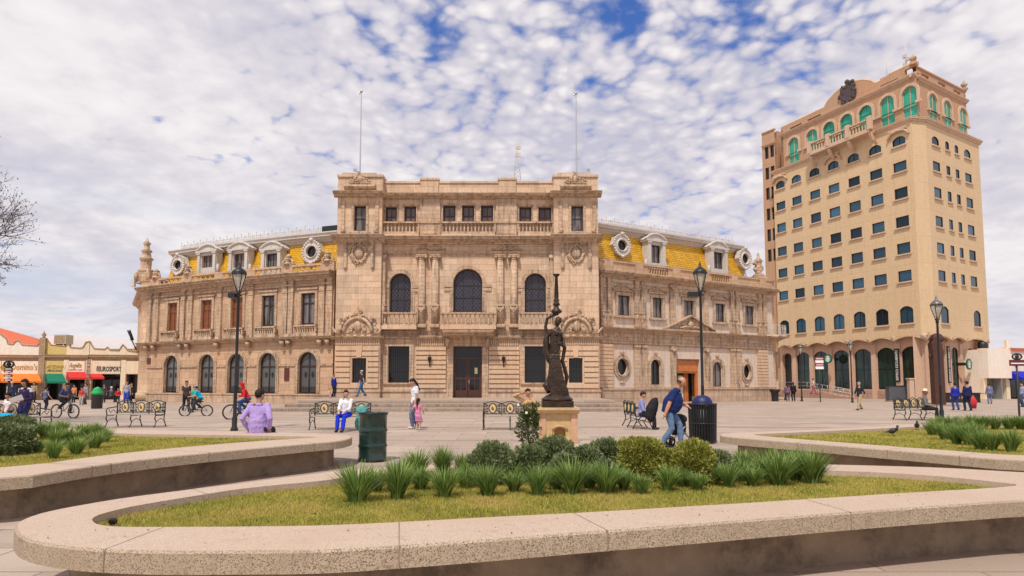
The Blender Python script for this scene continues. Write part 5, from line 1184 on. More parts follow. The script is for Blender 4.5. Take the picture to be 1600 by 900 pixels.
m_ = MB(); zz_ = rf.Z(1590, 580); m_.add([(u0, .05, zz_), (u1, .05, zz_), (u1, 1.3, zb_+.25), (u0, 1.3, zb_+.25), (u1, 1.3, zb_), (u0, 1.3, zb_), (u0, .05, zz_-.05), (u1, .05, zz_-.05)], [(0, 1, 2, 3), (3, 2, 4, 5), (6, 7, 2, 3)])
m_.add([(u0, .05, zz_), (u0, 1.3, zb_+.25), (u0, 1.3, zb_), (u0, .05, zb_)], [(0, 1, 2, 3)]); m_.build('awning', cloth((.015, .02, .42)), rt2, rf.map)
m_ = MB(); 
for k in range(8): u = u0+.2+k*.9; m_.box(u, u+.06, -2.5, -2.44, 0, 2.6)
f_ = m_.build('shop_window', M['iron'], rt2, rf.map); MB().box(u0, u1, -2.49, -2.46, 0, 2.6).build('pane', M['gdark'], f_, rf.map)
MB().box(u0-.1, u0+.25, -.3, .05, 0, 3.2).build('pillar', whw, rt2, rf.map)
text_on(rf, rt2, 'C', rp(1585, 4.5), rf.Z(1585, 567), .06, 1.1, M['grey_m'])
bk = thing('back_building', 'low tan flat-roofed block behind the right-hand shops', 'building')
MB().box(rp(1572, 5, -12), rp(1680, 5, -12), -20, -12, 0, rf.Z(1590, 535.5, -12)).box(rp(1571, 5, -12), rp(1680, 5, -12), -20.2, -11.8, rf.Z(1590, 535.5, -12), rf.Z(1590, 534, -12)).build('wall', plain('tan_wall', (.50, .40, .30), .9), bk, rf.map)
# ramp and railings by the arcade
rr_ = thing('access_ramp', 'sloping entrance ramp with grey railings in front of the arcade', 'ramp')
ua, ub2 = tl.U(1262, .5, 1.6), tl.U(1337, .2, 1.6)
m_ = MB(); m_.add([(ua, .1, 0), (ub2, .1, 0), (ua, .1, .85), (ua, 1.7, 0), (ub2, 1.7, 0), (ua, 1.7, .85)], [(0, 1, 2), (3, 5, 4), (0, 2, 5, 3), (2, 1, 4, 5)])
m_.box(ua-5.5, ua, .1, 1.7, 0, .85); m_.build('slab', M['arcade_b'], rr_, tl.map)
m_ = MB(); n = 9
for k in range(n+1):
    f = k/n; u = ua+(ub2-ua)*f; z = .85*(1-f); m_.tube([(u, 1.65, z), (u, 1.65, z+.85)], .025, 5)
for dz in (.85, .45): m_.tube([(ua-5, 1.65, .85+dz), (ua, 1.65, .85+dz), (ub2, 1.65, dz)], .025, 5)
m_.build('railing', M['grey_m'], rr_, tl.map)
# ================================================================ raised planters
def smooth_loop(pts, closed=True, sub=6):
    n = len(pts); out = []
    for i in range(n):
        p0, p1, p2, p3 = (Vector(pts[(i+k) % n]) for k in (-1, 0, 1, 2))
        for j in range(sub):
            t = j/sub; out.append(.5*((2*p1)+(p2-p0)*t+(2*p0-5*p1+4*p2-p3)*t*t+(3*p1-p0-3*p2+p3)*t**3))
    return [(p.x, p.y) for p in out]
def pxl(lst, z=.5): return [tuple(on_z(x, y, z)[:2]) for x, y in lst]
def chaikin(pts, it=2):
    for _ in range(it):
        q = []
        for i in range(len(pts)):
            a, b = Vector(pts[i]), Vector(pts[(i+1) % len(pts)]); q += [tuple(a*.75+b*.25), tuple(a*.25+b*.75)]
        pts = q
    return pts
def area2(p): return sum(p[i][0]*p[(i+1) % len(p)][1]-p[(i+1) % len(p)][0]*p[i][1] for i in range(len(p)))
def offset(pts, d):
    if area2(pts) < 0: pts = pts[::-1]
    out = []; n = len(pts)
    for i in range(n):
        a, b, c = (Vector(pts[(i+k) % n]) for k in (-1, 0, 1)); t = (c-a).normalized(); out.append((b.x-t.y*d, b.y+t.x*d))
    return out
def loop_solid(m_, outer, inner, z0, z1, ease=.018):
    # coping: top and bottom with the hole, eased outer arris
    if area2(outer) < 0: outer = outer[::-1]
    o2 = offset(outer, ease); loops = [o2, inner]
    tri = geometry.tessellate_polygon([[Vector((p[0], p[1], 0)) for p in l] for l in loops]); flat = o2+inner
    m_.add([(x, y, z1) for x, y in flat], [tuple(t) for t in tri]); m_.add([(x, y, z0) for x, y in flat], [tuple(reversed(t)) for t in tri])
    return outer, o2
def side(m_, lo, zlo, hi, zhi, smooth=False):
    n = len(lo); m_.add([(x, y, zlo) for x, y in lo]+[(x, y, zhi) for x, y in hi], [(j, (j+1) % n, (j+1) % n+n, j+n) for j in range(n)], smooth)
def planter(label, outer, inner, joints, lawn_label, nblades, bl):
    root = thing('planter_wall', label, 'planter')
    outer = chaikin(outer, 2); inner = chaikin(inner, 2)
    if area2(outer) < 0: outer = outer[::-1]
    if area2(inner) < 0: inner = inner[::-1]
    m_ = MB(); o, o2 = loop_solid(m_, outer, inner, .36, .5); side(m_, inner, .34, inner, .5)
    m_.build('coping_top', M['cope_top'], root)
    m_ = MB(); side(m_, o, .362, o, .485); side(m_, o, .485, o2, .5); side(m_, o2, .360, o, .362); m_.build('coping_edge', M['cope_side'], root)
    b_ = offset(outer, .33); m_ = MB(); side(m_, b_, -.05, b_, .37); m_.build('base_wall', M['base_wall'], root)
    for jx, jy in joints:       # joints between the cast lengths
        p = on_z(jx, jy, .5); k = min(range(len(o)), key=lambda i: (o[i][0]-p.x)**2+(o[i][1]-p.y)**2); a = Vector(o[k]); t = (Vector(o[(k+1) % len(o)])-Vector(o[k-1])).normalized(); nrm = Vector((t.y, -t.x))
        q = Vector(min(inner, key=lambda c: (Vector(c)-(a-nrm*.6)).length)); e = (q-a).length
        m_ = MB(); c = [a+nrm*.003+t*.004, a+nrm*.003-t*.004, q-t*.004, q+t*.004]
        m_.add([(v.x, v.y, .5015) for v in c]+[(c[0].x, c[0].y, .36), (c[1].x, c[1].y, .36)], [(0, 1, 2, 3), (0, 4, 5, 1)]); m_.build('joint', M['base_wall'], root)
    gi = offset(inner, -.02)
    m_ = MB(); m_.add([(x, y, .43) for x, y in gi], [tuple(t) for t in geometry.tessellate_polygon([[Vector((p[0], p[1], 0)) for p in gi]])]); m_.build('planting_bed', M['soil'], kind='structure')
    # blades of the mown lawn: one mesh of many small leaves
    P = np.array(inner); lo, hi = P.min(0), P.max(0); lo = np.maximum(lo, [-11, 0]); hi = np.minimum(hi, [15, 20])
    pts = []; need = nblades; rng = np.random.default_rng(len(label))
    def inside(q):
        c = np.zeros(len(q), bool); n = len(P)
        for i in range(n):
            x1, y1 = P[i]; x2, y2 = P[(i+1) % n]
            if y1 == y2: continue
            c ^= ((y1 > q[:, 1]) != (y2 > q[:, 1])) & (q[:, 0] < (x2-x1)*(q[:, 1]-y1)/(y2-y1)+x1)
        return c
    q = rng.uniform(lo, hi, (int(nblades*3.2), 2)); q = q[inside(q)]
    view = np.abs(q[:, 0]/q[:, 1]) < .86; q = q[view]
    pr = (q[:, 1].min()/q[:, 1])**1.2; q = q[rng.random(len(q)) < pr][:nblades]
    n = len(q); an = rng.uniform(0, 2*PI, n); w = bl*rng.uniform(.10, .18, n)*(q[:, 1]/6)**.6; h = bl*rng.uniform(.55, 1.25, n); ln = bl*rng.uniform(0, .9, n); la = rng.uniform(0, 2*PI, n)
    dx, dy = np.cos(an)*w, np.sin(an)*w; v = np.empty((n, 3, 3)); z0 = .43
    v[:, 0] = np.c_[q[:, 0]-dx, q[:, 1]-dy, np.full(n, z0)]; v[:, 1] = np.c_[q[:, 0]+dx, q[:, 1]+dy, np.full(n, z0)]
    v[:, 2] = np.c_[q[:, 0]+np.cos(la)*ln, q[:, 1]+np.sin(la)*ln, z0+h]
    me = bpy.data.meshes.new('lawn'); me.vertices.add(3*n); me.vertices.foreach_set('co', v.ravel()); me.loops.add(3*n); me.loops.foreach_set('vertex_index', np.arange(3*n, dtype=np.int32))
    me.polygons.add(n); me.polygons.foreach_set('loop_start', np.arange(0, 3*n, 3, dtype=np.int32)); me.update(calc_edges=True); me.materials.append(M['lawn'])
    tag(link(bpy.data.objects.new('lawn', me)), lawn_label, 'grass', kind='stuff'); return root
c_out = pxl([(22, 826), (30, 838), (56, 847), (105, 854.5), (168, 859.5), (280, 862), (385, 861), (500, 860.5), (640, 852), (780, 842), (934, 830), (1060, 821), (1187, 811), (1319, 801), (1412, 794), (1500, 788), (1600, 781)])
c_out += [(5.6, 5.75), (6.5, 6.2), (6.9, 6.6), (6.9, 7.0), (6.5, 7.15)]+pxl([(1600, 738), (1520, 733), (1450, 729.5), (1300, 725.5), (1100, 722), (900, 722), (700, 725), (546, 733), (490, 740), (350, 758), (210, 775), (140, 786), (70, 799), (36, 810), (23, 818)])
c_in = pxl([(143, 812), (148, 818), (165, 822), (200, 823.5), (350, 823), (500, 821.5), (640, 815), (780, 807), (910, 801), (1060, 792), (1150, 787), (1319, 776), (1450, 768), (1540, 763), (1585, 759.5), (1590, 757), (1575, 755), (1487, 745.5), (1412, 740), (1300, 735), (1100, 731), (900, 731), (700, 734), (546, 743), (518, 750), (385, 762), (315, 773), (210, 790), (160, 802), (146, 808)])
planter('terrazzo-edged raised bed in the foreground, lens-shaped with spiky clumps', c_out, c_in, [(168, 859), (940, 830), (1322, 801), (640, 852), (300, 764)], 'short yellow-green lawn in the front planter', 150000, .028)
l_out = [(-13, 12), (-12.2, 8.2), (-9, 6.1)]+pxl([(0, 751), (126, 730), (245, 715), (371, 703), (490, 692.5), (532, 689), (549, 684.5), (551, 681.5), (543, 679), (490, 677), (420, 675), (245, 672), (175, 671)])+[(-11.5, 15.2)]
l_in = [(-12.3, 12), (-11.6, 8.8), (-9, 6.8)]+pxl([(0, 734.5), (175, 709), (350, 693), (420, 688), (480, 684.5), (500, 683), (480, 682), (420, 681), (315, 679.5), (182, 677.5)])+[(-11, 14.2)]
planter('terrazzo-edged raised bed on the left, ending in a rounded point behind the oil drum', l_out, l_in, [(126, 730), (490, 692), (180, 722), (330, 707)], 'dry lawn in the left planter', 70000, .034)
r_out = pxl([(1124, 679), (1126, 681), (1150, 684), (1262, 692.5), (1375, 702), (1487, 711), (1600, 721)])+[(10, 8.0), (14.5, 9.5), (17.5, 13), (16.8, 17), (14, 17.3)]+pxl([(1446, 662.5), (1394, 665.5), (1262, 672), (1150, 676), (1128, 677.3)])
r_in = pxl([(1172, 679), (1200, 682), (1262, 687), (1375, 696), (1487, 704), (1600, 713)])+[(10, 8.8), (13.8, 10), (16.5, 13), (16, 16.2), (13.5, 16.4)]+pxl([(1446, 666), (1394, 668.5), (1262, 675), (1200, 677.5)])
planter('terrazzo-edged raised bed on the right, pointed tip beside the black slatted bin', r_out, r_in, [(1375, 702), (1500, 712), (1262, 692)], 'dry lawn in the right planter', 70000, .034)
# ---------------------------------------------------------------- plants
def tuft_mesh(name, seed, n, h, spread):
    rng = np.random.default_rng(seed); V = []; Fc = []
    for i in range(n):
        a = rng.uniform(0, 2*PI); r0 = rng.uniform(0, .06)*spread/.25; L_ = h*rng.uniform(.6, 1.12); out = spread*rng.uniform(.15, 1.05)**.8; w = rng.uniform(.005, .0095)
        droop = rng.uniform(0, .35)*out/spread; ta = a+PI/2+rng.uniform(-.5, .5); k = len(V); S_ = 5
        for s_ in range(S_):
            t = s_/(S_-1); rr = r0+out*t**1.5; z = L_*(t-droop*t**3*.8); ww = w*(1-t**2)+.0008
            cx, cy = rr*math.cos(a), rr*math.sin(a)
            V += [(cx-ww*math.cos(ta), cy-ww*math.sin(ta), z), (cx+ww*math.cos(ta), cy+ww*math.sin(ta), z)]
        for s_ in range(S_-1): Fc.append((k+2*s_, k+2*s_+1, k+2*s_+3, k+2*s_+2))
    me = bpy.data.meshes.new(name); me.from_pydata(V, [], Fc); me.materials.append(M['blade']); return me
tufts = [tuft_mesh('spiky_clump', 10+k, (260, 330, 290, 380)[k], .40, .24) for k in range(4)]
def leaf_ball(name, seed, n, r, mat, boxy=0.0, leaf=.02, zs=1.0):
    rng = np.random.default_rng(seed); d = rng.normal(size=(n, 3)); d /= np.linalg.norm(d, axis=1)[:, None]
    if boxy: m_ = np.max(np.abs(d), 1)[:, None]; d = d*(1-boxy)+d/m_*boxy*.8
    ph = rng.uniform(0, 6, 9)
    bump = 1+.07*np.sin(d[:, 0]*7+ph[0])*np.sin(d[:, 1]*6+ph[1])+.06*np.sin(d[:, 2]*9+ph[2])+.04*np.sin(d[:, 0]*17+d[:, 2]*13+ph[3])
    rad = r*bump*np.where(rng.random(n) < .38, rng.uniform(.45, .9, n), 1-np.abs(rng.normal(0, .10, n))+.04); c = d*rad[:, None]*[1, 1, zs]; c[:, 2] += r*zs*.85
    V = np.empty((n, 4, 3)); a = rng.normal(size=(n, 3)); a /= np.linalg.norm(a, axis=1)[:, None]; up = d*.8+[0, 0, .5]+rng.normal(size=(n, 3))*.5; up /= np.linalg.norm(up, axis=1)[:, None]
    b = np.cross(a, up); b /= np.linalg.norm(b, axis=1)[:, None]+1e-6; L_ = leaf*rng.uniform(.7, 1.5, n)[:, None]
    V[:, 0] = c; V[:, 1] = c+up*L_*.9+b*L_*.35; V[:, 2] = c+up*L_*1.9; V[:, 3] = c+up*L_*.9-b*L_*.35
    keep = c[:, 2] > .0; V = V[keep]; n = len(V)
    me = bpy.data.meshes.new(name); me.from_pydata(V.reshape(-1, 3).tolist(), [], np.arange(4*n).reshape(n, 4).tolist()); me.materials.append(mat); return me
ORD = ['first', 'second', 'third', 'fourth', 'fifth', 'sixth', 'seventh', 'eighth', 'ninth', 'tenth', 'eleventh', 'twelfth', 'thirteenth', 'fourteenth']
def clump(px, py, hpx, wpx, label, group, var, z=.43):
    p = on_z(px, py, z); o = bpy.data.objects.new('spiky_clump', tufts[var % 4]); link(o); Y = p.y
    o.location = p; hs = hpx*Y/1000/.40; ws = (wpx*Y/1000)/(2*.235); ws *= 1.22; hs *= 1.06; o.scale = (ws, ws*random.uniform(.85, 1.1), hs); o.rotation_euler = (0, 0, random.uniform(0, 6)); tag(o, label, 'plant', group)
fr = [(558, 783, 57, 72), (621, 780, 60, 56), (694, 776, 44, 54), (761, 774, 46, 52), (840, 773, 46, 44), (894, 771, 52, 62), (948, 769, 46, 60), (1002, 771, 30, 34), (1043, 766, 38, 44), (1090, 765, 27, 34), (1139, 761, 37, 42), (1176, 759, 30, 36), (1216, 757, 50, 66), (1270, 755, 52, 58)]
for i, (x, y, h, w) in enumerate(fr): clump(x, y+2, h, w, f'{ORD[i]} spiky green clump from the left along the front of the foreground planter', 'spiky clumps in the front planter', i)
bk_ = [(650, 748, 44, 50), (692, 742, 44, 42), (722, 743, 36, 34), (797, 757, 32, 44), (1161, 738, 34, 36), (1199, 742, 42, 44), (1242, 744, 42, 44), (1115, 745, 30, 34)]
for i, (x, y, h, w) in enumerate(sorted(bk_)): clump(x, y+2, h, w, f'{ORD[i]} spiky clump from the left in the back row of the foreground planter', 'spiky clumps in the front planter', i+2)
md = [(588, 768, 36, 44), (657, 764, 34, 42), (727, 762, 34, 40), (803, 768, 30, 36), (868, 765, 36, 42), (921, 763, 36, 42), (975, 765, 32, 38), (1067, 760, 30, 36), (1115, 757, 30, 36), (1157, 752, 34, 40), (1190, 748, 34, 42), (1244, 750, 40, 46), (737, 752, 34, 40), (625, 757, 36, 40)]
for i, (x, y, h, w) in enumerate(sorted(md)): clump(x, y+2, h, w, f'{ORD[i]} spiky clump from the left in the crowded middle row of the foreground planter', 'spiky clumps in the front planter', i+1)
lf = [(58, 706, 20, 30), (84, 716, 30, 34), (119, 709, 28, 34), (147, 700, 26, 32), (164, 690, 24, 28), (30, 690, 26, 34), (48, 683, 26, 34), (70, 684, 26, 32), (95, 680, 24, 30), (108, 693, 26, 32), (130, 684, 24, 30), (148, 681, 22, 26), (88, 695, 26, 30)]
for i, (x, y, h, w) in enumerate(sorted(lf)): clump(x, y+2, h, w, f'{ORD[i]} spiky clump from the left in the left planter', 'spiky clumps in the left planter', i)
rt_ = [(1457, 680, 24, 30), (1476, 687, 28, 32), (1495, 694, 30, 34), (1514, 696, 32, 34), (1532, 703, 32, 36), (1551, 704, 30, 34), (1580, 706, 34, 36)]
for i, (x, y, h, w) in enumerate(rt_): clump(x, y+1, h, w, f'{ORD[i]} spiky clump from the left in the front row of the right planter', 'spiky clumps in the right planter', i)
rb = [(1470, 671, 20, 26), (1487, 671, 22, 28), (1503, 676, 24, 28), (1517, 671, 24, 28), (1536, 671, 22, 28), (1555, 671, 22, 28), (1577, 671, 22, 28), (1596, 671, 22, 28), (1524, 684, 24, 30), (1461, 668, 16, 22)]
for i, (x, y, h, w) in enumerate(sorted(rb)): clump(x, y+1, h, w, f'{ORD[i]} spiky clump from the left in the back rows of the right planter', 'spiky clumps in the right planter', i+1)
def bush(px, py, r_px, label, mat, boxy, n, zs=1.0, z=.43, group=None, leaf=.02, name='clipped_bush'):
    p = on_z(px, py, z); r = r_px*p.y/1000; me = leaf_ball(name, int(px*7), n, r, mat, boxy, leaf, zs); o = link(bpy.data.objects.new(name, me)); o.location = p; tag(o, label, 'bush', group)
gB = 'clipped bushes in the front planter'
bush(769, 756, 35, 'round dark green bush, leftmost of the clipped ones in the foreground planter', M['box_dark'], .2, 9500, .95, group=gB, leaf=.018)
bush(829, 752, 26, 'dark bush second from the left, left of the statue pedestal', M['box_dark'], .3, 7500, 1.15, group=gB, leaf=.018)
bush(866, 748, 32, 'tallest grey-green bush in front of the sandstone pedestal', M['box_dark'], .2, 9500, 1.1, group=gB, leaf=.018)
bush(882, 757, 21, 'small grey-green bush low in front of the pedestal', M['box_dark'], .1, 5500, 1.15, group=gB, leaf=.018)
bush(914, 748, 25, 'grey-green bush just right of the pedestal', M['box_dark'], .2, 12500, 1.05, group=gB, leaf=.018)
bush(948, 740, 27, 'broad green bush at the back, left of the golden cube', M['box_dark'], .1, 12500, 1.05, group=gB, leaf=.018)
bush(945, 756, 17, 'little dark bush left of the golden cube-shaped bush', M['box_dark'], .1, 4500, 1.1, group=gB, leaf=.018)
bush(1001, 752, 35, 'large cube-clipped golden-topped bush left of the man in blue', M['box_gold'], .55, 12500, 1.05, group=gB, leaf=.019)
bush(1041, 748, 22, 'narrow golden-green bush at the feet of the man in blue', M['box_gold'], .3, 5200, 1.1, group=gB, leaf=.018)
bush(1084, 757, 31, 'golden-green clipped bush in front of the black slatted bin', M['box_gold'], .4, 9500, 1.15, group=gB, leaf=.019)
bush(1121, 752, 22, 'green bush right of the golden one, below the black slatted bin', M['box_dark'], .3, 5200, 1.15, group=gB, leaf=.018)
bush(12, 712, 31, 'grey-green ball bush at the left border of the left planter', M['box_dark'], .25, 10500, .85, group='bushes in the left planter', leaf=.026)
bush(22, 690, 26, 'pale bush behind the ball bush in the left planter', M['box_dark'], .1, 6500, .8, group='bushes in the left planter', leaf=.03)
p = on_z(829, 703, 0); sb_ = thing('flowering_shrub', 'leafy shrub with a few white flowers left of the sandstone pedestal', 'shrub', p)
me = leaf_ball('foliage', 5, 900, .30, M['fl_leaf'], 0, .045, 1.4); o = link(bpy.data.objects.new('foliage', me), sb_); o.location = (0, 0, .12)
me = leaf_ball('foliage', 6, 420, .22, M['fl_leaf'], 0, .045, 1.2); o = link(bpy.data.objects.new('foliage', me), sb_); o.location = (.05, 0, .55)
m_ = MB()
for k in range(5): m_.tube([(0, 0, 0), (random.uniform(-.1, .1), random.uniform(-.1, .1), .3), (random.uniform(-.2, .2), random.uniform(-.2, .2), .7)], [.02, .012, .005], 5)
m_.build('stem', M['bark'], sb_)
m_ = MB(); wf = plain('white_petals', (.8, .78, .70), .7)
for k in range(4):
    c = Vector((random.uniform(-.3, .25), -.26+random.uniform(-.05, .1), random.uniform(.2, 1.05)))
    for j in range(5): t = 2*PI*j/5; m_.ell(c+Vector((.018*math.cos(t), 0, .018*math.sin(t))), (.016, .006, .016), 6, 4)
m_.build('flower', wf, sb_)
# bare tree on the left border
tree = thing('bare_tree', 'nearly leafless grey tree reaching in from the left border', 'tree', (-22.3, 21.5, 0)); tree.scale = (1, 1, 1.22)
def grow():
    rnd = random.Random(21); m_ = MB(); lv = MB()
    def br(p, d, L_, r, dep):
        pts = [p]; q = p
        for k in range(4): d = (d+Vector((rnd.uniform(-.22, .22), rnd.uniform(-.22, .22), rnd.uniform(-.10, .16)))).normalized(); q = q+d*L_/4; pts.append(q)
        m_.tube(pts, [r*(1-.16*k) for k in range(5)], 6 if r > .02 else 3)
        if dep == 0 or r < .006:
            for k in range(3): c = pts[-1-k]+Vector([rnd.uniform(-.08, .08) for _ in range(3)]); e_ = Vector([rnd.uniform(-1, 1) for _ in range(3)]).normalized()*.045; f_ = e_.cross(Vector((0, 0, 1)))*.6; lv.add([c, c+e_+f_, c+e_*2, c+e_-f_], [(0, 1, 2, 3)])
            return
        for k in range(rnd.choice((3, 3, 4))):
            i = rnd.choice((2, 3, 4, 4)); nd = (d+Vector((rnd.uniform(-.9, .9), rnd.uniform(-.9, .9), rnd.uniform(-.5, .5)))).normalized(); br(pts[i], nd, L_*rnd.uniform(.6, .82), r*.62, dep-1)
    p0 = Vector((0, 0, 0)); trunk = [p0, Vector((.05, 0, 1.2)), Vector((-.05, .05, 2.4)), Vector((.05, 0, 3.4))]; m_.tube(trunk, [.24, .19, .17, .15], 10)
    for k in range(6):
        a = k*1.05+.2; br(trunk[3], Vector((math.cos(a)*.85, math.sin(a)*.85, .55)).normalized(), 2.6, .08, 5)
    m_.build('trunk', M['bark'], tree); lv.build('crown', plain('withered_leaves', (.10, .075, .05), .8), tree)
grow()
# ================================================================ street furniture
def put(fn, x, y, z=0, rz=0.0):      # mesh-space transform helper
    c, s = math.cos(rz), math.sin(rz); return lambda v: (x+c*v[0]-s*v[1], y+s*v[0]+c*v[1], z+v[2])
def make_bench(label, px, py, rz, L_=1.75, n=3, legs=3, armless=False):
    p = on_z(px, py, 0); t = thing('park_bench', label, 'bench', p, rz, 'cast iron benches with oval medallions'); w = L_/2; bm_ = M['bench']
    m_ = MB()
    for k in range(5): m_.box(-w+.04, w-.04, -.30+.11*k, -.22+.11*k, .425, .45)
    m_.build('seat', plain('pale_worn_seat', (.33, .27, .20), .6, vary=.2), t) if 'seatmat' not in M else m_.build('seat', M['seatmat'], t)
    m_ = MB(); yb = .235; rnd = random.Random(4)
    m_.tube([(-w, yb, .50), (w, yb+0, .50)], .016, 6); seg = (2*w)/n
    for i in range(n):
        c = -w+seg*(i+.5)
        top = [(c-seg/2+seg*k/10, yb+.04, .83+.09*math.sin(PI*k/10)) for k in range(11)]; m_.tube(top, .018, 6)
        m_.tube([(c+.13*math.cos(a), yb+.02, .69+.165*math.sin(a)) for a in [2*PI*k/16 for k in range(17)]], .016, 6)
        for sx in (-1, 1):
            for zc in (.56, .66, .76):
                cx = c+sx*(seg/2-.085); r_ = .045
                m_.tube([(cx+r_*math.cos(a)*(1-.05*k), yb+.02, zc+r_*math.sin(a)*(1-.05*k)) for k, a in enumerate([2*PI*q/8 for q in range(11)])], .011, 5)
        m_.box(c-seg/2-.012, c-seg/2+.012, yb-.01, yb+.03, .45, .86)
        for q in range(4): m_.tube([(c-.2+.13*q, yb+.01, .50), (c-.15+.13*q, yb+.02, .535), (c-.1+.13*q, yb+.01, .50)], .01, 4)
        for sx in (-1, 1): m_.prism([(c+sx*.14, .60), (c+sx*(seg/2-.02), .52), (c+sx*(seg/2-.02), .56)], yb+.005, yb+.02); m_.prism([(c+sx*.14, .78), (c+sx*(seg/2-.02), .86), (c+sx*(seg/2-.02), .82)], yb+.005, yb+.02)
    m_.box(w-.012, w+.012, yb-.01, yb+.03, .45, .86); br = m_.build('backrest', bm_, t)
    for i in range(n):
        c = -w+seg*(i+.5); g = MB(); g.prism([(c+.095*math.cos(a), .69+.125*math.sin(a)) for a in [2*PI*k/18 for k in range(18)]], yb-.005, yb+.045); g.build('medallion', M['gold'], br)
        g = MB(); g.tube([(c-.02, yb-.01, .77), (c-.045, yb-.012, .69), (c, yb-.015, .63), (c+.04, yb-.012, .66), (c+.01, yb-.012, .70), (c-.03, yb-.012, .68)], .010, 5); g.ell((c, yb-.01, .69), (.03, .014, .05)); g.build('medallion_relief', M['brownpaint'], br)
    for x in ([-w, 0, w] if legs == 3 else [-w, w]):
        m_ = MB()
        m_.tube([(x, -.29, .44), (x, -.33, .30), (x, -.25, .18), (x, -.33, .05), (x, -.37, .012)], [.022, .024, .018, .02, .024], 6)
        m_.tube([(x, .22, .44), (x, .20, .28), (x, .27, .12), (x, .33, .012)], [.022, .02, .018, .024], 6); m_.tube([(x, -.31, .42), (x, 0, .40), (x, .24, .43)], .018, 6)
        m_.tube([(x, -.27, .2), (x, 0, .30), (x, .24, .2)], .012, 5)
        if x: m_.tube([(x, .25, .70), (x, .0, .68), (x, -.27, .66), (x, -.33, .60), (x, -.29, .44)], .020, 6); m_.tube([(x, -.2, .62), (x, -.1, .5), (x, .05, .6), (x, .16, .5)], .012, 5); m_.tube([(x, .23, .44), (x, .25, .72), (x, .28, .88)], .02, 6)
        m_.build('leg', bm_, t)
    return t
M['brownpaint'] = plain('brown_paint', (.28, .15, .04), .6); M['seatmat'] = plain('pale_worn_seat', (.36, .30, .24), .6, vary=.2)
make_bench('ornate iron bench standing empty in front of the left wing', 212.5, 667, R(-3))
make_bench('iron bench under the seated woman in blue trousers', 532, 671, R(0), 1.86)
make_bench('iron bench left of the sandstone pedestal, under the man in a tan jacket', 797, 671, R(0), 1.75)
make_bench('end-on iron bench under the boy in a lilac shirt', 995, 668, R(92), 1.7)
make_bench('iron bench near the rusty column, under the man in a straw hat', 1430, 656, R(14), 1.6, n=4)
make_bench('bench at the left border beside the woman in the dark jersey', 26, 674, R(70), 1.7)
def lamp(label, px, py, top_py, style):
    p = on_z(px, py, 0); H = at_y(px, top_py, p.y).z; k8 = .8; t = thing('street_lamp', label, 'street lamp', p, 0, 'black lantern street lamps')
    hz_ = H-1.12; m_ = MB(); m_.lathe((0, 0, 0), [(.12, 0), (.12, .06), (.08, .12), (.085, .4), (.06, .46), (.052, 1.4), (.062, 1.42), (.05, 1.46), (.042, hz_-.05), (.07, hz_), (.05, hz_+.06), (.10, hz_+.12), (.03, hz_+.16)], 12); m_.build('pole', M['iron'], t)
    m_ = MB()
    for k in range(4): a = PI/4+k*PI/2; c, s = math.cos(a), math.sin(a); m_.tube([(.05*c, .05*s, hz_+.1), (.11*c, .11*s, hz_+.30), (.20*c, .20*s, hz_+.58), (.22*c, .22*s, hz_+.72)], .016, 6)
    m_.tube([(.225*math.cos(a), .225*math.sin(a), hz_+.72) for a in [2*PI*k/16 for k in range(17)]], .02, 6); m_.build('bracket', M['iron'], t)
    m_ = MB(); m_.lathe((0, 0, hz_+.16), [(.04, 0), (.08, .1), (.165, .38), (.195, .56), (.0, .58)], 14); m_.build('lantern_glass', M['lglass'], t)
    m_ = MB(); m_.lathe((0, 0, hz_+.72), [(.225, 0), (.235, .03), (.21, .09), (.13, .17), (.08, .2), (.045, .25), (.035, .33), (.01, .4)], 16); m_.build('lamp_cap', M['iron'] if style else M['capg'], t)
    if style: MB().box(-.42 if style == 1 else -.3, -.08, -.12, .12, hz_-.08, hz_+.08).box(-.1, .1, -.03, .03, hz_-.03, hz_+.02).build('loudspeaker', M['iron'], t)
    return t
def lg():
    m, nt, b = new_mat('lantern_glass'); b.inputs['Base Color'].default_value = (.75, .72, .62, 1); b.inputs['Roughness'].default_value = .25; b.inputs['Transmission Weight'].default_value = .6; b.inputs['IOR'].default_value = 1.1; return m
M['lglass'] = lg(); M['capg'] = plain('grey_lamp_hood', (.16, .15, .15), .4, metal=.4)
lamp('tall lantern lamp in front of the left wing, by the cyclist in red', 366, 673, 409, 2)
lamp('tall lantern lamp behind the black slatted bin, in front of the right wing', 1099, 671, 409, 1)
lamp('tall lantern lamp between the rusty column and the tower corner', 1472, 657, 462, 0)
lamp('small distant lantern lamp left of the round shop signs', 1253, 627, 536, 0)
lamp('small distant lantern lamp in front of the tower arcade', 1332, 629, 530, 0)
# oil drum bin
p = on_z(582, 720.5, 0); t = thing('oil_drum_bin', 'dark green dented oil drum used as a litter bin', 'litter bin', p)
m_ = MB(); pr = [(.268, .02), (.282, .03), (.282, .06), (.27, .08)]
for z in (.30, .60): pr += [(.268, z-.05), (.270, z-.03), (.288, z), (.270, z+.03), (.266, z+.05)]
pr += [(.268, .88), (.284, .90), (.284, .935), (.262, .94), (.256, .93), (.25, .3)]; m_.lathe((0, 0, 0), pr, 40)
db = m_.build('drum', plain('dark_green_paint', (.006, .026, .020), .28, vary=.4, scale=4, bumpy=.12, bscale=6, dirt=(.05, .045, .035, .5), coat=.3), t)
MB().tube([(.285*math.cos(a), .285*math.sin(a), .935) for a in [2*PI*k/32 for k in range(33)]], .012, 6).build('rim', M['iron'], t)
MB().lathe((0, 0, .5), [(.25, 0), (.2, .05), (.0, .06)], 20).build('bin_liner', M['grille'], t)
p = on_z(578, 683.5-2, 0)
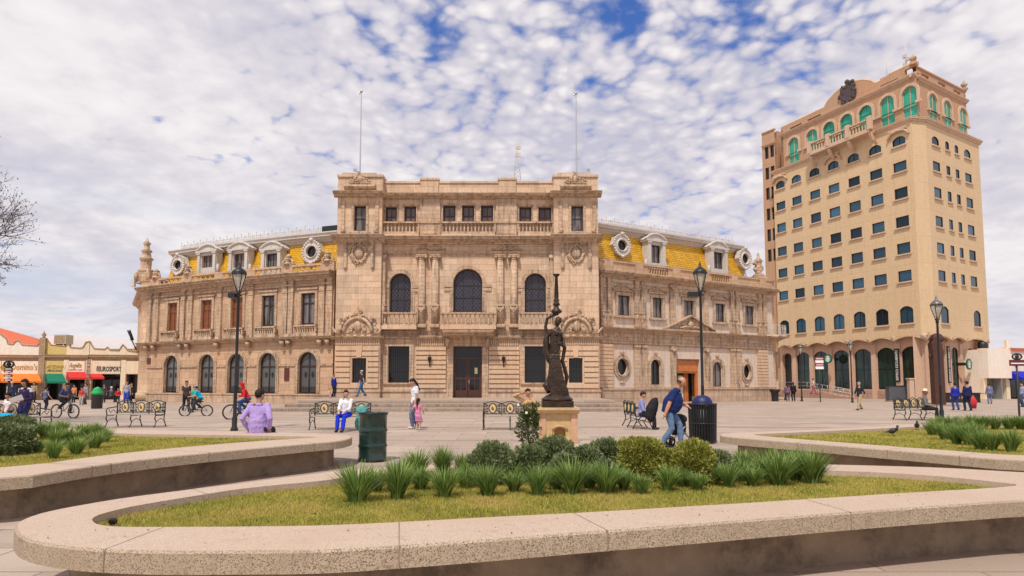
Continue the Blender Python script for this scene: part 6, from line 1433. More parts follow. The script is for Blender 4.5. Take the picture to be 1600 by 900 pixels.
# black slatted bin with blue dome
p = on_z(1098.5, 692, 0); t = thing('slatted_bin', 'black vertical-slat litter bin with a dark blue dome lid', 'litter bin', p); Hb = at_y(1098, 630, p.y).z; rb_ = .335
m_ = MB()
for k in range(30): a = 2*PI*k/30; c, s = math.cos(a), math.sin(a); m_.tube([(rb_*.93*c, rb_*.93*s, .06), (rb_*c, rb_*s, Hb-.03)], (.026), 4, smooth=False)
m_.build('slat_ring', M['iron'], t)
m_ = MB()
for z, r_ in ((.05, rb_*.93), (Hb-.02, rb_+.015), (Hb*.5, rb_*.97)): m_.tube([(r_*math.cos(a), r_*math.sin(a), z) for a in [2*PI*k/32 for k in range(33)]], .022, 6)
m_.build('hoop', M['iron'], t); MB().lathe((0, 0, .03), [(rb_*.88, 0), (rb_*.9, Hb-.12), (.0, Hb-.11)], 24).build('bin_liner', M['grille'], t)
m_ = MB(); m_.lathe((0, 0, Hb-.05), [(.262, 0), (.262, .02), (.252, .10), (.20, .19), (.11, .245), (.0, .26)], 28); m_.build('dome_lid', plain('dark_blue_plastic', (.005, .008, .085), .5, vary=.05), t)
# green topped bin far left, urn bin
p = on_z(151, 638.5, 0); t = thing('round_bin', 'black barrel bin with crumpled green sack on top, before the shops', 'litter bin', p); k_ = p.y/1000
MB().lathe((0, 0, 0), [(7.2*k_, 0), (7.6*k_, .05), (7.9*k_, 22*k_), (8.1*k_, 23*k_), (7*k_, 23.2*k_)], 20).build('barrel', plain('black_plastic', (.02, .02, .022), .5), t)
m_ = MB(); m_.lathe((0, 0, 23*k_), [(8.3*k_, -.05), (8.0*k_, .1), (5.5*k_, .25), (6*k_, .3), (1*k_, .42)], 12); o = m_.build('green_sack', cloth((.03, .42, .12), .5), t)
p = on_z(1211, 627, 0); t = thing('urn_bin', 'small dark flared bin at the foot of the right wing corner', 'litter bin', p)
MB().lathe((0, 0, 0), [(.3, 0), (.28, .1), (.3, .7), (.45, .95), (.45, 1.05), (.3, 1.05)], 16).build('bin_body', M['grille'], t); MB().lathe((0, 0, 1.0), [(.32, 0), (.3, .03), (.0, .04)], 12).build('bin_liner', M['iron'], t)
# signs on posts
redp = plain('red_sign_paint', (.45, .03, .02), .5); maroon = plain('maroon_sign_paint', (.12, .015, .02), .5)
def post_sign(label, px, py, ty, w, rows_, mats, top=False):
    p = on_z(px, py, 0); H = at_y(px, ty, p.y).z; t = thing('street_sign', label, 'sign', p); k_ = p.y/1000
    MB().lathe((0, 0, 0), [(.06, 0), (.045, .05), (.04, H-.02), (.0, H)], 8).build('post', M['iron'], t); z = H-.1
    for i, (h, mm) in enumerate(zip(rows_, mats)):
        b_ = MB().box(-w/2, w/2, -.07, -.03, z-h+.02, z).build('sign_plate', mm, t)
        if mm is not wht: MB().box(-w/2+.05, w/2-.05, -.075, -.069, z-h*.55-.02, z-h*.55+.03).build('white_stripe', wht, b_)
        z -= h
    if top: m_ = MB(); m_.tube([(.22*math.cos(a), -.05, H+.05+.13*math.sin(a)) for a in [2*PI*k/12 for k in range(13)]], .04, 5); m_.ell((0, -.05, H+.05), (.1, .05, .1)); m_.build('sign_crest', M['iron'], t)
    return t
post_sign('striped maroon and white street sign before the orange awning', 10.5, 655, 571, .34, (.1, .12, .07, .12, .07, .1), (maroon, maroon, wht, maroon, wht, maroon), True)
post_sign('red and white banded sign on a post before the arcade', 1282, 628, 556, .68, (.28, .24, .28, .24), (redp, wht, redp, wht))
post_sign('maroon street sign with scrolled crest at the right border', 1593, 651, 559, .72, (.30,), (maroon,), True)
# rusty column sculpture
p = on_z(1466, 634, 0); t = thing('rusty_sculpture', 'tall rust-brown slab sculpture with a rolled knob at the top', 'sculpture', p, R(-8)); k_ = p.y/1000; Hs = at_y(1466, 521, p.y).z
rust = plain('rust_steel', (.075, .028, .018), .8, vary=.3, scale=3, dirt=(.04, .015, .01, .6))
m_ = MB(); m_.prism([(-.30, 0), (.36, 0), (.33, Hs*.75), (.30, Hs-.75), (.12, Hs-.45), (-.18, Hs-.42), (-.38, Hs-.7), (-.33, Hs*.75)], -.35, .3); m_.ell((.12, 0, Hs-.36), (.42, .34, .38), 16, 10); m_.build('slab', rust, t, bevel=.03)
m_ = MB(); m_.tube([(-.34, -.1, Hs-.7), (-.42, -.1, Hs-.4), (-.25, -.1, Hs-.15), (0, -.1, Hs-.1)], .07, 8); m_.ell((-.42, -.1, Hs-1.6), (.1, .12, .16)); m_.build('rolled_edge', rust, t)
MB().box(-.9, 1.2, -.5, .5, -.02, .08).build('base', M['arcade_b'], t)
# boxes by the arcade
p = on_z(1402, 627.5, 0); t = thing('utility_cabinet', 'dark grey panel box at the foot of the arcade pier', 'cabinet', p); MB().box(-.82, .82, -.3, .3, .1, 1.32).build('cabinet_body', plain('slate_panel', (.085, .085, .10), .6), t, bevel=.02); MB().box(-.88, .88, -.34, .34, 0, .1).build('base', M['arcade_b'], t); MB().box(-.88, .88, -.34, .34, 1.32, 1.38).build('lid', M['iron'], t)
p = on_z(1424, 628, 0); t = thing('stone_bollard', 'square pinkish stone post beside the dark panel box', 'bollard', p); MB().box(-.2, .2, -.2, .2, 0, 1.9).build('post', M['arcade'], t, bevel=.02); MB().box(-.26, .26, -.26, .26, 1.9, 2.0).build('cap', M['peach_t'], t)
p = on_z(1493, 629, 0); t = thing('cafe_barrier', 'low dark planter wall fencing the coffee terrace', 'barrier', p); MB().box(-1.6, 1.9, -.2, .2, 0, .75).build('trough', M['grille'], t, bevel=.02); MB().box(-1.65, 1.95, -.24, .24, .75, .8).build('rim', M['iron'], t)
p = on_z(1530, 629, 0); t = thing('cafe_table', 'small dark terrace table by the coffee house door', 'table', p); MB().lathe((0, 0, 0), [(.28, 0), (.05, .04), (.04, .72), (.0, .72)], 12).build('pedestal', M['iron'], t); MB().lathe((0, 0, .72), [(.45, 0), (.45, .04), (.0, .041)], 16).build('tabletop', M['grille'], t)
# small spotlight on the coping, pigeons
p = on_z(176, 823, .43); t = thing('garden_spotlight', 'small black ball spotlight at the left tip of the front lawn', 'spotlight', p); MB().lathe((0, 0, 0), [(.02, 0), (.02, .02), (.018, .03)], 8).ell((0, 0, .042), (.032, .032, .026)).build('housing', M['grille'], t); MB().ell((0, -.024, .052), (.02, .012, .016)).build('lens', M['gdark'], t)
def pigeon(px, py, rz, label):
    p = on_z(px, py, .44); t = MB(); k = 1.0
    t.ell((0, 0, .14), (.075, .13, .07), 12, 8, Matrix.Rotation(R(-22), 3, 'X')); t.tube([(0, -.10, .17), (0, -.13, .22), (0, -.135, .26)], [.045, .032, .028], 8); t.ell((0, -.145, .275), (.027, .033, .027)); t.tube([(0, -.17, .275), (0, -.2, .268)], [.010, .003], 5)
    t.tube([(0, .1, .12), (0, .2, .09), (0, .26, .08)], [(.04, .03), (.045, .015), (.04, .006)], 8)
    for s in (-1, 1): t.tube([(s*.03, 0, .09), (s*.03, -.01, .0)], .007, 5); t.tube([(s*.03, .02, 0.003), (s*.03, -.04, 0.003)], .006, 4)
    o = t.build('pigeon', pigm); o.location = p; o.scale = (.75,)*3; o.rotation_euler = (0, 0, rz); tag(o, label, 'bird', 'pigeons on the right lawn')
pigm = plain('slate_feathers', (.05, .05, .06), .6, vary=.4, scale=14)
pigeon(1395, 681, R(25), 'dark pigeon standing in the middle of the right lawn'); pigeon(1433, 672, R(-30), 'dark pigeon near the back edge of the right lawn')
# ---------------------------------------------------------------- bronze statue lamp on its pedestal
p = on_z(871, 702, 0); Yp = p.y; k_ = Yp/1000
ped_ = thing('pedestal', 'square sandstone pedestal with a small arched opening under the bronze statue', 'pedestal', p)
zt = at_y(871, 636, Yp).z; sand = plain('yellow_sandstone', (.55, .37, .17), .85, vary=.25, scale=4, dirt=(.62, .55, .42, .6)); w = .36
m_ = MB(); m_.wall(-w, w, 0, zt-.12, [shape('seg', 0.03, .26, .13, .52)], .25, w).box(-w, w, -w, w-.26, 0, zt-.12).box(-w, -w+.02, w-.27, w-.01, 0, zt-.12).box(w-.02, w, w-.27, w-.01, 0, zt-.12)
m_.build('shaft', sand, ped_, lambda v: (v[0], -v[1], v[2]))
pink = plain('pink_sandstone', (.56, .33, .20), .85, vary=.2)
for s in (-1, 1): MB().box(s*w-.075, s*w+.075, -w-.03, -w+.12, 0, zt-.13).build('corner_strip', pink, ped_)
MB().tube([(-.14, -w-.01, .47), (-.07, -w-.02, .54), (.03, -w-.02, .56), (.13, -w-.02, .54), (.20, -w-.01, .47)], .022, 6).build('opening_arch', pink, ped_)
MB().moulding([(-.45, zt-.13), (.42, zt-.13), (.5, zt-.05), (.5, zt), (-.5, zt), (-.5, zt-.05)], -.47, .47).build('cap', sand, ped_, lambda v: (v[0], -v[1], v[2]))
MB().box(.2, .42, -w-.32, -w-.12, 0, .16).build('spill_stone', M['stucco'], ped_)
def remesh(m_, name, mat, vox, parent=None, smooth=3, disp=None):
    me = bpy.data.meshes.new('tmp'); me.from_pydata(m_.v, [], m_.f); bm = bmesh.new(); bm.from_mesh(me); bmesh.ops.recalc_face_normals(bm, faces=bm.faces); bm.to_mesh(me); bm.free()
    o = bpy.data.objects.new('tmp', me); col.objects.link(o)
    r = o.modifiers.new('r', 'REMESH'); r.mode = 'VOXEL'; r.voxel_size = vox
    if smooth: s_ = o.modifiers.new('s', 'SMOOTH'); s_.iterations = smooth; s_.factor = .5
    if disp:
        tx = bpy.data.textures.new('folds', 'CLOUDS'); tx.noise_scale = disp[0]; d_ = o.modifiers.new('d', 'DISPLACE'); d_.texture = tx; d_.strength = disp[1]; d_.mid_level = .5
    dg = bpy.context.evaluated_depsgraph_get(); me2 = bpy.data.meshes.new_from_object(o.evaluated_get(dg)); me2.name = name
    bpy.data.objects.remove(o); bpy.data.meshes.remove(me); me2.materials.clear(); me2.materials.append(mat)
    me2.polygons.foreach_set('use_smooth', [True]*len(me2.polygons)); return link(bpy.data.objects.new(name, me2), parent)
st = thing('bronze_statue_lamp', 'dark bronze draped figure lifting a torch column, on the sandstone pedestal', 'statue', (p.x, p.y, zt+.002)); st.scale = (.88, .88, 1.015)
def sp(px, py): q = at_y(px, py, Yp); return Vector((q.x-p.x, 0, q.z-zt))
m_ = MB(); m_.box(-.40, .40, -.38, .38, 0, .14); m_.lathe((0, 0, .14), [(.40, 0), (.42, .04), (.34, .09), (.30, .12), (.22, .15), (.15, .17)], 24); m_.build('base', M['bronze'], st, bevel=.008)
m_ = MB(); S = sp
m_.tube([S(872, 622), S(873, 600), S(868, 578), S(865, 560), S(866, 545), S(868, 530), S(870, 520), S(872, 513)], [(.10, .11), (.12, .12), (.135, .13), (.16, .14), (.115, .10), (.15, .11), (.13, .09), (.055, .055)], 14, side=Vector((1, 0, 0)))
m_.tube([S(865, 562), S(872, 590), S(884, 612), S(889, 626)], [(.13, .12), (.12, .13), (.10, .11), (.08, .06)], 12)
m_.ell(S(871, 506)+Vector((0, -.02, 0)), (.075, .09, .10), 14, 10); m_.ell(S(873, 503), (.09, .09, .09), 12, 8)
m_.tube([S(871, 520), S(862, 519), S(853, 528), S(850, 512), S(853, 500), S(862, 495), S(868, 494)], [.07, .062, .055, .045, .04, .035, .04], 10)
m_.tube([S(872, 520)+Vector((0, -.06, 0)), S(880, 532), S(883, 545)+Vector((0, -.1, 0)), S(874, 538)+Vector((0, -.16, 0))], [.06, .05, .042, .035], 10)
m_.tube([S(853, 520), S(851, 535), S(852, 550), S(858, 562), S(864, 572)], [.05, .085, .10, .11, .08], 10)
m_.tube([S(858, 612)+Vector((0, -.05, 0)), S(853, 604), S(860, 592), S(868, 590)], [.10, .13, .11, .07], 10)
m_.tube([S(878, 525), S(884, 545), S(880, 565), S(888, 590), S(884, 610)], [.03, .05, .05, .055, .03], 8)
for k in range(10):
    x = -.15+.032*k; m_.tube([S(866, 556)+Vector((x*.8, -.13, 0)), S(868+x*22, 590)+Vector((x, -.16, 0)), S(874+x*34, 622)+Vector((x*.8, -.17, 0))], [.012, .022, .026], 6)
for k in range(7): m_.tube([S(862+k*2.4, 520)+Vector((0, -.1, 0)), S(859+k*2.6, 540)+Vector((0, -.12, 0)), S(862+k*2.2, 556)+Vector((0, -.12, 0))], [.012, .018, .012], 6)
m_.ell(S(873, 515)+Vector((-.05, -.11, -.14)), (.05, .045, .05), 8, 6); m_.ell(S(873, 515)+Vector((.06, -.11, -.14)), (.05, .045, .05), 8, 6); m_.tube([S(871, 506)+Vector((0, -.10, .01)), S(871, 506)+Vector((0, -.12, -.015))], [.012, .016], 6)
remesh(m_, 'figure', M['bronze'], .009, st, 1, (.05, .018))
m_ = MB(); c = S(869.5, 495); c.y = 0; zz = lambda py: S(870, py).z-c.z
m_.lathe(c, [(.05, 0), (.06, zz(493)), (.13, zz(491)), (.15, zz(489)), (.13, zz(487)), (.07, zz(484)), (.055, zz(481)), (.09, zz(479)), (.10, zz(477.5)), (.06, zz(475)), (.08, zz(472)), (.055, zz(469)), (.062, zz(467)), (.040, zz(436)), (.055, zz(435)), (.09, zz(433)), (.095, zz(431.5)), (.03, zz(431))], 16); m_.build('torch_column', M['bronze'], st)
# ================================================================ people
def ik(a, b, l1, l2, pole):
    d = b-a; L_ = min(d.length, (l1+l2)*.999); d = d.normalized(); x = (l1*l1-l2*l2+L_*L_)/(2*L_); h = math.sqrt(max(0, l1*l1-x*x)); pl = pole-d*pole.dot(d); pl = pl.normalized() if pl.length > 1e-5 else Vector((1, 0, 0)); return a+d*x+pl*h, a+d*L_
SK = (.50, .28, .17); SKD = (.33, .17, .10)
skins = {}
def skinmat(c):
    if c not in skins:
        m, nt, b = new_mat('skin'); b.inputs['Base Color'].default_value = (*c, 1); b.inputs['Roughness'].default_value = .55; b.inputs['Subsurface Weight'].default_value = .05; b.inputs['Subsurface Scale'].default_value = .02; skins[c] = m
    return skins[c]
def person(label, px, py, rz, H=1.68, hip=None, lean=0, feet=None, hands=None, skin=SK, hair=(.02, .012, .008), top=(.5, .5, .5), bot=(.05, .06, .1), shoe=(.03, .03, .03), sleeve=.5, long_hair=False, skirt=None,
           hat=None, near=False, belly=0.0, look=(0, 0), group='people in the square', z0=0.0, bald=False, loc=None, open_jacket=None, vox=None, legs_bare=False, child=False, hood=False, yoke=None, bulk=1.0):
    p = loc if loc is not None else on_z(px, py, z0); t = thing('person', label, 'person', p, rz, group); s = H/1.75
    V3 = Vector; hip = V3(hip or (0, 0, .93)); a = R(lean); d = V3((0, -math.sin(a), math.cos(a))); X = V3((1, 0, 0)); fwd = V3((0, -math.cos(a), -math.sin(a)))
    hb = hip; sh_ = hip+d*.46; nb = hip+d*.51; la = a*.5+R(look[1]); hd = V3((0, -math.sin(la), math.cos(la))); hc = nb+hd*.19+V3((0, -.02, 0)); Rz = Matrix.Rotation(R(look[0]), 3, 'Z'); Rx = Matrix.Rotation(la, 3, 'X'); HR = Rz @ Rx
    if child: HS = 1.25
    else: HS = 1.0
    feet = feet or ((.10, .0, .085), (-.10, .0, .085)); hands = hands or ((.27, -.06, .80), (-.27, -.06, .80))
    fs = []; ks = []; 
    for sx, f in zip((1, -1), feet):
        h0 = hb+X*sx*.095; k, f2 = ik(h0, V3(f), .44, .44, V3((sx*.05, -1, .15))); ks.append((h0, k, f2))
    ar = []
    for sx, h in zip((1, -1), hands):
        s0 = sh_+X*sx*.175; e, h2 = ik(s0, V3(h), .30, .265, V3((sx*.6, .8, -.5))); ar.append((s0, e, h2))
    def torso(m_, g, lo=-.10, hi=.50):
        st_ = [(-.10, .14, .10), (-.03, .168, .118), (.06, .165, .118+belly*.6), (.17, .138+belly*.35, .10+belly), (.30, .155+belly*.15, .112+belly*.5), (.40, .175, .11), (.46, .15, .088), (.505, .065, .062)]
        st_ = [q for q in st_ if lo <= q[0] <= hi]; m_.tube([hb+d*q[0]+fwd*(belly*.35 if .05 < q[0] < .33 else 0) for q in st_], [(q[1]*(bulk if q[0] < .5 else 1)+g, q[2]*(bulk if q[0] < .5 else 1)+g) for q in st_], 16, side=X)
    def arm(m_, g, f0=0.0, f1=2.0, r=(.052, .046, .038, .040, .028)):
        for s0, e, h2 in ar:
            pts = [s0-(e-s0).normalized()*.02, s0.lerp(e, .5), e, e.lerp(h2, .4), h2]; rr = list(r)
            if f1 <= 1: pts = [pts[0], s0.lerp(e, f1*.5), s0.lerp(e, f1)]; rr = [r[0], r[1], r[1]*1.02]
            elif f1 < 2: pts[-1] = e.lerp(h2, f1-1)
            m_.tube(pts, [q*bulk+g for q in rr[:len(pts)]], 10); m_.ell(pts[0], (r[0]*bulk+g, r[0]*bulk+g, r[0]*bulk+g), 10, 8)
            if f1 > 1: m_.ell(e, (r[2]+g,)*3, 8, 6)
    def leg(m_, g, f1=1.0):
        for h0, k, f2 in ks:
            m_.tube([h0+V3((0, 0, .03)), h0.lerp(k, .4), k, k.lerp(f2, .35), f2.lerp(k, 1-f1)], [.092+g, .082+g, .056+g, .056+g*1.3, .038+g*1.6], 12); m_.ell(k, (.057+g,)*3, 10, 8); m_.ell(h0, (.095+g,)*3, 10, 8)
    vx = vox or (.009 if near else .016)
    b = MB(); torso(b, -.004); arm(b, 0); leg(b, 0)
    b.tube([nb-d*.03, nb+hd*.11], [.056, .052], 10)
    hs = HS*1.03
    def H_(v): return hc+HR @ (V3(v)*hs)
    b.ell(hc, (.077*hs, .096*hs, .115*hs), 16, 12, HR); b.ell(H_((0, -.03, -.06)), (.055*hs, .058*hs, .055*hs), 12, 8, HR); b.tube([H_((0, -.09, .02)), H_((0, -.113, -.022)), H_((0, -.095, -.03))], [.009, .017, .012], 8)
    for sx in (-1, 1): b.ell(H_((sx*.078, .01, -.01)), (.012, .022, .032), 8, 6, HR)
    for i, (s0, e, h2) in enumerate(ar):
        dr_ = (h2-e).normalized(); sd = dr_.cross(V3((0, -1, 0) if abs(dr_.y) < .8 else (0, 0, 1))); sd = sd.normalized(); pn = dr_.cross(sd)
        b.ell(h2+dr_*.045, (.040, .040, .040), 10, 6); b.tube([h2, h2+dr_*.04, h2+dr_*.085], [(.028, .020), (.040, .017), (.036, .014)], 10, side=sd)
        if near:
            for f in range(4):
                o_ = h2+dr_*.075+sd*(.029-.0195*f); L_ = (.068, .078, .073, .058)[f]; b.tube([o_, o_+dr_*L_*.5+pn*.006, o_+dr_*L_*.95+pn*.024], [.0095, .009, .0075], 6)
            o_ = h2+dr_*.03+sd*.03; b.tube([o_, o_+(dr_+sd*.8).normalized()*.035, o_+(dr_*1.6+sd*.5).normalized()*.07], [.013, .0115, .009], 6)
        else:
            for f in range(4): o_ = h2+dr_*.07+sd*(.027-.018*f); b.tube([o_, o_+dr_*(.055+.01*(f in (1, 2))), o_+dr_*.08+pn*.02], [.011, .010, .008], 5)
            b.tube([h2+dr_*.03+sd*.02, h2+dr_*.06+sd*.045], [.013, .010], 5)
    for i, (h0, k, f2) in enumerate(ks): b.tube([f2, f2+V3((0, -.02, -.04)), f2+V3((0, -.12, -.055))], [.035, .036, .025], 8)
    b.v = [tuple(V3(v)*s) for v in b.v]; remesh(b, 'body', skinmat(skin), vx, t, 2)
    def part(m_, name, mat, sm=2, vv=None, disp=None): m_.v = [tuple(V3(v)*s) for v in m_.v]; return remesh(m_, name, mat, vv or vx*1.05, t, sm, disp)
    dsp = (.11, .022) if near else (.14, .02)
    m_ = MB(); torso(m_, .013, -.10 if skirt is None else -.03, .47); arm(m_, .013, 0, sleeve*1.0 if sleeve <= 1 else sleeve)
    if near: m_.tube([nb-d*.03, nb+d*.025], [.075, .068], 12)
    part(m_, 'jacket' if sleeve > 1.5 and open_jacket is None and sum(top) < .4 else 'shirt', cloth(top), 2, disp=dsp)
    if yoke:
        for sx, (s0, e, h2) in zip((1, -1), ar):
            m_ = MB(); m_.tube([nb+X*sx*.06-d*.01, sh_+X*sx*.12+d*.035, s0+d*.02+X*sx*.03, s0.lerp(e, .3)+X*sx*.012], [(.035, .03), (.06, .045), (.065, .05), (.062, .052)], 10); part(m_, 'shoulder_panel', cloth(yoke), 1)
        m_ = MB(); m_.prism([(-.05, 0), (.05, 0), (0, -.22)], 0, .02); m_.v = [tuple(nb+fwd*.108+X*v[0]+d*(v[2]-.06)-fwd*v[1]) for v in m_.v]; part(m_, 'collar', cloth(yoke), 1)
    if skirt is not None:
        m_ = MB(); zk = skirt; ctr = (ks[0][1]+ks[1][1])/2; ff = (ks[0][2]+ks[1][2])/2
        m_.tube([hb+d*.05, hb-V3((0, 0, .12)), ctr, ctr.lerp(ff, zk)], [(.15, .11), (.19, .16), (.22, .18), (.25, .2)], 14, side=X); part(m_, 'skirt', cloth(bot), 2, disp=dsp)
    else:
        m_ = MB(); m_.tube([hb+d*.06, hb, hb-d*.08], [(.172+belly*.2, .125+belly*.5), (.176, .126), (.15, .11)], 14, side=X); leg(m_, .014, 1.0 if not legs_bare else .45); part(m_, 'trousers' if not legs_bare else 'shorts', cloth(bot), 2, disp=dsp)
    m_ = MB()
    for h0, k, f2 in ks:
        m_ = MB(); m_.ell(f2+V3((0, -.055, -.042)), (.047, .125, .040), 12, 8); m_.ell(f2+V3((0, .02, -.02)), (.045, .055, .055), 10, 8); m_.v = [tuple(V3(v)*s) for v in m_.v]
        m_.build('shoe', cloth(shoe, .5), t)
    if hair is not None:
        m_ = MB()
        if bald:
            for k in range(9): an = -.2+PI*1.15*k/8-.05; m_.ell(H_((.074*math.cos(an), .02+.075*math.sin(an), -.005)), (.022, .022, .04), 8, 6, HR)
        else:
            m_.ell(H_((0, .022, .025)), (.086*hs, .094*hs, .106*hs), 16, 12, HR); m_.ell(H_((0, -.02, .065)), (.073*hs, .078*hs, .058*hs), 14, 8, HR)
        if long_hair: m_.tube([H_((0, .06, .03)), H_((0, .10, -.08)), H_((0, .12, -.22)), H_((.0, .11, -.36 if long_hair is True else -.3))], [(.075, .05), (.07, .04), (.05, .03), (.02, .015)], 10, side=X)
        if long_hair == 'loose':
            for sx in (-1, 1): m_.tube([H_((sx*.06, .0, .06)), H_((sx*.088, .01, -.05)), H_((sx*.085, .03, -.18))], [.035, .034, .02], 8)
        part(m_, 'hair', cloth(hair, .6), 2, vv=.010 if not near else .008, disp=(.03, .012))
    if hood: m_ = MB(); m_.ell(H_((0, .02, .015)), (.098, .11, .125), 14, 10, HR); m_.tube([H_((0, .05, -.05)), nb], [.09, .09], 10); part(m_, 'hood', cloth(top), 2)
    if near or H > 1.3:
        for sx in (-1, 1): q = MB(); q.ell(H_((sx*.030, -.088, .016)), (.011, .006, .006), 8, 6); q.v = [tuple(V3(v)*s) for v in q.v]; q.build('eye', M['grille'], t)
        q = MB(); q.ell(H_((0, -.087, -.062)), (.022, .007, .005), 8, 6); q.v = [tuple(V3(v)*s) for v in q.v]; q.build('mouth', M['lip'], t)
    if hat:
        m_ = MB(); m_.lathe((0, 0, 0), [(.155, .0), (.16, .005), (.09, .02), (.088, .09), (.06, .115), (.0, .11)] if hat[3] == 'brim' else [(.095, 0), (.092, .05), (.06, .09), (.0, .10)], 18)
        if hat[3] != 'brim': m_.tube([(0, -.08, .01), (0, -.16, .0)], [(.06, .01), (.05, .006)], 8, side=X)
        m_.v = [tuple((H_((0, .01, .06))+HR @ V3(v))*s) for v in m_.v]; m_.build('hat', cloth(hat[:3]), t)
    return t, s
M['lip'] = plain('lips', (.35, .12, .10), .6)
WALK = dict(feet=((.09, -.27, .09), (-.09, .26, .14)), hands=((.25, .16, .86), (-.25, -.22, .88)))
SIT = dict(hip=(0, 0, .55), feet=((.10, -.46, .085), (-.10, -.42, .085)), hands=((.10, -.26, .66), (-.10, -.27, .66)))
BL = (.02, .03, .22)
# near and middle distance
person('man in a dark blue polo and jeans stooping beside the slatted bin', 1050, 700, R(68), 1.76, lean=24, look=(0, 12), near=True, belly=.08, bulk=1.22, bald=True, skin=(.52, .24, .13), hair=(.05, .04, .035), top=(.011, .026, .12), bot=(.12, .19, .31), sleeve=.85, feet=((.10, -.20, .09), (-.10, .22, .10)), hands=((.28, -.30, .98), (-.28, .10, .80)), hip=(0, .06, .90))
w1, s1 = person('man in a lavender shirt seated on the left planter edge, back to us', 399, 684, R(178), 1.74, hip=(0, 0, .58), lean=4, look=(-25, 0), near=True, skin=(.42, .23, .14), top=(.42, .30, .62), bot=(.035, .03, .035), sleeve=1.98, feet=((.12, -.40, .1), (-.12, -.42, .1)), hands=((.22, -.04, .58), (-.22, -.04, .58)), belly=.07, bulk=1.1, loc=Vector((on_z(399, 677, .5).x, on_z(399, 677, .5).y+.12, 0)))
person('woman in a white blouse and bright blue trousers seated on a bench', 538, 674, R(-6), 1.66, near=True, look=(28, 2), long_hair=True, top=(.72, .70, .74), bot=(.01, .035, .55), sleeve=1.5, vox=.011, **{**SIT, 'hip': (0, .12, .56)})
person('woman in a white t-shirt and jeans standing beside a child in pink', 648, 670, R(-62), 1.70, near=True, look=(-8, 22), long_hair=True, top=(.72, .72, .78), bot=(.13, .15, .26), shoe=(.6, .58, .55), sleeve=.6, vox=.011, feet=((.07, -.10, .09), (-.07, .12, .09)), hands=((.24, -.1, .82), (-.2, -.12, .80)))
person('small dark-haired child in a pink dress beside the woman in the white t-shirt', 653, 672, R(160), 1.02, child=True, long_hair=True, top=(.66, .22, .36), bot=(.62, .25, .42), sleeve=.6, skirt=.1, legs_bare=True, shoe=(.6, .5, .5), hands=((.25, -.1, 1.0), (-.22, -.25, .95)))
person('man in a tan jacket seated with one hand raised to his head', 826, 676, R(12), 1.72, near=True, look=(10, 0), skin=(.48, .20, .11), top=(.55, .33, .17), bot=(.08, .075, .08), sleeve=1.9, vox=.011, hip=(0, .1, .56), feet=((.12, -.40, .085), (-.12, -.36, .085)), hands=((.16, -.28, .86), (-.26, -.02, 1.23)))
person('boy in a lilac striped shirt sitting on the end-on bench', 1003, 671, R(80), 1.60, look=(0, 12), top=(.25, .28, .52), bot=(.025, .022, .025), sleeve=1.9, vox=.011, **SIT)
person('woman in a dark jersey with white shoulders reading a paper, left border', 37, 676, R(-8), 1.66, near=True, look=(-6, 14), long_hair='loose', skin=(.46, .20, .12), top=(.035, .02, .07), bot=(.025, .03, .10), sleeve=1.8, vox=.011, yoke=(.6, .58, .6), hands=((.12, -.27, 1.06), (-.16, -.26, 1.02)))
pw = bpy.context.scene.objects
q = thing('newspaper', 'folded white paper held by the woman in the dark jersey', 'newspaper', on_z(37, 676, 0)+Vector((0, -.34, 1.02)), R(-8)); MB().box(-.22, .20, -.02, .0, -.05, .10).build('front_page', wht, q, lambda v: (v[0], v[1]-v[2]*.6, v[2]+v[0]*.3)); MB().box(-.21, .20, .002, .015, -.045, .10).build('back_page', M['stucco'], q, lambda v: (v[0], v[1]-v[2]*.6, v[2]+v[0]*.3))
person('child in a white t-shirt at the left border beside the dark jersey', 11, 676, R(-10), 1.22, child=True, look=(10, 10), skin=(.46, .2, .12), top=(.7, .7, .72), bot=(.05, .06, .1), sleeve=.6, hands=((.1, -.25, .8), (-.12, -.22, .8)))
p = on_z(6, 682, 0); m_ = MB(); m_.ell((0, 0, .42), (.42, .22, .26), 16, 10); m_.ell((.15, -.03, .36), (.3, .2, .2), 12, 8); m_.box(-.3, .3, -.15, .15, .05, .35); o = remesh(m_, 'cyan_bundle', cloth((.0, .34, .62)), .02, None, 4, (.15, .06)); o.location = p; tag(o, 'bright cyan cloth bundle in front of the child at the left border', 'bundle')
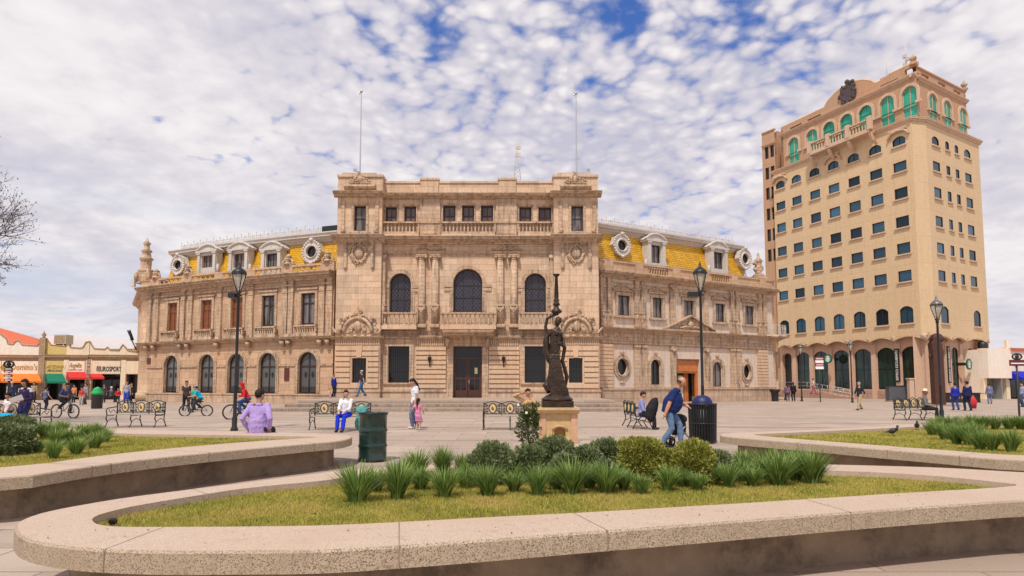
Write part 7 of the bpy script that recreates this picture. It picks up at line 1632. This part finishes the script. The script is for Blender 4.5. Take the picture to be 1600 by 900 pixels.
# bicycles and riders
def bicycle(label, loc, rz, r=.27, frame=(.05, .05, .06)):
    t = thing('bicycle', label, 'bicycle', loc, rz, 'bicycles ridden across the square'); fm = plain('bicycle_paint', frame, .35, metal=.3); wb = .48
    for y in (-wb, wb):
        m_ = MB(); m_.tube([(0, y+r*math.cos(a), r+r*math.sin(a)) for a in [2*PI*k/28 for k in range(29)]], .026, 8); wh = m_.build('wheel', M['grille'], t)
        m_ = MB(); m_.tube([(0, y+(r-.035)*math.cos(a), r+(r-.035)*math.sin(a)) for a in [2*PI*k/28 for k in range(29)]], .010, 6)
        for k in range(14): a = 2*PI*k/14; m_.tube([(0, y, r), (0, y+(r-.035)*math.cos(a), r+(r-.035)*math.sin(a))], .0035, 3)
        m_.ell((0, y, r), (.04, .025, .025)); m_.build('spokes', M['grey_m'], wh)
    m_ = MB(); bb = (0, .05, r+.02); seat = (0, .18, r+.38); hd = (0, -.34, r+.42); 
    for a, b, q in ((bb, seat, .018), (bb, hd, .02), (seat, hd, .017), (bb, (0, wb, r), .012), (seat, (0, wb, r), .011), (hd, (0, -wb, r), .016), (hd, (0, -.32, r+.56), .014)): m_.tube([a, b], q, 6)
    m_.lathe((.03, .05, r-.06), [(.0, 0), (.0, .0)], 3) if False else None
    m_.build('frame', fm, t); m_ = MB(); m_.tube([(-.28, -.26, r+.62), (-.1, -.32, r+.56), (.1, -.32, r+.56), (.28, -.26, r+.62)], .014, 6); m_.build('handlebar', M['iron'], t)
    m_ = MB(); m_.ell((0, .2, r+.42), (.07, .13, .035)); m_.tube([(0, .18, r+.35), (0, .19, r+.42)], .012, 5); m_.build('saddle', M['grille'], t)
    m_ = MB(); m_.tube([(.0, .05, r+.02), (.10, -.1, r-.08), (.18, -.1, r-.08)], .012, 5); m_.tube([(.0, .05, r+.02), (-.10, .2, r+.12), (-.18, .2, r+.12)], .012, 5); m_.build('crank', M['grey_m'], t); return t
def rider(label, blabel, px, py, rz, H, look=(0, 0), r=.27, frame=(.05, .05, .06), **k):
    p = on_z(px, py, 0); bicycle(blabel, p, rz, r, frame); s = H/1.75; hz = (r+.52)/s; hy = .20/s
    person(label, px, py, rz, H, hip=(0, hy, hz+.04), lean=28, look=look, feet=((.15/s, -.12/s, (r-.02)/s), (-.15/s, .16/s, (r+.18)/s)), hands=((.25/s, -.24/s, (r+.66)/s), (-.25/s, -.24/s, (r+.66)/s)), **k)
rider('youth in a blue jersey with a pale bag riding a small bicycle', 'small silver bicycle under the youth in a blue jersey', 101, 653.5, R(75), 1.62, skin=SKD, top=(.06, .08, .22), bot=(.03, .03, .04), sleeve=.8, r=.30, frame=(.4, .4, .42))
rider('boy in a cyan t-shirt and cap on a small bicycle', 'small black bicycle under the boy in the cyan t-shirt', 306, 650, R(-78), 1.42, top=(.0, .38, .58), bot=(.04, .04, .05), sleeve=.7, hat=(.25, .32, .42, 'cap'), r=.25)
rider('cyclist in a red hooded sweatshirt half behind the lamp post', 'bicycle under the cyclist in red behind the lamp post', 379, 655, R(-60), 1.62, top=(.55, .015, .015), bot=(.04, .07, .2), sleeve=1.9, r=.31, hair=(.3, .01, .01), hood=True)
person('man in a dark shirt standing by the small black bicycle', 290, 644, R(40), 1.68, skin=SKD, top=(.05, .04, .035), bot=(.02, .02, .025), sleeve=.7, **WALK)
person('boy in a green t-shirt between the dark-shirted man and the cyan boy', 303, 641, R(-20), 1.42, skin=SKD, top=(.02, .40, .27), bot=(.03, .03, .04), sleeve=.7)
person('man in a black vest and jeans walking along the terrace', 565, 0, R(-75), 1.72, loc=at_y(565, 620, 42.5)*1, hat=(.5, .48, .45, 'cap'), top=(.05, .03, .05), bot=(.06, .13, .28), sleeve=.5, **WALK)
person('person in a royal blue jacket at the left end of the terrace', 521, 0, R(60), 1.45, loc=at_y(521, 620, 41.5)*1, top=(.015, .025, .32), bot=(.02, .02, .03), sleeve=1.9, hair=(.04, .02, .015))
person('toddler in pale pink beside the royal blue jacket', 515, 0, R(60), .62, loc=at_y(515, 622.5, 41.2)*1, child=True, top=(.72, .42, .46), bot=(.7, .5, .5), sleeve=1.9)
person('child in a bright pink jacket with a dark rucksack by the left wing', 456, 626, R(-80), 1.28, child=True, top=(.70, .06, .30), bot=(.03, .03, .04), sleeve=1.9)
q = on_z(452, 626, 0); m_ = MB(); m_.ell((0, 0, .85), (.16, .14, .24)); m_.ell((0, 0, .72), (.17, .14, .14)); o = remesh(m_, 'rucksack', cloth((.05, .02, .05)), .02); o.location = q; tag(o, 'dark rucksack on the back of the child in pink', 'rucksack')
person('man in a dark top and khaki trousers walking before the arcade', 1344, 641, R(-70), 1.62, hair=(.3, .25, .2), top=(.02, .025, .04), bot=(.42, .31, .19), sleeve=1.5, **WALK)
hm, hs_ = person('old man in a straw hat seated at the right end of a bench', 1446, 657, R(58), 1.62, look=(0, 6), skin=SKD, hair=(.2, .19, .18), top=(.16, .155, .15), bot=(.018, .018, .02), sleeve=1.9, hat=(.72, .60, .40, 'brim'), **SIT)
person('woman with long dark hair in black by the wing corner', 1240, 627, R(170), 1.66, top=(.015, .012, .015), bot=(.015, .015, .02), sleeve=1.9, long_hair=True)
person('woman in a mauve top beside the woman in black', 1231, 627, R(150), 1.50, top=(.22, .12, .20), bot=(.08, .08, .12), sleeve=1.4, long_hair=True)
person('person in grey bending by the urn bin', 1227, 625.5, R(100), 1.5, top=(.12, .12, .14), bot=(.04, .04, .05), sleeve=1.9, lean=18)
person('person in a white top and pink trousers on the ramp', 1271, 0, R(60), 1.55, loc=at_y(1271, 616.5, 61.5)*1, top=(.62, .60, .62), bot=(.40, .10, .17), sleeve=.8, **WALK)
person('man in a royal blue jacket walking away, left of the pair', 1494, 641, R(175), 1.58, top=(.02, .03, .36), bot=(.04, .06, .2), sleeve=1.9, feet=((.09, -.1, .09), (-.09, .12, .1)))
person('man in a navy jacket carrying a red bag near the coffee house', 1513, 642, R(175), 1.66, top=(.015, .02, .10), bot=(.015, .02, .05), sleeve=1.9, feet=((.1, -.12, .09), (-.1, .12, .1)))
q = on_z(1521, 641, 0); m_ = MB(); m_.tube([(0, 0, .1), (.03, 0, .5), (-.06, 0, .85)], [(.16, .1), (.2, .12), (.08, .06)], 12, side=(1, 0, 0)); m_.tube([(-.1, 0, .8), (-.16, 0, .95), (-.02, 0, .82)], .015, 5); o = m_.build('red_bag', cloth((.55, .04, .05))); o.location = q; tag(o, 'long red carrier bag hanging beside the man in navy', 'bag')
person('man in a grey-blue overall by the closed shutter', 1547, 631, R(150), 1.55, top=(.16, .18, .32), bot=(.15, .17, .28), sleeve=1.9)
person('person in light blue at the right border', 1599, 636, R(-100), 1.6, top=(.30, .40, .58), bot=(.08, .09, .15), sleeve=.7)
# by the shops
gp = 'people in front of the shops'
person('boy in grey-blue walking away before the orange awning', 70, 643, R(170), 1.35, top=(.12, .13, .22), bot=(.02, .02, .03), shoe=(.6, .6, .6), sleeve=.7, group=gp, feet=((.1, -.1, .09), (-.1, .1, .09)), hands=((.42, -.05, .95), (-.42, -.05, .95)))
person('man in a white shirt under the orange awning', 12, 629, R(150), 1.6, top=(.6, .6, .6), bot=(.04, .04, .06), sleeve=.8, group=gp)
person('man in navy with a white cap under the orange awning', 17.5, 630, R(30), 1.65, top=(.03, .04, .10), bot=(.03, .03, .06), sleeve=1.9, hat=(.6, .6, .6, 'cap'), group=gp)
person('man in a tan shirt behind the woman in the dark jersey', 52, 629, R(10), 1.65, top=(.42, .28, .15), bot=(.03, .03, .04), sleeve=.8, group=gp)
person('person in an orange top under the green awning', 115, 629, R(0), 1.45, top=(.62, .22, .08), bot=(.05, .05, .06), sleeve=.8, group=gp)
person('child in a red top by the shop pillar', 127, 633, R(20), 1.25, child=True, top=(.55, .05, .04), bot=(.4, .38, .36), sleeve=.8, group=gp)
person('person in grey beside the shop pillar', 133, 632, R(-20), 1.55, top=(.25, .26, .27), bot=(.06, .06, .07), sleeve=1.9, group=gp)
person('grey-haired person in dark grey seated outside the cream shop', 173, 629, R(160), 1.6, hair=(.6, .6, .6), top=(.07, .07, .10), bot=(.05, .05, .06), sleeve=1.9, group=gp, hip=(0, 0, .6), feet=((.1, -.4, .1), (-.1, -.4, .1)))
person('person in a red jacket outside the cream shop', 184, 628, R(30), 1.5, top=(.50, .02, .03), bot=(.03, .03, .04), sleeve=1.9, group=gp, **{k: v for k, v in SIT.items()})
person('man in a grey shirt and bright blue jeans near the palace corner', 197, 632, R(20), 1.74, top=(.34, .32, .36), bot=(.03, .06, .45), sleeve=.9, group=gp)
person('person in black in the shade at the palace corner', 205, 630, R(-30), 1.6, top=(.02, .02, .02), bot=(.02, .02, .02), sleeve=1.9, group=gp)
person('woman in dark clothes inside the arcade of the cream shop', 162, 629, R(0), 1.5, top=(.06, .04, .06), bot=(.03, .03, .03), sleeve=1.9, group=gp, long_hair=True)
# things carried or left standing
q = on_z(1024, 690, 0); m_ = MB(); m_.tube([(-.02, 0, .52), (-.04, 0, .66), (.0, 0, .85), (.10, 0, 1.06), (.16, 0, 1.16)], [(.07, .06), (.15, .12), (.18, .13), (.13, .10), (.04, .04)], 14, side=(1, 0, 0)); o = remesh(m_, 'shoulder_bag', cloth((.02, .018, .022)), .02, None, 3, (.12, .03)); o.scale = (.8, .8, .9); o.location = (at_y(1018, 640, 15.3).x, 15.3, .13); tag(o, 'black shoulder bag hanging behind the man in the blue polo', 'bag')
q = on_z(1068, 698, 0); t = thing('stroller', 'black pushchair with silver frame between the stooping man and the slatted bin', 'stroller', q, R(75))
m_ = MB(); m_.tube([(0, .1, .28), (0, .12, .5), (0, .22, .72)], [(.19, .16), (.22, .20), (.20, .14)], 14, side=(1, 0, 0)); remesh(m_, 'seat', cloth((.012, .012, .014)), .02, t, 3, (.1, .03)); MB().ell((0, .1, .66), (.22, .2, .13)).build('hood', cloth((.02, .02, .022)), t)
m_ = MB()
for sx in (-.22, .22): m_.tube([(sx, .45, .92), (sx, .2, .6), (sx, -.2, .14)], .013, 6); m_.tube([(sx, -.05, .5), (sx, .28, .12)], .013, 6)
m_.tube([(-.22, .45, .92), (.22, .45, .92)], .02, 6); m_.build('frame', M['grey_m'], t)
for sx in (-.24, .24):
    for y in (-.22, .3): m_ = MB(); m_.tube([(sx, y+.1*math.cos(a), .115+.1*math.sin(a)) for a in [2*PI*k/16 for k in range(17)]], .02, 6); m_.ell((sx, y, .115), (.02, .05, .05)); m_.build('wheel', M['iron'], t)
q = on_z(564, 672, 0); m_ = MB(); m_.ell((0, 0, .62), (.20, .12, .18)); m_.ell((.03, -.06, .40), (.19, .10, .26)); m_.ell((-.08, -.12, .22), (.12, .07, .2)); m_.tube([(0, 0, .5), (.1, .0, .8)], .07, 8); o = remesh(m_, 'teal_shawl', cloth((.10, .33, .31)), .016, None, 3, (.08, .05)); o.location = q+Vector((0, .05, 0)); tag(o, 'teal shawl draped over the bench end behind the oil drum', 'shawl')
# dry leaves and crumbs lying about
rl = random.Random(9); m_ = MB()
def leaf_at(x, y, z, s):
    a = rl.uniform(0, 6); b = a+PI/2; t = rl.uniform(.2, .9)*s
    m_.add([(x, y, z+.002), (x+s*math.cos(a)+t*.4*math.cos(b), y+s*math.sin(a)+t*.4*math.sin(b), z+.006+rl.uniform(0, .01)), (x+2*s*math.cos(a), y+2*s*math.sin(a), z+.003), (x+s*math.cos(a)-t*.4*math.cos(b), y+s*math.sin(a)-t*.4*math.sin(b), z+.004)], [(0, 1, 2, 3)])
for k in range(46):
    px = rl.uniform(60, 1590); f = rl.random(); yo = np.interp(px, [60, 500, 934, 1319, 1600], [845, 860, 829, 800, 780]); yi = np.interp(px, [60, 200, 500, 910, 1319, 1590], [815, 824, 822, 802, 777, 761])
    p = on_z(px, yi+(yo-yi)*(.1+.8*f), .5); leaf_at(p.x, p.y, .501, rl.uniform(.005, .013))
for k in range(130):
    p = on_z(rl.uniform(250, 1540), rl.uniform(770, 815), .45)
    if p.y < 7: leaf_at(p.x, p.y, .462, rl.uniform(.01, .02))
for k in range(140):
    p = on_z(rl.uniform(0, 1600), rl.uniform(640, 770), 0); leaf_at(p.x, p.y, .002, rl.uniform(.012, .03))
m_.build('fallen_leaves', plain('dry_leaf', (.16, .09, .04), .9, vary=.4, scale=9), label='dry brown leaves scattered over the kerbs, lawn and paving', cat='fallen leaves', kind='stuff')
